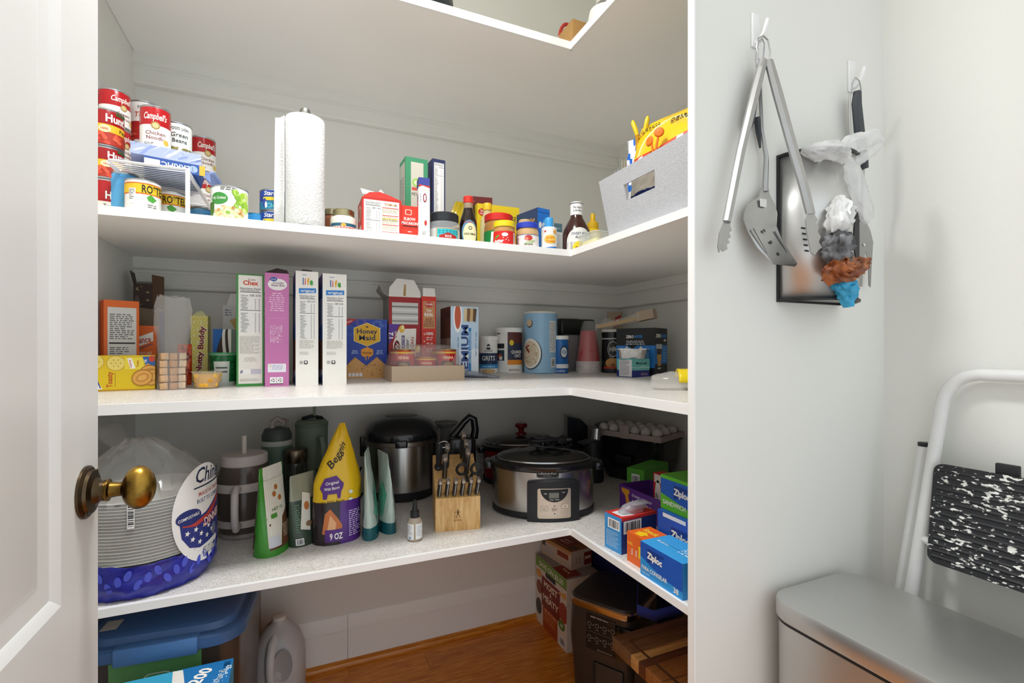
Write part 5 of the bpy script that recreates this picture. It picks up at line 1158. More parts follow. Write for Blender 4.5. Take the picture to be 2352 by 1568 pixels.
# grits, oats, blue canister
def quaker(p, x, y, k): p.ell(x, y, k * .5, k * .22, '#26282c', 4); p.ell(x, y + k * .3, k * .34, k * .2, '#26282c', 4); p.ell(x, y - k * .25, k * .28, k * .25, '#d8d2c8', 4); p.ell(x, y - k * .75, k * .6, k * .35, '#26282c', 3)
def grits(p, r, h):
    p.rect(-PI * r, h * .26, 2 * PI * r, h * .34, '#1f3358', 1); p.rect(-PI * r, h * .14, 2 * PI * r, h * .13, '#2f8fd0', 1); quaker(p, 0, h * .82, r * .4); p.text('QUAKER', 0, h * .64, h * .05, '#26282c', 2, w=r * .9); p.text('GRITS', 0, h * .38, h * .14, WHT, 2, w=r * 1.5); p.text('QUICK 5-MINUTE', 0, h * .17, h * .05, '#bfe0f4', 2, w=r * 1.5); p.ell(0, h * .06, r * .8, h * .07, '#c9a878', 2)
def tubcan(name, label, x, y, z, r, h, body, art, lid='#f2f2ee', turn=0, lh=.1):
    t = thing(name, label, 'canister', (x, y, z))
    Geo().lathe([(r * .96, 0), (r, .002), (r, h * (1 - lh))], gloss(body), 40).build('tube_body', t)
    Geo().lathe([(r + .001, h * (1 - lh)), (r + .0012, h - .003), (r - .001, h), (r * .6, h - .001), (.001, h - .001)], M(lid, .4), 40).build('lid', t)
    g = Geo(); art(Pr(g, rnd(r + .0004, math.radians(aim(x, y) + turn))), r, h * (1 - lh)); g.build('label_print', t, smooth=0); return t
x, y, z, r, hh = cyl3(1101, 1143, 772, 857); tubcan('grits_canister', 'white round grits canister with a navy band', x, y, z, r, hh, '#efeeea', grits)
def oats(p, r, h):
    p.rect(-r * .2, 0, r * 2.0, h, '#5a2a24', 1); p.rect(-r * .2, h * .28, r * 2.0, h * .45, '#26304a', 2); p.rect(-r * .2, h * .2, r * 2, h * .12, '#e08a2a', 3); p.rect(-r * .2, 0, r * 2, h * .2, '#eae8e2', 3); p.ell(r * .1, h * .74, r * .16, h * .07, '#e0c42c', 4); p.text('QUAKER', r * .55, h * .48, h * .075, WHT, 4, bold=.02, w=r * .95); p.text('OATS', r * .62, h * .385, h * .075, WHT, 4, bold=.02, w=r * .6)
    p.rect(-r * 1.2, h * .6, r * .75, h * .12, '#22242c', 2); p.rect(-r * 1.2, h * .3, r * .75, h * .26, '#2c4050', 2); p.ell(-r * .85, h * .4, r * .22, h * .07, '#b8503a', 3); p.ell(-r * .75, h * .36, r * .15, h * .05, '#e6e2d8', 4); p.rect(-r * 1.2, h * .95, r * .4, h * .03, '#6a6a66', 2); p.lines(-r * .1, h * .1, r * 1.0, h * .06, 2, '#6a4a3a', 4)
x, y, z, r, hh = cyl3(1146, 1207, 753, 857); tubcan('oats_canister', 'white round oats canister half hidden by the tall blue one', x - .006, y + .02, z, r, hh, '#e9e8e4', oats, turn=6)
def blueoat(p, r, h):
    p.ell(-r * .7, h * .83, r * .23, h * .07, '#4a4038', 2); p.ell(-r * .72, h * .84, r * .2, h * .06, '#cdbb9c', 3)
    p.ell(-r * .62, h * .32, r * .72, h * .26, '#3a4650', 1); p.ell(-r * .65, h * .33, r * .68, h * .25, '#eae8e4', 2); p.ell(-r * .66, h * .33, r * .58, h * .215, '#d6c8ac', 3)
    rg = random.Random(4)
    for k in range(40): p.ell(-r * .66 + r * rg.uniform(-.42, .42), h * (.33 + rg.uniform(-.15, .15)), r * .06, h * .014, rg.choice(('#e4d9c2', '#c3b08c', '#b59f78')), 4 + k % 3, n=8, rot=rg.uniform(0, 3))
    for k in range(5): p.ell(-r * (.75 + .06 * k % .2), h * (.36 + .025 * k), r * .07, h * .02, ('#b8322c', '#22263a')[k % 2], 8, n=10)
    p.rect(r * .55, h * .35, r * .5, h * .52, '#e4e6e6', 2); p.lines(r * .58, h * .85, r * .44, h * .48, 20, '#8a8a88', 3); p.rect(r * .65, h * .1, r * .35, h * .16, '#e9e9e6', 2); p.bars(r * .67, h * .11, r * .3, h * .14, vert=False, bgc=None)
x, y, z, r, hh = cyl3(1203, 1280, 717, 858)
t = tubcan('oats_canister', 'tall sky blue oats canister printed with a bowl of oatmeal', x, y, z, r, hh, '#92bcdc', blueoat, lid='#ddd8cc', lh=.03)
def oreo(p, r, h): p.rect(-PI * r, h * .15, 2 * PI * r, h * .12, '#e4e6ea', 1); p.ell(r * .5, h * .62, r * .55, h * .2, '#20304a', 2); p.ell(r * .5, h * .62, r * .42, h * .15, '#c9d4e4', 3); p.text('Oi', r * .45, h * .58, h * .1, '#20304a', 4); p.text('cookie', 0, h * .04, h * .08, '#d0d8e4', 2, w=r * 1.2)
x, y, z, r, hh = cyl3(1267, 1303, 770, 854); x, y = XY(1287, 1.70), 1.70; r = .032; z = z3(x, y - .02); hh = ZV(771, x, y) - z; tubcan('cookie_canister', 'slim blue round cookie canister with a white lid', x, y, z, r, hh, '#2468b0', oreo)
# tall grey keeper with black lids
for (u0, u1, vt, vb, dy), lab in (((1288, 1338, 731, 852, .05), 'translucent grey storage keeper with a tall black lid behind the cups'), ((1334, 1370, 733, 850, .07), 'second black lidded storage keeper beside the corner')):
    x, y, z, w_, hh = box3(u0, u1, vt, vb); y = 1.865 - w_; x = XY((u0 + u1) / 2, y)
    t = thing('storage_keeper', lab, 'container', (x, y + w_ / 2, z3(x, y)))
    Geo().rbox(-w_ * .42, w_ * .42, -w_ * .42, w_ * .42, 0, hh * .7, .012, M('#8b8788', .35, alpha=.95)).build('keeper_body', t)
    Geo().rbox(-w_ / 2, w_ / 2, -w_ / 2, w_ / 2, hh * .68, hh, .014, M('#171b18', .3), tr=.012).build('lid', t)
# red cups upside down in a bag
x, y, z, r, hh = cyl3(1327, 1385, 760, 856)
x -= .01
t = thing('cup_sleeve', 'sleeve of nested red plastic cups standing upside down in a bag', 'cups', (x, y, z))
for k in range(9):
    zz = .0052 * k; Geo().lathe([(r * .97, zz), (r, zz + .0008), (r, zz + .003), (r * .965, zz + .0042)], M('#e6dede', .35), 36, cap0=False, cap1=False).build('cup_rim', t)
Geo().lathe([(r * .93, .0), (r * .92, .048), (r * .63, hh * .97), (r * .6, hh), (.001, hh)], M('#b8242c', .3), 36).build('cup_wall', t)
R = []; rg = random.Random(3); hb2 = ZV(737, x, y) - z
for i in range(11):
    q = i / 10; rr = r * (1.06 - .32 * min(1, q * 1.5)) if q < .75 else r * (.74 - .2 * (q - .75) * 4)
    R.append([(rr * math.cos(a) * (1 + rg.uniform(-.06, .06)) + .012 * max(0, q - .7) * 3, rr * math.sin(a) * (1 + rg.uniform(-.06, .06)), q * hb2) for a in (2 * PI * j / 26 for j in range(26))])
Geo().rings(R, film('#e0e2e0', .18, .1)).build('bag_film', t, smooth=60)
# clear crumpled bag beside it, coffee can, kraft pouch
x, y = XY(1402, 1.60), 1.63
def hr(p, r, h):
    p.rect(-PI * r, h * .82, 2 * PI * r, h * .03, '#b8b8b4', 1); p.ell(0, h * .58, r * .5, h * .2, '#9a9a98', 1); p.ell(0, h * .58, r * .42, h * .17, '#2c2f2e', 2); p.text('HR', 0, h * .52, h * .12, '#d0d0cc', 3, w=r * .6); p.text('H', r * .75, h * .52, h * .15, '#d0d0cc', 3); p.rect(-r, h * .02, r * 2, h * .2, '#1c2228', 2); p.ell(0, h * .24, r * .7, h * .12, '#c08a4c', 2); p.rect(-r * .9, h * .1, r * 1.6, h * .05, '#b8401c', 3)
x, y, z, r, hh = cyl3(1383, 1437, 757, 853)
x, y = XY(1408, 1.665), 1.665; z = z3(x, y - .03); hh = ZV(757, x, y) - z; r = .046
tubcan('coffee_can', 'black coffee can with a white lid and round emblem behind the foil pan', x, y, z, r, hh, '#1d2122', hr, lid='#d9d8d4', lh=.06)
x2, y2 = XY(1412, 1.80), 1.80
def rk(p, w, h): p.poly([(-w * .1, h * .72), (w * .35, h * .8), (w * .4, h * .95), (w * .0, h * .9)], '#a8242a', 1); p.ell(w * .15, h * .84, w * .06, h * .025, WHT, 2)
pouch('kraft_pouch', 'small kraft paper pouch with a red patch in the corner', x2, y2, z3(x2, y2), .07, .04, ZV(716, x2, y2) - z3(x2, y2), lambda a, t_, s: card('#b09c86'), art=rk, crinkle=.002, rz=-20)
xb, yb = XY(1395, 1.64), 1.60
g = Geo(); R = []; rg = random.Random(14)
zb0 = z + hh
for i in range(9):
    q = i / 8; rr = .03 * math.sin(PI * (.15 + .85 * q)) + .004
    R.append([(rr * math.cos(a) * (1 + rg.uniform(-.3, .3)), rr * .8 * math.sin(a) * (1 + rg.uniform(-.3, .3)), .052 * q + rg.uniform(-.003, .003)) for a in (2 * PI * j / 20 for j in range(20))])
tag(Geo().rings(R, film('#d5d8d8', .3, .1)).build('plastic_bag', loc=(x - .012, y + .025, zb0 + .001), smooth=60), 'crumpled clear plastic bag piled on the coffee can lid', 'bag')
# filter box and skewers
def zero(p, w, h):
    p.rect(0, h * .16, w, h * .47, '#2278c8', 1); p.poly([(w * .3, h * .63), (w * .42, h * .56), (w * .56, h * .63)], '#111318', 2); p.text('ZERO', w * .46, h * .79, h * .06, WHT, 2, 'R', bold=.03, w=w * .2); p.text('WATER', w * .47, h * .79, h * .06, '#2a7fd0', 2, 'L', bold=.03, w=w * .22); p.lines(w * .12, h * .74, w * .76, h * .1, 3, '#c8ccd2', 2, ctr=True); p.text('ZEROWATER', w * .25, h * .55, h * .035, '#bcd8ee', 3, w=w * .3); p.rrect(w * .75, h * .3, w * .1, h * .22, w * .03, '#7ab4e4', 3)
def zeros(p, w, h):
    p.rect(0, h * .24, w, h * .4, '#1f72c0', 1); p.text('ZERO', w * .48, h * .8, h * .07, WHT, 2, 'R', bold=.04, shear=.2, w=w * .42); p.text('WATER', w * .5, h * .8, h * .07, '#2a7fd0', 2, 'L', bold=.04, shear=.2, w=w * .42); p.rrect(w * .7, h * .72, w * .2, h * .045, w * .05, WHT, 2)
    p.poly([(w * .1, h * .66), (w * .56, h * .66), (w * .56, h * .56), (w * .1, h * .56)], '#b8bcbe', 2); p.poly([(w * .14, h * .56), (w * .54, h * .56), (w * .5, h * .44), (w * .17, h * .44)], '#3a2c24', 3); p.poly([(w * .16, h * .44), (w * .52, h * .44), (w * .46, h * .2), (w * .22, h * .2)], '#c09048', 3)
    for k in range(6): p.rect(w * .64, h * (.3 + .055 * k), w * .25, h * .012, '#9cc4e8', 2)
    for k in range(4): p.ell(w * (.25 + .06 * k), h * .15, w * .025, h * .018, WHT, 3)
xc, yc = G3(1504, 863); yc2 = yc
bz = -62
# corner-on box: its near vertical edge at column 1504
W1, W2 = .15, .12
rz = math.radians(bz)
cxn, cyn = xc, yc                              # near corner
# front face runs from the near corner away to the back wall; local front width W1, local right side W2
ux, uy = math.cos(rz), math.sin(rz)            # local +X
cx_, cy_ = cxn - ux * W1 / 2, cyn - uy * W1 / 2
hz = ZV(752, xc, yc) - z3(xc, yc)
carton('water_filter_box', 'black and blue water filter box turned corner on', cx_, cy_, z3(xc, yc), W1, W2, hz, '#15171c', bz, art={'front': zero, 'right': zeros})
wd = M('#c9a468', .6, var=.12, scale=80)
t = thing('skewer_pack', 'clear pack of wooden skewers with a paper header on the filter box', 'pack', (cx_ - math.sin(rz) * .01 + .0, cy_ + .005 + .03, z3(xc, yc) + hz + .002), rz)
rg = random.Random(1); a0, a1 = (-.12, .0), (.055, .028)
for k in range(14):
    yy = -.012 + .0045 * (k % 6); zz = .004 + .004 * (k // 6)
    Geo().tube([(-.135, yy, zz), (.075, yy + rg.uniform(-.003, .003), zz + .034)], .0017, wd, 6).build('skewer', t)
Geo().box(.035, .10, -.018, .018, .018, .052, M('#a89684', .6, var=.1)).build('paper_header', t, rot=(0, -.16, 0), smooth=0)
g = Geo(); R = [[(xx, -.019, z0), (xx, .019, z0), (xx, .019, z1), (xx, -.019, z1)] for xx, z0, z1 in ((-.14, .0005, .016), (-.05, .012, .034), (.04, .024, .054))]
g.rings(R, film('#e6dfcf', .2, .1)).build('clear_sleeve', t, smooth=0)
# egg carton style pale box with foil pan on top
def morr(p, w, h): p.rect(0, 0, w, h * .38, '#22307a', 1); p.rect(0, h * .38, w, h * .62, '#6cb8b4', 1); p.poly([(0, h * .55), (w * .4, h * .52), (w * .6, h * .6), (w, h * .54), (w, h * .51), (w * .6, h * .55), (w * .4, h * .49), (0, h * .52)], '#cfe8e4', 2); p.text('Morrell', w * .52, h * .7, h * .14, '#1c3f4c', 3, bold=.02, w=w * .6); p.lines(w * .5, h * .24, w * .42, h * .14, 2, '#b8909c', 3)
def morl(p, w, h): p.rect(0, 0, w, h * .38, '#22307a', 1); p.rect(0, h * .38, w, h * .62, '#6cb8b4', 1); p.rect(w * .15, h * .04, w * .83, h * .9, '#d8d6da', 2); p.lines(w * .2, h * .9, w * .7, h * .8, 12, '#8a8a96', 3)
xn, yn = 1.06, YX(1452, 1.06)
rz2 = 4; r2 = math.radians(rz2); Wm, Dm = .08, .08
xf, yf = xn + math.cos(r2) * Wm / 2, yn + math.sin(r2) * Wm / 2
hm = ZV(824, xn, yn) - z3(xn, yn)
carton('lard_box', 'teal and navy lard carton under a foil pan', xf, yf, z3(xn, yn), Wm, Dm, hm, '#6cb8b4', rz2, art={'front': morr, 'left': morl})
t = thing('foil_pan', 'crinkled aluminium foil loaf pan resting on the teal lard carton', 'pan', (xf - .012, yf + .035, z3(xn, yn) + hm + .0005), math.radians(-35))
fo = M('#c6c6c6', .28, 1.0, var=.1, scale=60, bump=.5, bscale=120)
def ring(hx, hy, zz, j=0): 
    rg = random.Random(int(zz * 1e4)); P = []
    for k in range(32):
        a = 2 * PI * (k + .5) / 32; P.append((hx * math.copysign(min(1, abs(math.cos(a)) * 1.3), math.cos(a)) + rg.uniform(-j, j), hy * math.copysign(min(1, abs(math.sin(a)) * 1.3), math.sin(a)) + rg.uniform(-j, j), zz))
    return P
ph = .034
Geo().rings([ring(.042, .03, .0), ring(.05, .037, ph, .001), ring(.058, .044, ph + .001, .002), ring(.058, .044, ph - .002, .002)], fo, cap1=False).build('pan_wall', t, smooth=40)
for sx_ in (-.02, .028):
    Geo().add([(0, 0, 0)], [], fo)
    g = Geo(); g.add([(sx_ - .007, -.04, ph), (sx_ + .007, -.04, ph), (sx_ + .001, -.036, ph + .011)], [(0, 1, 2)], fo); g.build('foil_crease', t, solid=.0006, smooth=0)
# clear bag with yellow bread label at the partition
x, y = .985, .885
xg, yg = G3(1566, 893); xg, yg = .90, YX(1566, .90)
t = thing('bread_bag', 'clear crumpled bag with a bright yellow label at the partition', 'bag', (xg, yg, z3(xg, yg)), math.radians(-35))
R = []; rg = random.Random(6)
for i in range(11):
    q = i / 10; rr = .03 * math.sin(PI * min(1, .18 + q * .7)) + .002
    R.append([(-.075 + .12 * q + rg.uniform(-.002, .002), rr * 1.2 * math.cos(a) + rg.uniform(-.002, .002), max(.0008, .02 + rr * .8 * math.sin(a) + rg.uniform(-.002, .002))) for a in (2 * PI * j / 22 for j in range(22))])
Geo().rings(R, film('#e4e2dc', .28, .1)).build('bag_film', t, smooth=60)
g = Geo(); R = []
for i in range(6):
    R.append([(-.012 + .034 * i / 5, .039 * math.cos(a), .022 + .029 * math.sin(a)) for a in (PI * .95 + PI * 1.0 * j / 16 - PI * .95 * 0 for j in range(17))])
g.rings([[(p[0], p[1] if True else 0, 2 * .022 - p[2] + .002) for p in r_] for r_ in R], gloss('#e2c81c'), closed=False); g.build('yellow_label', t, solid=.0006, smooth=60)
Geo().box(.02, .05, -.02, .02, .002, .014, M('#cfae7c', .8)).build('bread_crust', t, smooth=0)

# flat zipper bag lying by the saltines
x, y = G3(1108, 868)
t = thing('zipper_bag', 'flattened clear zipper bag with a blue zip track beside the cracker tray', 'bag', (x, y + .045, z3(x, y + .02)), math.radians(-32))
R = []; rg = random.Random(17)
for i in range(10):
    q = i / 9; hh = .004 + .032 * (1 - q) ** 1.2
    R.append([(-.062 + .135 * q + rg.uniform(-.002, .002), .043 * math.cos(a) * (1 - .25 * q) + rg.uniform(-.002, .002), max(.0008, hh * .5 + hh * .5 * math.sin(a) + rg.uniform(-.0015, .0015))) for a in (2 * PI * j / 20 for j in range(20))])
Geo().rings(R, film('#aeb6c4', .5, .1)).build('bag_film', t, smooth=60)
for k in (0, 1): Geo().tube([(-.054 + .008 * k, -.043, .004), (-.052 + .008 * k, -.02, .032), (-.05 + .008 * k, .015, .036), (-.05 + .008 * k, .04, .02)], .0022, M('#2c3c78', .4), 6).build('zip_track', t)
Geo().rbox(-.03, .03, -.032, .03, .001, .011, .006, M('#5a6270', .5)).build('foil_contents', t)
# ------------------------------------------------------------------ deep shelf with the cookers
def G4(u, v): return GR(u, v, S4T)
steel = M('#b9b7b4', .26, 1.0, var=.06, scale=20, stretch=(1, 1, .02))
blk = M('#15161a', .22, coat=.3); blkm = M('#1b1c20', .5); red_d = M('#7d1016', .2, coat=.4)
# plate pack
px, py, pr_ = -.316, 1.335, .133
t = thing('plate_pack', 'bagged stack of white paper plates with a blue printed wrapper', 'plates', (px, py, S4T))
plm = M('#eceae4', .7)
g = Geo(); g.lathe([(.085, 0), (.095, .002), (.121, .009), (.126, .0105), (.1265, .0118), (.121, .0105), (.094, .0035), (.001, .0015)], plm, 48); pm0 = g.build('plate', t, (0, 0, .035)).data
for k in range(1, 24):
    o = bpy.data.objects.new('plate', pm0); COL.objects.link(o); o.parent = t; o.location = (random.uniform(-.001, .001), random.uniform(-.001, .001), .035 + .0066 * k)
hP = ZV(1006, px, py) - S4T
rg = random.Random(31)
blu = M('#2a2f9c', .22, var=.2, scale=25, bump=.6, bscale=40)
R = []
for i in range(9):
    q = i / 8; zz = .001 + .082 * q; rr = pr_ * (.9 + .1 * min(1, q * 3)) + .002
    R.append([(rr * math.cos(a) + rg.uniform(-1, 1) * .0025, rr * math.sin(a) + rg.uniform(-1, 1) * .0025, zz + (0 if i in (0,) else rg.uniform(-1, 1) * .002) + (.014 * math.sin(a * 2 + 1) if i == 8 else 0)) for a in (2 * PI * j / 64 for j in range(64))])
Geo().rings(R, blu, cap1=False).build('blue_wrapper', t, smooth=60)
R = []
for i in range(16):
    q = i / 15; zz = .075 + (hP - .075) * q
    rr = pr_ + .001 if q < .5 else pr_ * (1 - .82 * ((q - .5) / .5) ** 1.6)
    R.append([(rr * math.cos(a) * (1 + rg.uniform(-1, 1) * (.008 if q < .5 else .10)) - .03 * max(0, q - .5), rr * math.sin(a) * (1 + rg.uniform(-1, 1) * (.008 if q < .5 else .10)), zz + rg.uniform(-1, 1) * (.001 if q < .5 else .006)) for a in (2 * PI * j / 52 for j in range(52))])
Geo().rings(R, film('#dcdcd8', .3, .12)).build('clear_film', t, smooth=60)
R = []                                            # gathered neck flopping to the wall
for i in range(8):
    q = i / 7; R.append([(-.05 - .055 * q + .018 * math.cos(a) * (1 + q), .02 + .06 * q + .022 * math.sin(a) * (1 + .6 * q), hP - .02 + .045 * q + rg.uniform(-.003, .003)) for a in (2 * PI * j / 18 for j in range(18))])
Geo().rings(R, film('#c9c9c4', .3, .12)).build('film_neck', t, smooth=60)
g = Geo(); ph = math.radians(aim(px, py) + 52); p = Pr(g, rnd(pr_ + .003, ph), step=.006)
p.ell(-.005, .148, .076, .108, '#e8e7e4', 1, n=40)
p.text('Chinet', .02, .215, .034, '#1d2748', 3, shear=.25, bold=.01, w=.10); p.poly([(-.035, .206), (.06, .213), (.06, .209), (-.035, .203)], '#1d2748', 3)
p.text('MADE IN THE USA', .02, .188, .009, '#b8605a', 3, w=.085, rot=4); p.text('BUILT TO COMPOST', .018, .173, .009, '#5a6488', 3, w=.09, rot=4)
p.poly([(-.066, .135), (-.03, .138), (.0, .146), (.03, .163), (.066, .18), (.066, .085), (.04, .082), (-.02, .072), (-.045, .08), (-.062, .105)], '#2b347c', 2)
p.poly([(-.06, .128), (-.03, .122), (.0, .13), (.03, .145), (.066, .168), (.066, .18), (.03, .158), (.0, .141), (-.03, .132), (-.06, .137)], '#b8403c', 3)
p.ell(-.045, .146, .029, .017, '#26306e', 4); p.text('COMPOSTABLE', -.045, .1435, .0065, WHT, 5, rot=8, w=.048)
p.text('DINNER', .028, .12, .02, '#b84848', 5, rot=9, bold=.05, w=.07); p.text('DINNER', .028, .1205, .018, WHT, 6, rot=9, bold=.005, w=.067)
for q in ((-.05, .112), (-.03, .115), (-.038, .096), (-.016, .102), (-.02, .085), (.002, .092), (.02, .1), (.008, .112), (-.006, .118)): p.star(q[0], q[1], .0065, WHT, 4, rot=.3)
p.ell(.03, .098, .012, .014, '#6d7088', 4); p.lines(-.01, .07, .06, .02, 3, '#9a9a9c', 3)
for k in range(26):
    a_ = -.22 + .0165 * k; p.ell(a_, .045 + .012 * math.sin(k * 2.1), .006, .011, '#4a55c4', 1, n=12, rot=.5 * math.sin(k))
p.rect(-.155, .15, .012, .05, '#e9e9e9', 2); p.bars(-.155, .15, .012, .05, vert=False, bgc=None)
g.build('wrapper_print', t, smooth=0)
# big tumbler mug with straw
x, y = XY(561, 1.545), 1.545; r = 66 * dep(x, y) / F / math.sqrt(1 + aU(561) ** 2)
def zS(v): return ZV(v, x, y) - S4T
t = thing('tumbler_mug', 'big smoky brown tumbler mug with a pale lid, handle and straw', 'mug', (x, y, S4T), 0)
smoke = M('#5c524c', .15, alpha=.86, var=.05); pale = M('#c9bfbb', .45)
hB = zS(1062)
Geo().lathe([(r * .78, 0), (r * .86, .004), (r * .88, hB * .12), (r * .97, hB * .3), (r * .99, hB * .72), (r * .9, hB * .88), (r * .8, hB)], smoke, 44).build('mug_body', t)
Geo().lathe([(r * .79, hB - .004), (r * .84, hB), (r * .84, hB + .022), (r * .8, hB + .026), (r * .3, hB + .026), (.001, hB + .026)], pale, 44).build('lid', t)
for za, zb_, ra in ((hB * .65, hB * .77, 1.0), (hB * .16, hB * .26, .955)):
    Geo().lathe([(r * ra + .0005, za), (r * ra + .003, za + .001), (r * ra + .003, zb_ - .001), (r * ra + .0005, zb_)], pale, 44, cap0=False, cap1=False).build('band', t)
Geo().lathe([(r * .8, 0), (r * .9, .002), (r * .9, .008), (r * .87, .012)], M('#9a918d', .4), 44).build('foot_ring', t)
Geo().tube([(0, 0, hB + .02), (0, 0, zS(1000))], .0065, M('#cdc4bd', .4), 14).build('straw', t)
ha = math.radians(aim(x, y) - 12)
def hp(rr, zz): return (rr * math.sin(ha), -rr * math.cos(ha), zz)
Geo().tube([hp(r + .0, hB * .72), hp(r + .02, hB * .735), hp(r + .034, hB * .68), hp(r + .037, hB * .5), hp(r + .035, hB * .3), hp(r + .022, hB * .2), hp(r - .002, hB * .21)], .0095, pale, 12).build('handle', t)
# green flip-lid bottle, green mug with straw, glass bottle
x, y = XY(636, 1.69), 1.69; r = 36 * dep(x, y) / F / math.sqrt(1 + aU(636) ** 2)
grn = M('#5d7468', .45); grn2 = M('#71806f', .45)
t = thing('water_bottle', 'green water bottle with a dark flip spout lid', 'bottle', (x, y, S4T))
hB = zS(1020); 
Geo().lathe([(r * .92, 0), (r, .004), (r, hB)], grn, 36).build('bottle_body', t)
Geo().lathe([(r * 1.005, hB), (r * 1.01, hB + .001), (r * 1.01, hB + .014), (r * .99, hB + .015)], M('#b9bdb9', .4), 36).build('collar', t)
Geo().lathe([(r * .98, hB + .014), (r * .98, hB + .03), (r * .8, hB + .05), (r * .3, hB + .056), (.001, hB + .056)], M('#414b48', .45), 36).build('lid', t)
Geo().tube([(-.012, -.01, hB + .045), (-.012, -.012, hB + .075), (.002, -.012, hB + .082), (.018, -.006, hB + .07)], .008, M('#a89c98', .45), 10).build('spout_cover', t)
Geo().tube([(.026, 0, hB + .03), (.028, 0, hB + .075), (.004, .012, hB + .078)], .005, M('#8d8480', .5), 8).build('carry_loop', t)
x, y = XY(716, 1.745), 1.745; r = 38 * dep(x, y) / F / math.sqrt(1 + aU(716) ** 2)
t = thing('straw_mug', 'sage green tall mug with a handle and green straw', 'mug', (x, y, S4T)); hB = zS(978)
Geo().lathe([(r * .72, 0), (r * .78, .004), (r * .8, hB * .4), (r * .98, hB * .55), (r, hB)], grn2, 36).build('mug_body', t)
Geo().lathe([(r * 1.0, hB), (r * 1.02, hB + .002), (r * 1.02, hB + .012), (r * .85, hB + .022), (.001, hB + .024)], M('#6d7a68', .45), 36).build('lid', t)
Geo().tube([(.008, -.005, hB + .02), (.008, -.005, S3B - S4T - .012)], .0045, M('#7a8a72', .4), 10).build('straw', t)
Geo().tube([(-.03, 0, hB + .026), (0, -.006, hB + .034), (.03, 0, hB + .026), (.042, -.01, hB + .005)], .006, blkm, 8).build('strap', t)
ha = math.radians(aim(x, y) + 25)
Geo().tube([hp(r * .9, hB * .86), hp(r + .02, hB * .87), hp(r + .03, hB * .78), hp(r + .028, hB * .55), hp(r + .014, hB * .46), hp(r * .78, hB * .47)], .009, grn2, 10).build('handle', t)
x, y = G4(679, 1190); y += .035; x = XY(679, y); r = 28 * dep(x, y) / F / math.sqrt(1 + aU(679) ** 2)
t = thing('glass_bottle', 'slim smoky glass bottle with a bronze screw cap', 'bottle', (x, y, S4T)); hB = zS(1058)
Geo().lathe([(r * .9, 0), (r, .004), (r, hB - .01), (r * .9, hB)], M('#3b3d3a', .08, alpha=.72), 36).build('bottle_body', t)
Geo().lathe([(r * .96, 0.001), (r * .97, .02)], M('#262825', .2), 36).build('thick_foot', t)
Geo().lathe([(r * .97, hB - .002), (r * 1.0, hB), (r * 1.0, hB + .034), (r * .93, hB + .038), (.001, hB + .038)], M('#6e6354', .3, 1.0), 36).build('cap', t)
# stand-up pouches
def wedge(top=.0015, foot=.03, k=1.0): return lambda t_: max(top, foot * (1 - t_) ** k)
x, y = G4(624, 1284); y += .02; h_ = ZV(1074, x, y) - S4T
gr_, wh_, br_ = gloss('#3c8a2c'), gloss('#dcdad0'), gloss('#5f3a22')
def almond(p, w, h):
    p.rect(-w * .42, h * .1, w * .84, h * .75, '#d8d4c6', 1); p.poly([(-w * .1, h * .08), (w * .42, h * .08), (w * .42, h * .5), (w * .1, h * .4)], '#5f3a22', 2); p.rect(-w * .4, h * .1, w * .3, h * .12, '#c9ccd4', 3)
    for q in ((-.1, .68), (.1, .62), (0, .75)): p.ell(w * q[0], h * q[1], w * .07, h * .03, '#a8682c', 3, rot=.8)
    p.text('NET 12', -w * .05, h * .5, h * .03, '#4a7a34', 3, w=w * .4); p.lines(w * .05, h * .32, w * .32, h * .15, 7, '#b8a890', 3); p.rrect(-w * .3, h * .42, w * .2, h * .05, .003, '#4a8a34', 3)
pouch('nut_pouch', 'green edged almond pouch standing open-footed with a crimped top', x - .004, y + .035, S4T, .095, .06, h_, lambda a, t_, s: gr_ if (t_ < .1 or abs(a) > .85) else wh_ if t_ > .4 else br_, rz=58, art={'front': almond, 'back': almond}, gus=wedge(.0015, .036, .9), crinkle=.0012)
x, y = G4(690, 1262); y += .02; h_ = ZV(1093, x, y) - S4T
dg_, sg_ = gloss('#3a4a3c'), gloss('#8d8f7c')
def nutb(p, w, h): p.poly([(-w * .3, h * .25), (w * .05, h * .2), (w * .2, h * .7), (-w * .12, h * .75)], '#d9d4c8', 2); p.ell(0, h * .55, w * .1, h * .06, '#b8703c', 3); p.ell(w * .02, h * .3, w * .12, h * .04, '#8a6a50', 3); p.lines(-w * .42, h * .6, w * .16, h * .4, 12, '#5f7a62', 2); p.bars(-w * .44, h * .03, w * .22, h * .09)
pouch('nut_pouch', 'dark green and grey nut pouch with a crimped silver top', x + .004, y + .03, S4T, .078, .05, h_, lambda a, t_, s: sg_ if t_ > .62 else dg_, rz=40, art={'front': nutb, 'back': nutb}, gus=wedge(.0015, .03, .9), crinkle=.0012)
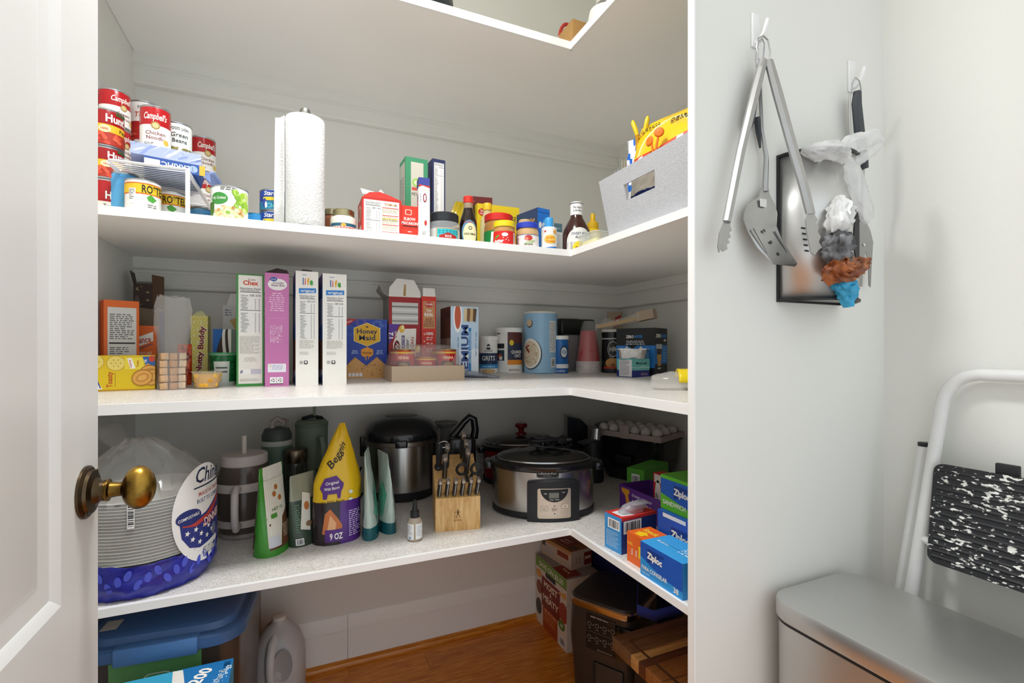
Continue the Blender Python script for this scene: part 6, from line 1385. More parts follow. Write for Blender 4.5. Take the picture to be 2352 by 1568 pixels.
# dog treat bag
x, y = G4(772, 1252); y += .01; h_ = ZV(972, x, y + .04) - S4T
ye_, pu_, bk_ = gloss('#e0b81a'), gloss('#552a80'), gloss('#2a2024')
def treat(p, w, h):
    p.text('Beggin', -w * .04, h * .72, h * .085, '#241c14', 2, rot=52, bold=.01, w=w * .62)
    p.poly([(-w * .4, h * .47), (-w * .34, h * .55), (-w * .1, h * .57), (w * .02, h * .52), (w * .07, h * .5), (w * .05, h * .46), (w * .02, h * .44), (w * .0, h * .38), (-w * .05, h * .38), (-w * .07, h * .42), (-w * .25, h * .42), (-w * .27, h * .38), (-w * .34, h * .38), (-w * .35, h * .43)], '#552a80', 2)
    p.text('Original', -w * .17, h * .5, h * .025, WHT, 3, rot=6, w=w * .26); p.text('With Bacon', -w * .17, h * .455, h * .025, WHT, 3, rot=6, w=w * .3); p.text('with REAL Bacon', -w * .16, h * .345, h * .022, '#3a2a10', 2, rot=2, w=w * .5)
    p.poly([(-w * .35, h * .1), (-w * .3, h * .26), (-w * .2, h * .3), (-w * .05, h * .22), (w * .04, h * .16), (w * .03, h * .06), (-w * .2, h * .08)], '#c4703c', 2); p.poly([(-w * .26, h * .12), (-w * .2, h * .25), (-w * .08, h * .18), (-w * .1, h * .1)], '#e0a878', 3); p.rect(-w * .3, h * .03, w * .34, h * .1, '#552a80', 4); p.text('9 OZ', -w * .08, h * .05, h * .05, WHT, 5, bold=.03, w=w * .26)
    p.lines(w * .18, h * .27, w * .28, h * .22, 13, '#c8b0dc', 3); p.ell(w * .22, h * .42, w * .05, h * .015, '#d8e0d0', 2, rot=-.4); p.ell(w * .22, h * .36, w * .05, h * .01, '#d8e0d0', 2)
pouch('treat_bag', 'tall yellow and purple bacon dog treat bag with a twisted top', x + .004, y + .04, S4T, .124, .085, h_, lambda a, t_, s: ((pu_ if t_ < .36 else ye_) if a > -.05 else (bk_ if t_ < .34 else ye_)), art=treat, crinkle=.0022, base=lambda t_: .062 * (1 if t_ < .5 else 1 - .9 * ((t_ - .5) / .5) ** 1.15), gus=lambda t_: max(.002, .046 * (1 - t_) ** .6), bend=(.05, 0), n=20, rz=8)
# two teal pouches seen edge on
te_, mi_, gn_ = gloss('#185a62'), gloss('#b5c6bd'), gloss('#5fae92')
def mint(p, w, h): p.poly([(-w * .4, h * .3), (w * .2, h * .2), (w * .4, h * .5), (w * .1, h * .65)], '#5fae92', 1); p.lines(-w * .3, h * .55, w * .5, h * .3, 14, '#3f8a78', 2); p.rect(-w * .2, h * .18, w * .14, h * .08, '#7aa8a0', 2)
for (u, v, vt, rz, bd), lab in (((850, 1245, 1034, 76, -.05), 'pale mint pouch with a teal foot beside the dog treats'), ((889, 1231, 1041, 100, .06), 'pale mint pouch with a teal foot nearer the dropper bottle')):
    x, y = G4(u, v); x += .008; h_ = ZV(vt, x, y + .03) - S4T
    pouch('mint_pouch', lab, x, y + .05, S4T, .09, .05, h_, lambda a, t_, s: te_ if t_ < .15 else mi_, rz=rz, art={'front': mint, 'back': mint}, gus=wedge(.0014, .022, .8), crinkle=.0015, bend=(bd, .04))
# rice cooker
cx, cy, cr = XY(922, 1.735), 1.735, .126
def zC(v, dy=0): return ZV(v, cx, cy + dy) - S4T
t = thing('rice_cooker', 'large steel rice cooker with a domed black lid', 'cooker', (cx, cy, S4T), math.radians(aim(cx, cy)))
z0, z1, z2 = .03, zC(1019, -cr), zC(952)
Geo().lathe([(cr * .88, 0), (cr * .93, .004), (cr * .95, z0)], blkm, 48).build('foot', t)
Geo().lathe([(cr * .95, z0), (cr * .985, z0 + .004), (cr, z1 - .012)], steel, 64, cap0=False, cap1=False).build('steel_body', t)
Geo().lathe([(cr * 1.0, z1 - .012), (cr * 1.015, z1 - .01), (cr * 1.015, z1 + .003), (cr, z1 + .004)], M('#a39a92', .35, 1.0), 64, cap0=False, cap1=False).build('rim_band', t)
zt_ = z2 - z1
Geo().lathe([(cr * 1.02, z1 + .003), (cr * 1.03, z1 + zt_ * .25), (cr * .98, z1 + zt_ * .5), (cr * .84, z1 + zt_ * .75), (cr * .5, z1 + zt_ * .95), (.001, z2 - S4T * 0)], blk, 64).build('lid', t)
Geo().lathe([(.055, z2 - .012), (.05, z2 - .002), (.02, z2 + .001), (.001, z2 + .001)], M('#0d0e11', .3), 32, sx=1.1, sy=.8).build('lid_handle_recess', t)
Geo().rbox(-cr - .014, -cr + .016, -.03, .03, z1 - .055, z1 + .012, .008, blk).build('side_handle', t)
Geo().rbox(-.02, .02, -cr - .012, -cr + .004, z1 - .012, z1 + .012, .006, blk).build('latch', t)
tag(Geo().tube([(cx - .135, cy + .02, S4T + .10), (cx - .15, cy - .02, S4T + .085), (cx - .158, cy - .03, S4T + .05), (cx - .152, cy - .035, S4T + .02), (cx - .14, cy - .0, S4T + .004), (cx - .128, cy + .04, S4T + .004)], .0035, blkm, 8).build('power_cord'), 'thin black power cord hanging beside the rice cooker', 'cord')
# dropper bottle
x, y = G4(953, 1245); y += .018; x = XY(953, y); r = 16.5 * dep(x, y) / F
t = thing('dropper_bottle', 'small clear dropper bottle with a black bulb and white label', 'bottle', (x, y, S4T)); hb_ = zS(1185)
Geo().lathe([(r * .9, 0), (r, .002), (r, hb_ * .8), (r * .75, hb_ * .93), (r * .5, hb_)], M('#c9b9a4', .08, alpha=.55), 32).build('bottle_body', t)
Geo().lathe([(r * .97, .004), (r * .97, hb_ * .22), (.001, hb_ * .22)], M('#8a7058', .2), 28).build('liquid', t)
Geo().lathe([(r * .62, hb_ - .002), (r * .62, hb_ + .014), (r * .4, hb_ + .017), (r * .3, hb_ + .03), (r * .26, hb_ + .042), (.001, hb_ + .046)], blkm, 24).build('dropper_cap', t)
g = Geo(); p = Pr(g, rnd(r + .0005, math.radians(aim(x, y)))); p.rect(-r * 1.4, hb_ * .1, r * 1.25, hb_ * .66, '#dededa', 1); p.rect(r * .1, hb_ * .12, r * 1.2, hb_ * .64, '#e4e4e0', 1); p.lines(-r * 1.3, hb_ * .7, r * 1.0, hb_ * .4, 7, '#aab0c0', 2); p.lines(r * .2, hb_ * .7, r * .9, hb_ * .45, 9, '#b8bcc8', 2); p.ell(-r * .7, hb_ * .18, r * .2, hb_ * .05, '#7aa0d0', 2); g.build('label_print', t, smooth=0)
# knife block
a0 = G4(1000, 1222); a1 = G4(1103, 1214)
bw_ = math.hypot(a1[0] - a0[0], a1[1] - a0[1]); brz = math.atan2(a1[1] - a0[1], a1[0] - a0[0])
t = thing('knife_block', 'light wooden knife block with a burnt-in logo', 'knife block', ((a0[0] + a1[0]) / 2, (a0[1] + a1[1]) / 2, S4T), brz)
bx0, by0_ = t.location.x, t.location.y
bwood = wood('#b98a4c', '#cfa467', '#dcb87e', axis=(9, 9, 1.2), rough=.45, sc=10)
hf_, hb3, db = .093, .182, .165
Geo().prism([(0, 0), (0, hf_), (.03, hf_ + .012), (db - .012, hb3), (db, hb3 - .012), (db, 0)], -bw_ / 2, bw_ / 2, bwood, T=lambda a, b, c: (c, a, b)).build('block', t, smooth=0, weld=True)
g = Geo(); p = Pr(g, flat((-bw_ / 2, 0, 0), (1, 0, 0), (0, 0, 1)))
cxb, czb = bw_ * .5, .036                           # small burnt figure: head, trunk, legs, arms
p.ell(cxb, czb + .021, .0022, .0022, '#4a2e14', 1, n=10); p.poly([(cxb - .0035, czb + .018), (cxb + .0035, czb + .018), (cxb + .0015, czb + .009), (cxb - .0015, czb + .009)], '#4a2e14', 1)
for s_ in (-1, 1):
    p.poly([(cxb + s_ * .0005, czb + .010), (cxb + s_ * .0022, czb + .010), (cxb + s_ * .0055, czb + .004), (cxb + s_ * .0038, czb + .004)][::s_], '#4a2e14', 1); p.poly([(cxb + s_ * .0038, czb + .0045), (cxb + s_ * .0055, czb + .0045), (cxb + s_ * .0045, czb - .001), (cxb + s_ * .003, czb - .001)][::s_], '#4a2e14', 1); p.poly([(cxb + s_ * .003, czb + .018), (cxb + s_ * .0038, czb + .0165), (cxb + s_ * .008, czb + .0145), (cxb + s_ * .008, czb + .016)][::s_], '#4a2e14', 1)
p.rect(cxb - .0093, czb - .001, .0007, .02, '#4a2e14', 1); p.lines(cxb - .013, czb - .004, .026, .006, 2, '#8a6438', 1)
nrm = Vector((0, -(hb3 - hf_ - .012), db - .042)).normalized()      # out of the sloping face
def slope(q): return Vector((0, .03 + (db - .042) * q, hf_ + .012 + (hb3 - hf_ - .012) * q))
for k in range(3):
    pt = slope(.35 + .25 * k); e_ = Vector((0, db - .042, hb3 - hf_ - .012)).normalized()
for xx, q in ((-.03, .2), (-.03, .5), (.035, .3), (.04, .55), (.03, .8)):
    o_ = slope(q); mp = flat(o_ + Vector((xx - .008, 0, 0)), (1, 0, 0), tuple(Vector((0, db - .042, hb3 - hf_ - .012)))); Pr(g, mp).rect(0, 0, .016, .0025, '#3a2a18', 1)
g.build('burnt_logo_print', t, smooth=0)
hdl = M('#232629', .45); cap_ = metal('#b9b9b8', .3)
def knife(label, xx, q, L, lean=0, rr=.0105, sx_=.66, at0=None, steak=False):
    base = (at0 or slope(q)) + Vector((xx, 0, 0)); dr = (nrm + Vector((lean, 0, 0))).normalized()
    k = thing('steak_knife' if steak else 'kitchen_knife', label, 'knife', (0, 0, 0)); k.matrix_world = Matrix.Translation(t.location) @ Matrix.Rotation(brz, 4, 'Z') @ Matrix.Translation(base) @ dr.to_track_quat('Z', 'Y').to_matrix().to_4x4()
    Geo().rbox(-rr * sx_, rr * sx_, -rr, rr, .002, L * .82, rr * .45, hdl, 3).build('handle', k)
    Geo().rbox(-rr * sx_ - .0006, rr * sx_ + .0006, -rr - .0006, rr + .0006, L * .82, L, rr * .45, cap_, 3).build('end_cap', k)
    Geo().box(-rr * .12, rr * .12, -rr - .0008, rr + .0008, .004, L * .82, cap_).build('tang', k, smooth=0)
    Geo().box(-.0008, .0008, -rr * .8, rr * .8, -.02, .003, cap_).build('blade_collar', k, smooth=0)
    return k
names = ('end steak knife beside the scissors side', 'steak knife next to the end of the row', 'steak knife just past the middle of the row', 'steak knife just before the middle of the row', 'steak knife second from the block edge by the dropper', 'steak knife at the block edge by the dropper')
for k in range(6):
    knife(names[5 - k] + ', black riveted handle', -bw_ * .42 + bw_ * .84 * k / 5, 0, .062, .05, .0082, .62, Vector((0, .012, hf_ + .004)), True)
knife('carving knife low on the block side near the dropper bottle', -.033, .36, .085); knife('carving knife higher on the block side near the dropper bottle', -.024, .66, .085)
knife('chef knife lowest of three on the slow cooker side of the block', .033, .45, .09); knife('chef knife middle of three on the slow cooker side of the block', .031, .68, .095); knife('chef knife highest of three on the slow cooker side of the block', .026, .9, .10)
# honing steel with ring
base = slope(.62) + Vector((-.048, 0, 0))
k = thing('honing_steel', 'black handled honing steel with a hanging ring in the knife block', 'tool', (0, 0, 0)); k.matrix_world = Matrix.Translation(t.location) @ Matrix.Rotation(brz, 4, 'Z') @ Matrix.Translation(base) @ nrm.to_track_quat('Z', 'Y').to_matrix().to_4x4()
Geo().lathe([(.013, .002), (.013, .008), (.008, .012), (.0095, .05), (.009, .085), (.006, .095), (.001, .096)], hdl, 20).build('handle', k)
Geo().tube([(.014 * math.cos(2 * PI * j / 20) + .012, 0, .095 + .012 * math.sin(2 * PI * j / 20)) for j in range(20)], .0014, cap_, 6, closed=True).build('hanging_ring', k)
Geo().lathe([(.003, -.02), (.003, .003)], cap_, 10).build('steel_rod', k)
# scissors
base = slope(.22) + Vector((.036, 0, 0))
k = thing('kitchen_scissors', 'black handled kitchen scissors in the knife block', 'scissors', (0, 0, 0)); k.matrix_world = Matrix.Translation(t.location) @ Matrix.Rotation(brz, 4, 'Z') @ Matrix.Translation(base) @ nrm.to_track_quat('Z', 'Y').to_matrix().to_4x4()
for s_ in (-1, 1):
    Geo().tube([(s_ * (.021 + .0155 * math.cos(2 * PI * j / 22)), 0, .05 + .021 * math.sin(2 * PI * j / 22)) for j in range(22)], .0042, hdl, 8, closed=True).build('finger_loop', k)
    Geo().tube([(s_ * .002, 0, .002), (s_ * .006, 0, .018), (s_ * .012, 0, .033)], .005, hdl, 8).build('shank', k)
Geo().box(-.004, .004, -.001, .001, -.015, .006, cap_).build('blade', k, smooth=0)
# black chopper and glass bowl behind the block
x, y = XY(1060, 1.69), 1.69
t = thing('hand_chopper', 'glossy black food chopper with an arched handle behind the knives', 'chopper', (x, y, S4T), math.radians(-15)); hB = zS(1000)
Geo().rbox(-.05, .05, -.045, .045, 0, hB, .02, blk, tr=.012).build('chopper_body', t)
Geo().tube([(-.035, 0, hB - .005), (.01, 0, hB + .05), (.03, 0, hB + .068), (.045, 0, hB + .06), (.05, 0, hB + .02), (.045, 0, hB - .01)], [.014, .012, .013, .013, .014, .015], blk, 12).build('arch_handle', t)
Geo().tube([(.022, -.012, hB + .078), (.03, -.012, hB + .083), (.03, .012, hB + .083), (.022, .012, hB + .078)], .0015, cap_, 6).build('wire_clip', t)
x, y = XY(1024, 1.80), 1.80
t = thing('glass_bowl', 'small clear glass bowl upturned behind the rice cooker edge', 'bowl', (x, y, S4T)); hB = zS(970)
Geo().lathe([(.028, 0), (.03, .002), (.02, hB - .03), (.045, hB - .004), (.047, hB), (.042, hB - .003), (.02, hB - .02), (.001, hB - .022)], M('#6d7070', .06, alpha=.5), 36).build('bowl_wall', t)
Geo().lathe([(.046, hB - .001), (.048, hB + .001), (.046, hB + .003)], M('#8a8d8d', .05, alpha=.6), 36, cap0=False, cap1=False).build('bowl_rim', t)

# ---- slow cookers
def oval(rx, ry, z, n=64): return [(rx * math.cos(2 * PI * k / n), ry * math.sin(2 * PI * k / n), z) for k in range(n)]
def slow_cooker(name, label, x, y, rz, rx, ry, hb, body, knobm):
    t = thing(name, label, 'slow cooker', (x, y, S4T), rz)
    Geo().rings([oval(rx * .93, ry * .93, 0), oval(rx * 1.0, ry * 1.0, .008), oval(rx * 1.0, ry * 1.0, .022)], blkm).build('foot', t)
    Geo().rings([oval(rx * .985, ry * .985, .02), oval(rx * .99, ry * .99, .03), oval(rx * 1.0, ry * 1.0, hb)], body, cap0=False, cap1=False).build('heating_shell', t)
    Geo().rings([oval(rx * 1.0, ry * 1.0, hb - .002), oval(rx * 1.05, ry * 1.05, hb + .004), oval(rx * 1.05, ry * 1.05, hb + .016), oval(rx * .95, ry * .95, hb + .022), oval(rx * .9, ry * .9, hb + .012)], blk, cap1=False).build('stoneware_rim', t, smooth=45)
    for s_ in (-1, 1):
        Geo().rbox(s_ * (rx + .012) - .014, s_ * (rx + .012) + .014, -.035, .035, hb - .01, hb + .012, .01, blk).build('handle', t)
    Geo().rings([oval(rx * .93, ry * .93, hb + .02), oval(rx * .945, ry * .945, hb + .024), oval(rx * .93, ry * .93, hb + .028)], metal('#a9a9a9', .2), cap0=False, cap1=False).build('lid_band', t)
    Geo().rings([oval(rx * .93, ry * .93, hb + .026), oval(rx * .8, ry * .8, hb + .037), oval(rx * .5, ry * .5, hb + .046), oval(rx * .12, ry * .12, hb + .05)], M('#2a2b2a', .06, alpha=.88, coat=.5), cap0=False).build('glass_lid', t)
    Geo().lathe([(.024, hb + .047), (.022, hb + .054), (.011, hb + .06), (.012, hb + .072), (.024, hb + .078), (.024, hb + .088), (.02, hb + .092), (.001, hb + .092)], knobm, 28).build('lid_knob', t)
    return t
x, y = XY(1197, 1.735), 1.735; hb_ = ZV(1024, x, y - .1) - S4T
slow_cooker('slow_cooker', 'dark red oval slow cooker with a red lid knob at the back', x, y, math.radians(-8), .152, .112, hb_ - .02, red_d, M('#6d1210', .25))
x, y = XY(1247, 1.385), 1.385; rx = 116 * dep(x, y) / F; ry = rx * .72
hb_ = ZV(1080, XY(1247, 1.27), 1.27) - S4T
t = slow_cooker('slow_cooker', 'brushed steel oval slow cooker with a digital control panel', x, y, math.radians(-26), rx, ry, hb_ - .01, steel, blk)
# control panel: follows the oval front
def om(a, b, h):
    s = a / (rx * 1.0); q = -PI / 2 + s
    nx, ny = math.cos(q) / rx, math.sin(q) / ry; L_ = math.hypot(nx, ny)
    return Vector((rx * math.cos(q) + nx / L_ * h, ry * math.sin(q) + ny / L_ * h, b))
om.curved = True
def omo(off): 
    f = lambda a, b, h: om(a, b, h + off); f.curved = True; return f
g = Geo(); p = Pr(g, omo(.0)); pc = .03
# raised black housing built as a thick curved plate
g = Geo(); R = []
for i in range(21):
    a = pc - .078 + .156 * i / 20; arch = .118 + .008 * math.sin(PI * i / 20)
    R.append([om(a, .002, 0), om(a, .002, .013), om(a, arch - .006, .013), om(a, arch, .008), om(a, arch, 0)])
g.rings(R, blkm).build('panel_housing', t, smooth=30)
g = Geo(); p = Pr(g, omo(.0135)); p.rrect(pc - .048, .012, .096, .088, .005, M('#c9b8a6', .35, .6), 1)
p.poly([(pc + .04 * math.cos(PI + PI * k / 16), .098 + .038 * math.sin(PI + PI * k / 16)) for k in range(17)], '#15161a', 2); p.rect(pc - .016, .072, .028, .016, '#6d7068', 3); p.text('High', pc - .026, .084, .0035, '#d8d8d4', 3); p.text('Low', pc + .026, .087, .0035, '#d8d8d4', 3); p.text('Keep - Warm', pc, .066, .0035, '#d8d8d4', 3)
for q in ((-.03, .04), (.03, .046)): p.rrect(pc + q[0] - .012, q[1] - .006, .024, .014, .005, '#9a8a78', 2); p.rrect(pc + q[0] - .011, q[1] - .005, .022, .012, .005, '#cabaa8', 3)
p.text('Select', pc - .03, .039, .0032, '#5a5048', 4); p.text('Off', pc + .03, .045, .0032, '#5a5048', 4); p.poly([(pc - .0025, .048), (pc + .0025, .048), (pc, .052)], '#3a3430', 3); p.poly([(pc - .0025, .028), (pc, .024), (pc + .0025, .028)], '#3a3430', 3); p.lines(pc - .008, .044, .016, .01, 3, '#8a7c70', 3); g.build('panel_print', t, smooth=0)
g = Geo(); p = Pr(g, omo(.0008)); bc = .012; p.rrect(bc - .034, .128, .068, .026, .006, '#0e0f12', 1); p.rrect(bc - .0325, .1295, .065, .023, .005, '#8a8a88', 2); p.rrect(bc - .0315, .1305, .063, .021, .005, '#0e0f12', 3); p.text('CROCK-POT', bc, .139, .008, '#d9d9d6', 4, bold=.012, w=.055); p.lines(bc - .015, .136, .03, .003, 1, '#8a8a88', 4); g.build('badge_print', t, smooth=0)
# cord bundled on its lid
zl = hb_ - .01 + .058
g = Geo(); P = []
for k in range(90):
    a = k * .42; rr = .045 + .012 * math.sin(k * .13); P.append((x + rr * 1.35 * math.cos(a) + .02, y - .01 + rr * .7 * math.sin(a), S4T + zl + .008 + .010 * math.sin(k * .37) + .012 * (k / 90) + (.02 if 20 < k < 34 else 0) * math.sin((k - 20) / 14 * PI)))
o_ = thing('power_cord', 'black power cord bundled on the steel slow cooker lid', 'cord', (0, 0, 0))
g.tube(P, .0035, blkm, 6).build('cable', o_)
Geo().rbox(x + .03, x + .06, y - .05, y - .03, S4T + zl + .012, S4T + zl + .03, .004, blkm).build('plug', o_)
for s_ in (-1, 1): Geo().box(x + .06, x + .078, y - .041 + s_ * .005, y - .039 + s_ * .005, S4T + zl + .018, S4T + zl + .024, cap_).build('prong', o_, smooth=0)
# ---- dark appliances in the corner
x, y = XY(1316, 1.78), 1.77
t = thing('toast_press', 'black wedge shaped sandwich press standing in the corner', 'press', (x, y, S4T), math.radians(-20)); hB = zS(953)
Geo().prism([(-.035, 0), (.05, 0), (.05, hB * .82), (.02, hB * .95), (-.035, hB)], -.035, .035, blk, T=lambda a, b, c: (a, c, b)).build('press_body', t, smooth=25)
Geo().box(-.03, .04, -.037, -.035, hB * .4, hB * .42, blkm).build('seam', t, smooth=0)
x, y = XY(1362, 1.60), 1.60
t = thing('blender_jar', 'small silver and clear blender base tilted in the corner', 'blender', (x, y, S4T), 0); hB = zS(1010)
Geo().lathe([(.04, 0), (.042, .01), (.036, hB - .012), (.03, hB)], blkm, 28).build('blender_base', t)
Geo().lathe([(.02, hB), (.023, hB + .002), (.019, hB + .045), (.012, hB + .05), (.001, hB + .05)], metal('#a9a9ac', .2), 28).build('steel_cup', t, rot=(0, .1, 0))
Geo().box(-.035, .05, -.02, .02, hB - .004, hB + .003, M('#4a4c55', .4)).build('blade_plate', t, rot=(0, -.15, 0), smooth=0)
# black tub with a clear canister and an egg tray on top
x, y = 1.16, 1.43
t = thing('black_canister', 'tall dark canister with a glassy lid behind the black tub', 'canister', (XY(1402, 1.79), 1.79, S4T)); x, y = XY(1402, 1.79), 1.79; hB = zS(972)
Geo().lathe([(.06, 0), (.065, .006), (.068, hB - .02), (.06, hB - .004)], M('#191b20', .25), 36).build('canister_body', t)
Geo().lathe([(.069, hB - .02), (.07, hB - .004), (.06, hB), (.001, hB + .003)], M('#5c5c5a', .15, alpha=.8), 36).build('lid', t)
tbx, tby = 1.232, 1.565
t = thing('black_tub', 'deep black plastic tub with rounded corners under the egg tray', 'tub', (tbx, tby, S4T), math.radians(-68)); x, y = tbx, tby; hB = ZV(1012, 1.13, 1.50) - S4T
def rr_ring(hx, hy, r_, z_, n=5):
    P = []
    for cx_, cy_, a0_ in ((hx - r_, hy - r_, 0), (-hx + r_, hy - r_, 90), (-hx + r_, -hy + r_, 180), (hx - r_, -hy + r_, 270)):
        P += [(cx_ + r_ * math.cos(math.radians(a0_ + 90 * k / n)), cy_ + r_ * math.sin(math.radians(a0_ + 90 * k / n)), z_) for k in range(n + 1)]
    return P
Geo().rings([rr_ring(.11, .065, .03, 0), rr_ring(.115, .07, .03, .01), rr_ring(.14, .085, .035, hB * .6), rr_ring(.145, .09, .035, hB - .004), rr_ring(.155, .10, .04, hB), rr_ring(.155, .10, .04, hB + .004), rr_ring(.14, .085, .035, hB + .004), rr_ring(.138, .083, .035, hB * .5)], M('#15161b', .22, coat=.3)).build('tub_wall', t, smooth=40)
Geo().rbox(-.04, .03, -.103, -.093, hB * .45, hB * .62, .006, blkm).build('front_handle', t)
te = thing('egg_tray', 'pale pink plastic egg tray with white eggs resting on the black tub', 'tray', (tbx - .005, tby - .005, S4T + hB + .0055), math.radians(-68))
ptm = M('#b9a9a2', .45)
for b in ((-.15, .15, -.095, -.09, 0, .02), (-.15, .15, .09, .095, 0, .02), (-.15, -.145, -.09, .09, 0, .02), (.145, .15, -.09, .09, 0, .02), (-.145, .145, -.09, .09, 0, .004)): Geo().box(*b, ptm).build('tray_wall', te, smooth=0)
Geo().rbox(-.02, .02, -.102, -.088, -.001, .05, .006, ptm).build('front_tab', te)
Geo().lathe([(.001, -.016), (.010, -.0135), (.0165, -.002), (.0155, .007), (.010, .015), (.001, .0185)], M('#d9d4cd', .5), 24)
g = Geo(); g.lathe([(.001, -.018), (.012, -.015), (.019, -.002), (.0175, .009), (.011, .018), (.001, .022)], M('#d9d4cd', .5), 24)
eg = g.build('egg', loc=(0, 0, 0)); em = eg.data; bpy.data.objects.remove(eg)
rows = ('row at the tab side', 'middle row', 'far row by the wall')
for j in range(3):
    for i in range(6):
        lx, ly = -.118 + .047 * i, -.058 + .058 * j
        o = bpy.data.objects.new('egg', em); COL.objects.link(o); c_, s_ = math.cos(math.radians(-68)), math.sin(math.radians(-68))
        o.location = (te.location.x + lx * c_ - ly * s_, te.location.y + lx * s_ + ly * c_, te.location.z + .0225)
        tag(o, 'white egg lying in the pale plastic egg tray, ' + rows[j], 'egg', 'eggs in the pale tray')
# ---- boxes of bags along the side run
def bagbox(label, x, y, w, d, h, col, art, rz=-90, z=None, name='bag_box', **k): return carton(name, label, x, y, S4T if z is None else z, w, d, h, col, rz, art=art, **k)
def zlogo(p, x, y, k, rot=0): p.poly([(x - .62 * k, y + .42 * k), (x + .72 * k, y + .42 * k), (x + .78 * k, y + .3 * k), (x + .55 * k, y + .3 * k), (x - .5 * k, y - .34 * k), (x - .62 * k, y - .34 * k)], '#123a86', 3); p.text('Ziploc', x, y - .12 * k, .36 * k, WHT, 5, bold=.045, rot=-3, w=1.25 * k)
def zip_a(p, w, h):
    p.rect(0, 0, w, h, '#1c54b4', .6); p.poly([(0, 0), (w, 0), (w, h * .22), (w * .6, h * .26), (w * .3, h * .38), (0, h * .55)], '#2a90d4', 1); zlogo(p, w * .36, h * .66, h * .52); p.text('PARA CONGELAR', w * .04, h * .2, h * .12, WHT, 4, 'L', bold=.02, w=w * .62); p.text('GALON', w * .04, h * .08, h * .08, '#a8d4f0', 4, 'L', w=w * .2); p.text('38', w * .86, h * .08, h * .15, WHT, 4, bold=.02)
def zip_ar(p, w, h): p.rect(0, 0, w, h, '#2a8fd2', .6); p.rect(w * .2, h * .1, w * .25, h * .75, '#6cb4e4', 1); p.text('FREEZER GALLON', w * .8, h * .12, h * .09, '#d0e8f6', 2, 'L', rot=90, w=h * .7)
def zip_at(p, w, h): p.rect(0, 0, w, h, '#3a9ede', .6); p.lines(w * .1, h * .5, w * .3, h * .1, 2, '#d8ecf8', 2); p.lines(w * .62, h * .75, w * .3, h * .4, 4, '#d8ecf8', 2); p.rect(w * .15, h * .48, w * .7, h * .015, '#1c5a98', 2)
bagbox('bright blue gallon freezer bag box nearest the partition', .712, .827, .133, .085, .0745, '#2a8fd2', {'front': zip_a, 'right': zip_ar, 'top': zip_at})
def snack(p, w, h): p.text('bulk', w * .2, h * .6, h * .12, '#f2c83c', 2); p.text('bite', w * .36, h * .4, h * .1, WHT, 2, rot=90); p.text('size', w * .6, h * .4, h * .1, WHT, 2, rot=90); p.rect(w * .7, h * .3, w * .3, h * .4, '#f0c81e', 2)
def snackt(p, w, h): p.text('Snack', w * .55, h * .55, h * .22, '#f2c83c', 2, bold=.04, rot=0, w=w * .8); p.poly([(w * .3, h * .1), (w * .7, h * .1), (w * .7, h * .3), (w * .85, h * .3), (w * .5, h * .5), (w * .15, h * .3), (w * .3, h * .3)], '#f0c81e', 3)
bagbox('orange snack bag box wedged behind the blue gallon box', .728, .933, .062, .07, .07, '#e4641e', {'front': snack, 'top': snackt})
def bgb(p, w, h): p.rect(0, 0, w, h, '#3a90d0', .6); p.bars(w * .2, h * .62, w * .7, h * .28); p.lines(w * .1, h * .55, w * .8, h * .45, 14, '#9cc8e8', 2)
def bgr(p, w, h): p.rect(0, 0, w, h, '#20347c', .6); p.bars(w * .06, h * .55, w * .5, h * .35); p.rect(0, h * .92, w, h * .08, '#c8322e', 1)
def bgt(p, w, h): p.rect(0, 0, w, h, '#cc3028', .6); p.poly([(w * .2, h * .1), (w * .8, h * .1), (w * .9, h * .4), (w * .15, h * .4)], '#e6e4e6', 1)
t = bagbox('blue and red trash bag box with plastic poking out of the slot', .728, 1.022, .062, .12, .09, '#2a6fc0', {'front': bgb, 'right': bgr, 'top': bgt}, rz=-84)
R = []; rg = random.Random(8)
for i in range(8): q = i / 7; R.append([(.0 + .022 * math.cos(a) * (1 - .3 * q) + .012 * q + rg.uniform(-.003, .003), .0 + .04 * math.sin(a) * (1 - .2 * q) + .02 * q + rg.uniform(-.003, .003), .0905 + .022 * math.sin(q * PI * .55) + rg.uniform(-.002, .002)) for a in (2 * PI * j / 18 for j in range(18))])
Geo().rings(R, film('#b9bcc4', .55, .12)).build('bag_film', t, smooth=60)
def zip_q(p, w, h): p.rect(0, 0, w, h, '#1f55b6', .6); p.poly([(0, 0), (w, 0), (w, h * .2), (w * .5, h * .22), (0, h * .42)], '#3a9ade', 1); zlogo(p, w * .4, h * .6, h * .4); p.text('FREEZER', w * .07, h * .24, h * .09, WHT, 4, 'L', bold=.02, w=w * .42); p.text('QUART', w * .07, h * .14, h * .07, '#a8d4f0', 4, 'L', w=w * .26); p.rect(w * .1, h * .9, w * .4, h * .08, '#e4e6ea', 3)
bagbox('tall blue quart freezer bag box behind the gallon box', .808, .853, .19, .11, .118, '#2467c0', {'front': zip_q})
def zip_s(p, w, h): p.rect(0, 0, w, h, '#1d5cba', .6); p.poly([(0, 0), (w, 0), (w, h * .2), (w * .5, h * .25), (0, h * .45)], '#5cb82c', 1); p.rect(0, h * .9, w, h * .1, '#5cb82c', 2); zlogo(p, w * .42, h * .58, h * .5); p.text('SANDWICH', w * .05, h * .16, h * .13, WHT, 4, 'L', bold=.02, w=w * .45)
t = bagbox('blue and green sandwich bag box stacked on the quart box', .822, .868, .17, .085, .083, '#58a82e', {'front': zip_s}, z=S4T + .1185)
Geo().rbox(.0, .08, -.03, .03, .0832, .0836, .005, M('#a8703c', .8, var=.3)).build('torn_opening', t)
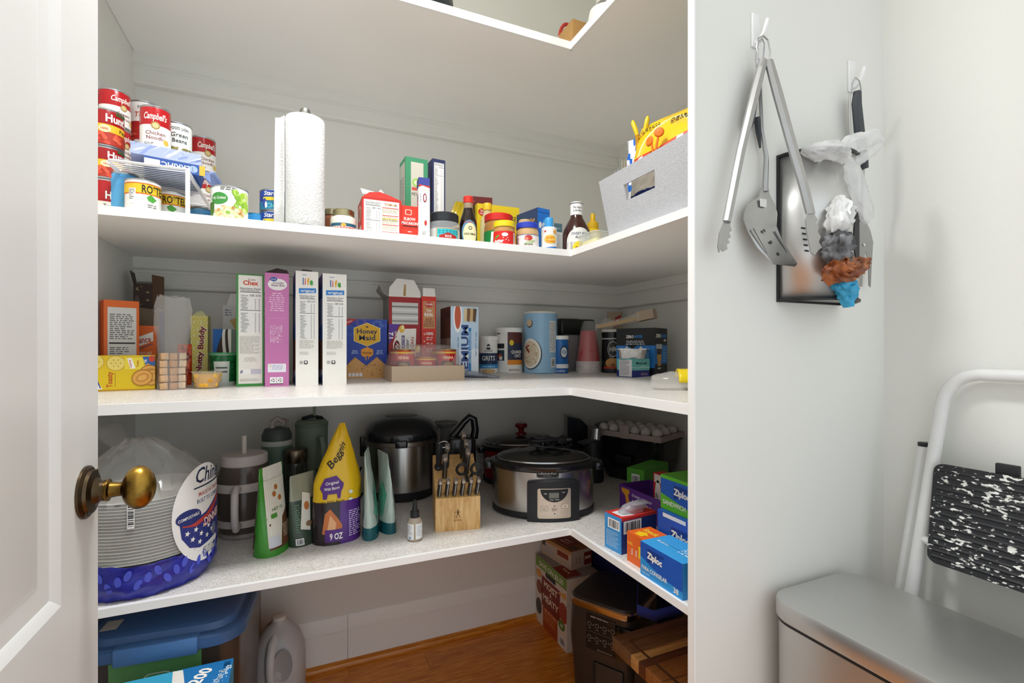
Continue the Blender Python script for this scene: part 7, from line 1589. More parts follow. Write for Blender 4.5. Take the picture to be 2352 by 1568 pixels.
def purp(p, w, h): p.poly([(w * .05, h * .9), (w * .24, h * .9), (w * .24, h * .7), (w * .2, h * .74), (w * .27, h * .2), (w * .19, h * .16), (w * .14, h * .62), (w * .05, h * .75)], '#e09a2a', 2); p.text('drawer-organizer', w * .3, h * .7, h * .14, '#d8c8e4', 2, 'L', rot=0, w=w * .45); p.text('variety', w * .3, h * .38, h * .28, WHT, 2, 'L', bold=.03, w=w * .42)
bagbox('purple drawer organizer box with an orange arrow, lid open', .945, 1.185, .21, .12, .078, '#5a2a82', {'front': purp}, open_top=True)
def gbar(p, w, h): p.bars(w * .28, h * .42, w * .46, h * .42)
bagbox('plain bright green box with a barcode behind the purple box', 1.035, 1.325, .065, .17, .108, '#58a83a', {'front': gbar}, rz=-68)
def redb(p, w, h): p.ell(w * .5, h * .5, w * .34, h * .36, '#e9e4e2', 1); p.text('CLIP', w * .5, h * .42, h * .1, '#3a3a4a', 2, rot=80); p.rect(w * .1, h * .8, w * .8, h * .18, '#d0ccc8', 1)
bagbox('small upright red box with a white oval inside the purple box', .985, 1.155, .04, .04, .135, '#c02a24', {'front': redb}, z=S4T + .002)
# ------------------------------------------------------------------ under the deep shelf
# pet food container
t = thing('pet_food_container', 'smoky pet food container with a blue snap lid and green label', 'container', (-.255, 1.42, 0), math.radians(-5))
hx, hy, hL = .158, .20, .535
bdy = M('#4b423c', .25, alpha=.96, var=.1)
Geo().rings([rr_ring(hx * .8, hy * .82, .05, 0), rr_ring(hx * .82, hy * .84, .05, .01), rr_ring(hx * .92, hy * .93, .055, hL - .03), rr_ring(hx * .93, hy * .94, .055, hL - .005)], bdy).build('bin_body', t, smooth=40)
blid = M('#3d5f8c', .4, var=.05)
Geo().rings([rr_ring(hx * .96, hy * .97, .06, hL - .03), rr_ring(hx, hy, .062, hL - .026), rr_ring(hx, hy, .062, hL - .004), rr_ring(hx * .96, hy * .97, .06, hL), rr_ring(hx * .88, hy * .9, .05, hL), rr_ring(hx * .85, hy * .87, .05, hL + .012), rr_ring(hx * .8, hy * .83, .05, hL + .016)], blid, cap0=False).build('lid', t, smooth=30)
Geo().rbox(-.075, .075, -hy - .006, -hy + .02, hL - .034, hL + .002, .004, M('#4a74a8', .4)).build('front_latch', t)
Geo().box(-.12, -.09, -hy * .72, -hy * .52, hL + .0165, hL + .017, M('#c9c0b0', .7)).build('lid_sticker', t, smooth=0)
g = Geo(); p = Pr(g, flat((-hx * .55, -hy * .905, hL - .30), (1, 0, 0), (0, -.03, 1)))
W_ = hx * 1.05; p.rect(0, .0, W_, .268, '#5f9a5c', 1); p.text('pure', W_ * .33, .205, .016, '#22352a', 2, 'R', w=.034); p.rrect(W_ * .36, .192, .052, .042, .012, '#dfe8dc', 2); p.rrect(W_ * .37, .194, .048, .038, .011, '#6aa468', 3); p.text('ness', W_ * .53, .204, .016, '#e4ece0', 4, w=.034); p.ell(W_ * .68, .215, .01, .016, '#5f8ac0', 4)
p.text('25', W_ * .27, .135, .032, '#16211a', 2, bold=.04, w=.042); p.text('pet food', W_ * .4, .155, .012, '#dfe8dc', 2, 'L', w=.05); p.text('container', W_ * .4, .137, .012, '#dfe8dc', 2, 'L', w=.056); p.lines(W_ * .4, .132, .04, .006, 1, '#2c4030', 2); g.build('label_print', t, smooth=0)
# brown board leaning behind it
tag(Geo().box(-.135, -.120, 1.635, 1.855, 0, .60, wood('#4f3216', '#6b4624', '#80562e', axis=(6, 6, 1))).build('wooden_board', smooth=0), 'narrow dark brown wooden board standing behind the pet food container', 'board')
# crate and the box of kitchen bags on it
t = thing('plastic_crate', 'plain dark storage crate standing before the pet food container', 'crate', (-.22, 1.105, 0))
for b in ((-.13, .13, -.07, -.066, 0, .385), (-.13, .13, .066, .07, 0, .385), (-.13, -.126, -.066, .066, 0, .385), (.126, .13, -.066, .066, 0, .385)): Geo().box(*b, blkm).build('crate_wall', t, smooth=0)
Geo().box(-.126, .126, -.066, .066, 0, .004, blkm).build('crate_bottom', t, smooth=0)
Geo().box(-.13, .13, -.07, .07, .385, .39, blkm).build('crate_lid', t, smooth=0)
def kit(p, w, h):
    p.rect(0, 0, w * .62, h, '#3aa0c4', 1); p.poly([(w * .5, h), (w * .66, h * .95), (w * .78, 0), (w * .58, 0)], '#e6e2da', 2); p.poly([(w * .58, h), (w, h), (w, h * .2), (w * .92, 0), (w * .7, 0)], '#1a6fae', 3); p.text('200', w * .8, h * .6, h * .22, WHT, 5, 'C', rot=68, bold=.03); p.text('Kitchen Bags', w * .88, h * .2, h * .12, '#cfe4f2', 5, 'L', rot=68, w=h * .62); p.lines(w * .9, h * .7, w * .08, h * .4, 4, '#bcd8ee', 5); p.bars(w * .92, h * .7, w * .07, h * .26, vert=False); p.rect(w * .15, h * .1, w * .3, h * .35, '#e4e2de', 2); p.text('BOX', w * .3, h * .2, h * .16, '#2a3f5c', 3)
carton('kitchen_bag_box', 'turquoise and blue kitchen bag carton in front of the pet food container', -.235, 1.068, .3905, .215, .11, ZV(1512, -.13, 1.178) - .3905, '#2f8fb8', 0, art={'top': kit, 'front': kit})
# milk jug
x, y = XY(641, 1.70), 1.70
t = thing('milk_jug', 'empty translucent gallon jug with a white cap and side handle', 'jug', (x, y, 0), math.radians(aim(x, y) - 8)); r = .077; hj = ZV(1412, x, y)
jm = M('#c3c4c6', .4, alpha=.93, var=.05, scale=20)
def sq(rr, z_, n=2.6): return [(rr * math.copysign(abs(math.cos(2 * PI * k / 48)) ** (2 / n), math.cos(2 * PI * k / 48)), rr * math.copysign(abs(math.sin(2 * PI * k / 48)) ** (2 / n), math.sin(2 * PI * k / 48)), z_) for k in range(48)]
Geo().rings([sq(r * .9, 0), sq(r, .008), sq(r, hj * .55), sq(r * .97, hj * .66), sq(r * .8, hj * .8, 2.2), sq(r * .5, hj * .9, 2), sq(r * .28, hj * .945, 2), sq(r * .27, hj * .965, 2)], jm).build('jug_body', t, smooth=50)
Geo().lathe([(.0195, hj * .945), (.0205, hj * .95), (.0205, hj * .995), (.018, hj), (.001, hj)], M('#d6d3cf', .45), 28).build('cap', t)
def jb_(rr): return rr
Geo().tube([(-.004, -.028, hj * .86), (-.012, -.058, hj * .8), (-.014, -.076, hj * .7), (-.014, -.083, hj * .58), (-.012, -.079, hj * .46)], [.013, .014, .013, .012, .011], M('#cfd0d2', .4, alpha=.95), 12).build('handle', t)
Geo().rings([[( .022 + .026 * math.cos(a) * (1 if i < 2 else .92), -.0765 - (.0012 if i == 1 else 0) + .000, hj * .62 + .048 * math.sin(a) * (1 if i < 2 else .92)) for a in (2 * PI * k / 28 for k in range(28))] for i in range(3)], M('#a3a4a6', .45), cap0=False).build('grip_recess', t)
g = Geo(); p = Pr(g, lambda a, b, h: Vector((a, -r - .0012 - h, b))); p.rect(-r * .75, 0, r * 1.5, hj * .36, '#cfcab0', 1); p.rect(-r * .75, hj * .2, r * .7, hj * .16, '#a89a2c', 2); p.nutri(r * .0, .0, r * .72, hj * .34, '130'); p.rect(-r * .15, hj * .22, r * .12, hj * .1, '#e4e2da', 3); p.text('MILK', -r * .45, hj * .08, hj * .07, '#2c3a6c', 3); g.build('label_print', t, smooth=0)
# dog food boxes at the back
def moist(p, w, h):
    p.rect(0, h * .84, w, h * .16, '#6f9a3c', 1); p.text('SAVE ON $6.00', w * .5, h * .875, h * .075, WHT, 2, shear=.15, w=w * .78)
    p.rect(w * .24, 0, w * .48, h * .5, '#a8481c', 1); p.rect(w * .2, h * .32, w * .6, h * .44, '#7a2018', 2); p.text('MOIST', w * .5, h * .62, h * .09, '#ecd8c0', 3, bold=.03, w=w * .44); p.text('&', w * .5, h * .54, h * .06, '#ecd8c0', 3); p.text('MEATY', w * .5, h * .42, h * .09, '#ecd8c0', 3, bold=.03, w=w * .5); p.text('BURGER', w * .5, h * .26, h * .05, '#e8a878', 3, w=w * .38); p.lines(w * .28, h * .24, w * .4, h * .12, 3, '#d89060', 3)
    p.ell(w * .1, h * .25, w * .1, h * .12, '#4a3a30', 2); p.ell(w * .12, h * .55, w * .1, h * .1, '#8a4a34', 2); p.ell(w * .1, h * .75, w * .09, h * .06, '#d89a4a', 2); p.ell(w * .9, h * .5, w * .13, h * .14, '#b04a34', 3)
    for k in range(7): p.poly([(w * .8, h * (.4 + .03 * k)), (w, h * (.44 + .03 * k)), (w, h * (.45 + .03 * k)), (w * .8, h * (.41 + .03 * k))], '#7a2a1c', 4)
    p.ell(w * .85, h * .31, w * .1, h * .07, '#5a7a30', 4); p.text('60', w * .85, h * .285, h * .05, WHT, 5); p.bars(w * .78, h * .03, w * .18, h * .12); p.rrect(w * .33, h * .78, w * .34, h * .07, h * .03, '#1c1412', 3); p.poly([(w * .72, h * .72), (w * .98, h * .8), (w * .98, h * .7)], '#d8a04a', 3)
def moist_t(p, w, h): p.rect(0, 0, w, h, '#8d8b8a', .6); p.rect(w * .55, 0, w * .4, h * .5, '#7a2018', 1); p.text('M & M', w * .75, h * .2, h * .08, '#ecd8c0', 2)
xm = .925; y0, y1 = 1.592, 1.85
carton('dog_food_box', 'big upright dog food box with a green savings stripe and carry slot', xm, (y0 + y1) / 2, 0, y1 - y0, .15, .277, '#d8cfc2', -90, art={'front': moist, 'top': moist_t})
def small(p, w, h): p.rect(0, 0, w, h * .8, '#c9b8a4', .6); p.rect(w * .55, h * .45, w * .36, h * .3, '#8a3018', 2); p.lines(w * .05, h * .7, w * .45, h * .5, 8, '#a8b4c0', 2); p.rect(w * .02, h * .55, w * .12, h * .3, '#55504a', 2)
def small_r(p, w, h): p.rect(0, 0, w, h, '#b8a898', .6); p.rect(w * .62, h * .1, w * .38, h * .7, '#7a2018', 1); p.text('12', w * .35, h * .3, h * .3, '#8a7458', 2); p.text('MM', w * .8, h * .4, h * .2, '#ecd8c0', 2)
def small_t(p, w, h): p.rect(0, 0, w, h, '#8a5224', .6); p.rect(w * .3, h * .2, w * .45, h * .6, '#7a2018', 1); p.text('MOIST', w * .52, h * .55, h * .12, '#ecd8c0', 2); p.text('MEATY', w * .52, h * .35, h * .12, '#ecd8c0', 2); p.ell(w * .85, h * .3, w * .12, h * .2, '#5a3418', 2); p.ell(w * .15, h * .6, w * .12, h * .2, '#3a2214', 2)
carton('dog_food_box', 'smaller dog treat box lying on the big dog food box', .965, 1.75, .2775, .20, .105, .072, '#b88a54', -82, art={'front': small, 'right': small_r, 'top': small_t})
# air fryer
frz = math.radians(-60); fx, fy = .985, 1.375; hF = .33
t = thing('air_fryer', 'dark bronze air fryer with a chrome edged lid and black control panel', 'air fryer', (fx, fy, 0), frz)
fb = M('#3f3a37', .4, .3); w2 = .12
Geo().rings([rr_ring(w2 * .86, w2 * .86, .04, 0), rr_ring(w2 * .9, w2 * .9, .04, .012), rr_ring(w2 * 1.0, w2 * 1.0, .045, hF * .6), rr_ring(w2 * .98, w2 * .98, .045, hF - .03)], fb).build('fryer_body', t, smooth=40)
Geo().rings([rr_ring(w2 * .985, w2 * .985, .045, hF - .031), rr_ring(w2 * 1.0, w2 * 1.0, .045, hF - .028), rr_ring(w2 * 1.0, w2 * 1.0, .045, hF - .012), rr_ring(w2 * .97, w2 * .97, .045, hF - .008)], metal('#b9b0a8', .12), cap0=False, cap1=False).build('chrome_band', t, smooth=40)
Geo().rings([rr_ring(w2 * .97, w2 * .97, .045, hF - .009), rr_ring(w2 * .93, w2 * .93, .045, hF - .001), rr_ring(w2 * .8, w2 * .8, .04, hF + .001)], M('#2c2a29', .35), cap0=False).build('lid', t, smooth=40)
g = Geo(); p = Pr(g, flat((-.045, -w2 * .988 - .002, hF - .155), (1, 0, 0), (0, .02, 1)))
p.rect(.0, 0, .105, .115, '#101013', 1); p.text('SMART FINISH Mode', .046, .103, .005, '#c8c8c4', 2, w=.06); p.rrect(.076, .098, .026, .009, .004, '#8a8a88', 2); p.rrect(.0765, .0985, .025, .008, .004, '#101013', 3)
for j in range(2):
    for i in range(4): p.ell(.012 + .027 * i, .08 - .042 * j, .007, .007, '#9a9a98', 2, n=14); p.ell(.012 + .027 * i, .08 - .042 * j, .0058, .0058, '#101013', 3, n=14); p.rect(.008 + .027 * i, .066 - .042 * j, .009, .002, '#8a8a88', 2); p.poly([(.0235 + .027 * i, .08 - .042 * j), (.0255 + .027 * i, .082 - .042 * j), (.0275 + .027 * i, .08 - .042 * j), (.0255 + .027 * i, .078 - .042 * j)], '#b8b8b4', 2)
p.rect(.0, .057, .105, .0006, '#8a8a88', 2); p.lines(.04, .008, .06, .005, 1, '#8a8a88', 2)
g.build('panel_print', t, smooth=0)
Geo().rbox(.055, w2 * .96, -w2 * .99 - .006, -w2 * .9, hF - .155, hF - .05, .006, M('#0f0f12', .15, coat=.4)).build('control_glass', t)
Geo().lathe([(.017, 0), (.017, .006), (.015, .008), (.001, .008)], M('#1d1d20', .3), 28).build('control_dial', t, (.092, -w2 * .99 - .006, hF - .10), (PI / 2, 0, 0))
Geo().rbox(-.02, .085, -w2 * 1.0, -w2 * .9, .05, hF * .42, .012, M('#383431', .4)).build('drawer_front', t)
# navy tote behind it with a hanging strap
t = thing('navy_tote', 'royal blue fabric tote standing behind the air fryer', 'tote', (1.205, 1.57, 0))
nv = M('#1c2a78', .85, var=.06, scale=150, bump=.3, bscale=500)
Geo().rbox(-.085, .085, -.175, .165, 0, .60, .012, nv).build('tote_body', t)
Geo().rbox(-.087, .087, -.177, .167, .575, .598, .012, M('#27368c', .8)).build('rim_tape', t)
st = thing('webbing_strap', 'loose blue webbing strap lying over the air fryer panel', 'strap', (0, 0, 0))
P = [GRp for GRp in ((1.10, 1.40, .40), (1.05, 1.33, .395), (.985, 1.25, .37), (.955, 1.215, .345), (.99, 1.18, .335), (1.05, 1.165, .345), (1.13, 1.15, .35), (1.22, 1.14, .35))]
g = Geo(); R = []
for i, q in enumerate(P): R.append([Vector(q) + Vector((0, 0, -.016)), Vector(q) + Vector((0, 0, .016))])
g.rings(R, M('#2f3f9c', .8, bump=.3, bscale=400), closed=False); g.build('strap_web', st, solid=.002, smooth=60)
Geo().box(1.215, 1.245, 1.125, 1.155, .332, .368, blkm).build('strap_buckle', st, smooth=0)
# crate that carries the cutting board
t = thing('black_crate', 'dark storage crate under the striped cutting board', 'crate', (1.02, .955, 0))
for b in ((-.16, .16, -.15, -.145, 0, .298), (-.16, .16, .145, .15, 0, .298), (-.16, -.155, -.145, .145, 0, .298), (.155, .16, -.145, .145, 0, .298)): Geo().box(*b, blkm).build('crate_wall', t, smooth=0)
Geo().box(-.16, .16, -.15, .15, .298, .303, blkm).build('crate_lid', t, smooth=0)
t = thing('cutting_board', 'thick striped hardwood cutting board with a juice groove', 'board', (1.03, .945, .304))
cols = [('#5a3a22', '#6d4a2c', '#7d5836'), ('#a8763c', '#bd8c50', '#c99c62'), ('#45220f', '#542a16', '#61331c'), ('#7a4a22', '#8f5a2c', '#a0692f'), ('#7a4a22', '#8c582a', '#9c6630'), ('#40200f', '#4f2816', '#5c301a'), ('#b08248', '#c29656', '#cfa669'), ('#54341e', '#674628', '#775233')]
ws = [.085, .032, .025, .06, .045, .03, .026, .085]; yy = .19
for c, w_ in zip(cols, ws):
    Geo().rbox(-.225, .225, yy - w_ + .0003, yy, 0, .036, .0015 if .05 > w_ else .004, wood(*c, axis=(1, 16, 16), rough=.5), 2, tr=.002).build('wood_strip', t, smooth=40); yy -= w_
gm = M('#5a3a20', .6)
for b in ((-.195, .195, .150, .158), (-.195, .195, -.158, -.150), (-.195, -.187, -.15, .15), (.187, .195, -.15, .15)): Geo().box(b[0], b[1], b[2], b[3], .0355, .0363, gm).build('juice_groove', t, smooth=0)
# ------------------------------------------------------------------ partition face: hooks, grill tools, bag dispenser
YW = YP0
def W2(u, v, off=0.0):                # point in front of the partition face
    y = YW - off; x = XY(u, y); return Vector((x, y, ZV(v, x, y)))
whk = M('#e9e9e9', .3); st2 = M('#b4b4b4', .3, 1.0, var=.06, scale=30); dk = M('#3c4046', .55)
def hook(label, u, v0, v1, vp):
    a = W2(u, v0); b = W2(u, v1); t = thing('wall_hook', label, 'hook', (a.x, YW, b.z)); h = a.z - b.z
    Geo().rbox(-.011, .011, -.005, 0, 0, h, .0048 if False else .002, whk).build('back_plate', t)
    Geo().tube([(0, -.004, h * .12), (0, -.014, h * .14), (0, -.024, h * .3), (0, -.030, h * .55), (0, -.031, h * .62)], [.005, .005, .0045, .004, .003], whk, 10).build('prong', t)
    return t, h
h1, hh1 = hook('white stick-on hook above the barbecue tongs', 1733, 34, 112, 65)
h2, hh2 = hook('white stick-on hook above the dark handled fork', 1953, 142, 214, 170)
# tongs
t = thing('barbecue_tongs', 'long steel barbecue tongs spread open on the wall hook', 'tongs', tuple(W2(1752, 150, .03)))
o_ = t.location
def L3(u, v, off): return W2(u, v, off) - o_
def ribbon(pts, w, mat, thick, parent, name, depth=.006):
    g = Geo(); R = []
    for i, (q, ww) in enumerate(zip(pts, w)):
        a = pts[max(0, i - 1)]; b = pts[min(len(pts) - 1, i + 1)]; d_ = (b - a).normalized(); s_ = d_.cross(Vector((0, 1, 0))).normalized()
        R.append([q - s_ * ww + Vector((0, -depth * .2, 0)), q - s_ * ww * .55 + Vector((0, -depth, 0)), q + s_ * ww * .55 + Vector((0, -depth, 0)), q + s_ * ww + Vector((0, -depth * .2, 0)), q + s_ * ww + Vector((0, depth * .3, 0)), q - s_ * ww + Vector((0, depth * .3, 0))])
    g.rings(R, mat); return g.build(name, parent, smooth=30)
for nm, P, W_ in (('arm', [L3(1752, 140, .03), L3(1732, 220, .03), L3(1700, 350, .032), L3(1682, 440, .034), L3(1668, 510, .036)], [.009, .010, .009, .008, .008]),
                  ('arm', [L3(1764, 140, .034), L3(1785, 215, .05), L3(1815, 325, .075), L3(1845, 430, .095), L3(1860, 492, .104)], [.009, .012, .011, .010, .009])):
    ribbon(P, W_, st2, .002, t, nm, .008)
def claw(uv, off, flip):
    P = [L3(u, v, off) for u, v in uv]; g = Geo(); n = len(P) // 2
    g.add(P, [tuple(range(len(P)))], st2); g.build('scalloped_head', t, solid=.0025, smooth=0)
claw([(1664, 505), (1675, 505), (1677, 520), (1680, 530), (1674, 534), (1678, 545), (1671, 549), (1675, 558), (1668, 562), (1670, 572), (1660, 578), (1655, 571), (1651, 580), (1648, 566), (1652, 535)], .036, 1)
claw([(1855, 488), (1868, 490), (1877, 505), (1872, 512), (1880, 522), (1876, 532), (1884, 544), (1879, 555), (1887, 568), (1878, 575), (1870, 586), (1862, 580), (1858, 560), (1852, 530), (1850, 505)], .106, -1)
for k in range(5):
    a = L3(1846 + 2 * k, 524 + 13 * k, .088); Geo().box(-.007, .004, -.0008, .0008, -.0015, .0015, blkm).build('tooth_slot', t, tuple(a), smooth=0)
Geo().tube([L3(1742, 136, .036), L3(1738, 108, .036), L3(1742, 88, .034), L3(1753, 82, .034), L3(1764, 92, .034), L3(1769, 118, .036), L3(1768, 138, .036)], .0016, st2, 8).build('pull_ring', t)
Geo().lathe([(.0045, 0), (.0045, .002), (.003, .0035), (.001, .004)], st2, 16).build('pivot_rivet', t, tuple(L3(1768, 148, .038)), (PI / 2, 0, 0))
Geo().add([(0, 0, 0)], [], st2)
# spatula
t = thing('grill_spatula', 'steel grill spatula with star cut-outs and a black grip', 'spatula', tuple(W2(1748, 150, .014))); o_ = t.location
Geo().tube([L3(1740, 170, .016), L3(1734, 215, .016), L3(1722, 280, .016), L3(1717, 305, .014)], [.005, .008, .009, .004], dk, 10).build('grip', t)
Geo().tube([L3(1738, 270, .012), L3(1742, 305, .012), L3(1746, 340, .012)], [.006, .005, .002], dk, 8).build('grip_end', t)
Geo().tube([L3(1744, 150, .013), L3(1750, 300, .013), L3(1760, 360, .013), L3(1757, 440, .014)], [.0035, .0035, .0045, .006], st2, 10).build('shaft', t)
Geo().tube([L3(1739, 172, .016), L3(1736, 130, .017), L3(1742, 95, .02), L3(1750, 88, .022), L3(1756, 100, .02), L3(1752, 150, .016)], .0014, st2, 6).build('hanging_loop', t)
def plate(uvo, name):
    P = [W2(u, v, o) - o_ for u, v, o in uvo]; g = Geo(); g.add(P, [tuple(range(len(P)))], st2); return g.build(name, t, solid=.0016, smooth=0)
plate([(1749, 430, .014), (1764, 430, .014), (1768, 448, .016), (1780, 472, .018), (1785, 490, .02), (1783, 520, .022), (1708, 505, .022), (1709, 488, .02), (1718, 468, .018), (1742, 452, .016)], 'blade_shoulder')
plate([(1708, 505, .022), (1783, 520, .022), (1796, 552, .032), (1831, 606, .05), (1826, 612, .05), (1775, 606, .05), (1740, 570, .036), (1718, 532, .026)], 'blade')
Pb = [W2(u, v, o) - o_ for u, v, o in ((1708, 505, .022), (1783, 520, .022), (1775, 606, .05))]
e1 = (Pb[1] - Pb[0]).normalized(); nn = e1.cross(Pb[2] - Pb[0]).normalized(); e2 = nn.cross(e1)
g = Geo(); mp = lambda a, b, h: Pb[0] + e1 * a - e2 * b * 0 + e2 * b + (nn if nn.y < 0 else -nn) * (.0016 + h)
p = Pr(g, mp); c3 = W2(1760, 550, .036) - o_
for u, v in ((1754, 530), (1770, 556), (1787, 583)):
    q = W2(u, v, .022 + (v - 510) * .0003) - o_ - Pb[0]; p.star(q.dot(e1), q.dot(e2), .0058, '#26282a', 1)
for (u, v), (uu, vv) in (((1727, 526), (1763, 582)), ((1777, 532), (1814, 588))):
    a = W2(u, v, .026) - o_ - Pb[0]; b = W2(uu, vv, .046) - o_ - Pb[0]
    p.poly([(a.dot(e1) - .002, a.dot(e2)), (a.dot(e1) + .002, a.dot(e2)), (b.dot(e1) + .001, b.dot(e2)), (b.dot(e1) - .001, b.dot(e2))], '#4a4c4e', 1)
g.build('cutout_print', t, smooth=0)
q = W2(1753, 466, .0215) - o_; Geo().box(-.009, .009, -.0008, 0, -.008, .008, M('#e4e4e2', .5)).build('bottle_opener_window', t, tuple(q), smooth=0)
# bag dispenser: half round steel shell on a black back plate
xa = XY(1783, YW); za, zb_ = ZV(361, xa, YW), ZV(690, xa, YW); hD = za - zb_; wD, dD = .205, .082
t = thing('bag_dispenser', 'half round brushed steel bag dispenser with black end frames', 'dispenser', (xa + wD / 2, YW, zb_))
Geo().box(-wD / 2, wD / 2, -.006, 0, -.003, hD + .003, M('#1d1e20', .4)).build('back_plate', t, smooth=0)
def arc(rx_, ry_, z_, n=28): return [(rx_ * math.cos(PI + PI * k / n), -.004 + ry_ * math.sin(PI + PI * k / n), z_) for k in range(n + 1)]
brs = M('#cfcfcd', .36, .85, var=.06, scale=16, stretch=(1, 1, .03))
Geo().rings([arc(wD / 2 - .004, dD, 0), arc(wD / 2 - .004, dD, hD)], brs, closed=False).build('steel_shell', t, solid=.0015, smooth=40)
for z_ in (0, hD):
    Geo().tube(arc(wD / 2 - .003, dD + .001, z_), .004, M('#1d1e20', .4), 8).build('end_frame', t)
Geo().add([(0, 0, 0)], [], brs)
q = [(0, -.004, .001)] ; g = Geo(); a_ = arc(wD / 2 - .006, dD - .002, .002); g.add(a_, [tuple(range(len(a_)))], M('#8a8a88', .4)); g.build('bottom_panel', t, smooth=0, solid=.001)
# oval opening
g = Geo(); fi = .55
mp = rnd(1, 0); 
def shell(a, b, h):                     # a: fraction of the half turn, b: height
    q = PI + PI * a; c, s = math.cos(q), math.sin(q); L_ = math.hypot(c / (wD / 2), s / dD)
    return Vector(((wD / 2 - .003) * c + c / (wD / 2) / L_ * h, -.004 + (dD + .001) * s + s / dD / L_ * h, b))
g.add([shell(.62 + .07 * math.cos(2 * PI * k / 28), hD * .42 + .055 * math.sin(2 * PI * k / 28), .0012) for k in range(28)], [tuple(range(28))], M('#1c1d1f', .6)); g.build('pull_opening', t, smooth=0)
# plastic bags: a chain of crumpled bags pulled from the opening and a knotted one on top
def crumple(path, rad, mat, seed, seg=30, jit=.35, squash=1.0):
    rg = random.Random(seed); P = [Vector(q) for q in path]; R = []
    n = 6; Q = []; RR = []; fold = [rg.uniform(-1, 1) for _ in range(seg)]
    for i in range(len(P) - 1):
        for k in range(n): f = k / n; Q.append(P[i].lerp(P[i + 1], f)); RR.append(rad[i] + (rad[i + 1] - rad[i]) * f)
    Q.append(P[-1]); RR.append(rad[-1])
    for i, q in enumerate(Q):
        d_ = (Q[min(i + 1, len(Q) - 1)] - Q[max(i - 1, 0)]).normalized(); s_ = d_.cross(Vector((0, 1, 0.001))).normalized(); u_ = s_.cross(d_)
        R.append([q + (s_ * math.cos(a) + u_ * math.sin(a) * squash) * RR[i] * (1 + jit * .8 * fold[k] * math.cos(i * .5 + k) + rg.uniform(-jit, jit) * .45) for k, a in ((k, 2 * PI * k / seg) for k in range(seg))])
    return Geo().rings(R, mat)
o2 = W2(1930, 560, .07)
for nm, lab, path, rad, mat, sd in (
    ('white_bag', 'crumpled white plastic bag pulled from the dispenser opening', [(1926, 456, .085), (1930, 480, .10), (1926, 515, .105), (1928, 535, .10)], [.008, .02, .022, .014], M('#dededd', .4, alpha=.9, bump=.5, bscale=60), 3),
    ('grey_bag', 'crumpled grey plastic bag hanging below the white one', [(1926, 538, .10), (1925, 560, .105), (1924, 585, .105), (1926, 606, .10)], [.018, .024, .024, .016], M('#7a7b7e', .4, var=.4, scale=40, dark='#3c3a3a'), 4),
    ('brown_bag', 'orange brown plastic bag bunched in a knot below the grey one', [(1902, 606, .095), (1920, 622, .105), (1950, 618, .11), (1988, 604, .115)], [.016, .026, .022, .012], M('#a8602c', .4, var=.3, scale=50, dark='#6d3418'), 5),
    ('blue_bag', 'turquoise plastic bag tail at the end of the bag chain', [(1925, 642, .10), (1942, 652, .10), (1946, 680, .10), (1950, 704, .10)], [.015, .02, .015, .009], M('#3aa6d2', .4, var=.15, scale=50), 6)):
    pts = [W2(*q) - o2 for q in path]
    tag(crumple(pts, rad, mat, sd).build(nm, loc=tuple(o2), smooth=60), lab, 'plastic bag')
o3 = W2(1935, 400, .06); wb_ = M('#e9e9e8', .35, alpha=.6, bump=.8, bscale=70, var=.05)
t = thing('knotted_bag', 'knotted white plastic bag draped over the dispenser top', 'plastic bag', tuple(o3))
crumple([W2(*q) - o3 for q in ((1842, 345, .05), (1868, 350, .06), (1905, 352, .07), (1935, 362, .075))], [.006, .018, .026, .02], wb_, 11, jit=.22).build('bag_body', t, smooth=60)
crumple([W2(*q) - o3 for q in ((1925, 352, .075), (1950, 335, .08), (1985, 322, .085), (2015, 312, .085), (2030, 322, .085))], [.012, .02, .018, .014, .006], wb_, 12, jit=.2, squash=.5).build('upper_tail', t, smooth=60)
crumple([W2(*q) - o3 for q in ((2030, 322, .085), (2005, 345, .085), (1970, 368, .08), (1945, 375, .075))], [.005, .011, .011, .01], wb_, 15, jit=.2, squash=.5).build('upper_loop', t, smooth=60)
crumple([W2(*q) - o3 for q in ((1935, 362, .075), (1955, 400, .085), (1972, 450, .085), (1988, 490, .08), (1995, 508, .08))], [.02, .028, .028, .024, .014], wb_, 13, jit=.14, squash=.5).build('hanging_tail', t, smooth=60)
# fork with dark handle
t = thing('grill_fork', 'steel grill fork with a dark grey handle on the wall hook', 'fork', tuple(W2(1968, 215, .02))); o_ = t.location
ribbon([L3(1967, 212, .024), L3(1966, 240, .026), L3(1972, 300, .026), L3(1980, 350, .024), L3(1984, 388, .022)], [.007, .012, .0135, .0125, .006], dk, .004, t, 'grip', .009)
Geo().tube([L3(1952, 215, .022), L3(1951, 260, .022), L3(1953, 310, .022)], .0022, st2, 8).build('tang', t)
Geo().tube([L3(1957, 212, .024), L3(1958, 190, .026), L3(1965, 178, .028), L3(1974, 186, .026), L3(1978, 208, .024)], .0014, st2, 6).build('hanging_loop', t)
Geo().tube([L3(1982, 385, .02), L3(1980, 450, .018), L3(1978, 510, .018)], .004, st2, 8).build('shaft', t)
plate([(1968, 508, .018), (1988, 508, .018), (1998, 528, .018), (2005, 556, .018), (2002, 600, .018), (1999, 660, .018), (1995, 655, .018), (1994, 600, .018), (1988, 578, .018), (1982, 596, .018), (1980, 658, .018), (1966, 658, .018), (1970, 580, .018), (1966, 540, .018)], 'fork_head')
g = Geo(); q = L3(1985, 562, .0198); Pr(g, flat(q, (1, 0, 0), (0, 0, 1))).star(0, 0, .005, '#e4e4e2', 1); g.build('star_print', t, smooth=0)
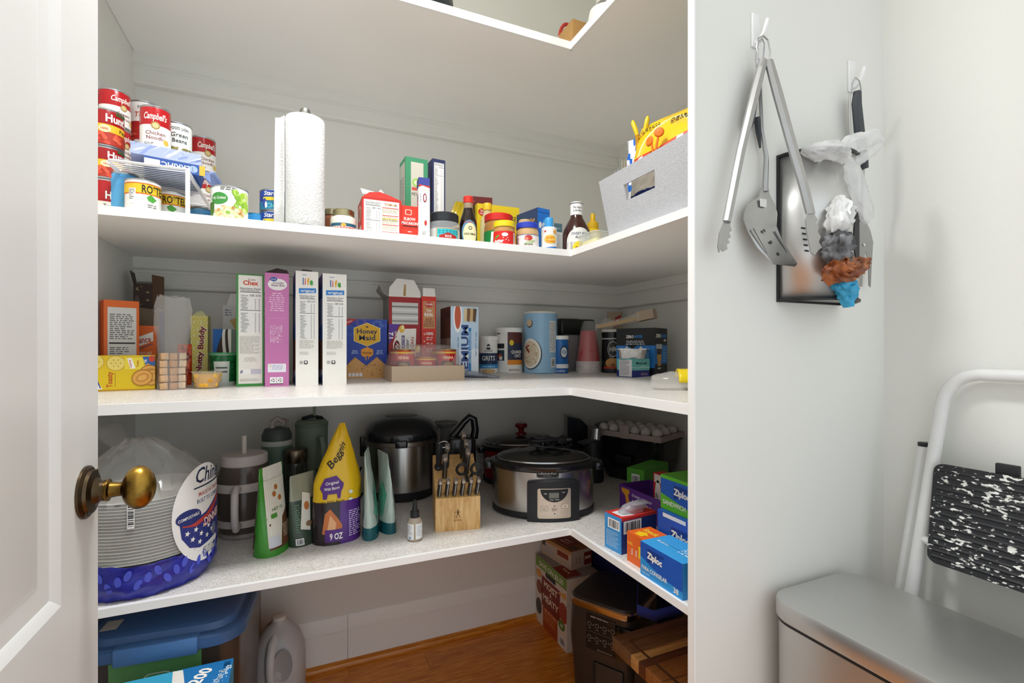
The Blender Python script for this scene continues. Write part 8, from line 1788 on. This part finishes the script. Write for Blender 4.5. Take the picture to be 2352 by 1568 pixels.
# ------------------------------------------------------------------ trash can in the corner
tx0, tx1, ty0, ty1, tz = .872, 1.15, .235, .702, .648
cx_, cy_ = (tx0 + tx1) / 2, (ty0 + ty1) / 2
t = thing('trash_can', 'large rectangular brushed steel trash can with a flat lid', 'trash can', (cx_, cy_, 0))
tsm = M('#c4c4c2', .33, .88, var=.04, scale=14, stretch=(1, .04, 1)); hx, hy = (tx1 - tx0) / 2, (ty1 - ty0) / 2
Geo().rings([rr_ring(hx * .95, hy * .97, .045, 0), rr_ring(hx * .95, hy * .97, .045, .03)], M('#1f2022', .5)).build('foot_band', t, smooth=40)
Geo().rings([rr_ring(hx * .955, hy * .972, .05, .03, 8), rr_ring(hx * .97, hy * .98, .05, tz - .044, 8)], tsm, cap0=False).build('can_body', t, smooth=40)
Geo().rings([rr_ring(hx * .975, hy * .985, .05, tz - .044, 8), rr_ring(hx * .975, hy * .985, .05, tz - .037, 8)], M('#1a1b1c', .5)).build('gap_seal', t, smooth=40)
Geo().rings([rr_ring(hx * .99, hy * .99, .052, tz - .037, 8), rr_ring(hx, hy, .053, tz - .034, 8), rr_ring(hx, hy, .053, tz - .006, 8), rr_ring(hx * .985, hy * .99, .05, tz - .001, 8), rr_ring(hx * .95, hy * .97, .047, tz, 8)], tsm, cap0=False).build('lid', t, smooth=30)
# ------------------------------------------------------------------ folded step stool against the side wall
t = thing('step_stool', 'white folding step stool with black paint-spattered treads leaning on the wall', 'step stool', (1.23, .40, 0))
o_ = t.location; wt = M('#dcdcdb', .35, var=.04)
def SP(y, z, off=0): return Vector((1.172 + .1 * z + off, y, z)) - o_
ym, zt_ = .375, 1.095                                     # the stool's middle line, top of its loop
def half(z): return .212 + .09 * (1.02 - z)                # legs splay towards the floor
Pth = [SP(ym + half(z_), z_) for z_ in (0, .25, .5, .75, zt_ - .075)] + [SP(ym + half(1.02) - .06 * (1 - math.cos(a)), zt_ - .075 + .075 * math.sin(a)) for a in (.3, .6, .9, 1.2, PI / 2)]
Pth += [Vector((q.x, 2 * (ym - o_.y) - q.y, q.z)) for q in Pth[::-1]]
Geo().tube(Pth, .0125, wt, 12).build('main_frame', t)
for s_ in (1, -1):
    P = [SP(ym + s_ * (half(z_) + .030), z_, .022) for z_ in (0, .45, .93)]
    Geo().tube(P, .011, wt, 10).build('rear_leg', t)
    Geo().lathe([(.012, 0), (.012, .008), (.001, .009)], blkm, 14).build('end_plug', t, tuple(P[-1]))
def paint_black():
    m = bpy.data.materials.new('spattered_rubber'); m.use_nodes = True; nt = m.node_tree; N, L = nt.nodes, nt.links; p = N['Principled BSDF']; p.inputs['Roughness'].default_value = .6
    tc = N.new('ShaderNodeTexCoord'); n1 = N.new('ShaderNodeTexNoise'); n1.inputs['Scale'].default_value = 130; n1.inputs['Detail'].default_value = 4; n2 = N.new('ShaderNodeTexNoise'); n2.inputs['Scale'].default_value = 9
    mp = N.new('ShaderNodeMapping'); mp.inputs['Scale'].default_value = (1, .6, 1.3); L.new(tc.outputs['Object'], mp.inputs[0])
    L.new(mp.outputs[0], n1.inputs['Vector']); L.new(tc.outputs['Object'], n2.inputs['Vector'])
    ad = N.new('ShaderNodeMath'); ad.operation = 'MULTIPLY_ADD'; ad.inputs[1].default_value = .5; L.new(n2.outputs['Fac'], ad.inputs[0]); L.new(n1.outputs['Fac'], ad.inputs[2])
    rp = N.new('ShaderNodeValToRGB'); e = rp.color_ramp.elements; e[0].position = .84; e[0].color = (*lin('#1b1c20'), 1); e[1].position = .87; e[1].color = (*lin('#dcdcd6'), 1)
    L.new(ad.outputs[0], rp.inputs[0]); L.new(rp.outputs[0], p.inputs['Base Color']); return m
rub = paint_black()
def tread(z0, z1, y0_, y1_):
    a = Vector((1.172 + .1 * z0 - .022, 0, z0)); b = Vector((1.172 + .1 * z1 - .014, 0, z1)); hh_ = (b - a).length; up = (b - a).normalized(); nz = Vector((-up.z, 0, up.x)); W_ = y1_ - y0_
    def T(x_, y_, z_): q = a + up * y_ + nz * z_ + Vector((0, y1_ - x_, 0)); return q - o_
    r_ = .018; pts = []
    for cx2, cy2, a0_ in ((W_ - r_, hh_ - r_, 0), (r_, hh_ - r_, 90), (r_, r_, 180), (W_ - r_, r_, 270)): pts += [(cx2 + r_ * math.cos(math.radians(a0_ + 18 * k)), cy2 + r_ * math.sin(math.radians(a0_ + 18 * k))) for k in range(6)]
    Geo().prism(pts, -.004, .004, rub, T).build('tread', t, smooth=30, weld=True)
    for k in range(15):
        yy = .014 + (hh_ - .028) * k / 14; g = Geo(); g.rings([[T(.008, yy - .0035, .004), T(.008, yy, .0065), T(.008, yy + .0035, .004)], [T(W_ - .008, yy - .0035, .004), T(W_ - .008, yy, .0065), T(W_ - .008, yy + .0035, .004)]], rub); g.build('tread_rib', t, smooth=20)
tread(.70, .905, .165, .587)
tread(.40, .60, .15, .60)
for zz in (.735, .44): Geo().tube([SP(ym + half(zz), zz), SP(ym + half(zz) - .03, zz, -.012)], .008, wt, 8).build('tread_bracket', t)
Geo().rbox(1.250 - o_.x, 1.260 - o_.x, .455 - o_.y, .49 - o_.y, .9, .925, .002, blkm).build('latch', t)
Geo().tube([Vector((1.252, .437, .905)) - o_, Vector((1.256, .433, .93)) - o_, Vector((1.256, .37, .935)) - o_, Vector((1.256, .30, .935)) - o_], .0035, M('#1d2a4c', .3), 8).build('release_wire', t)
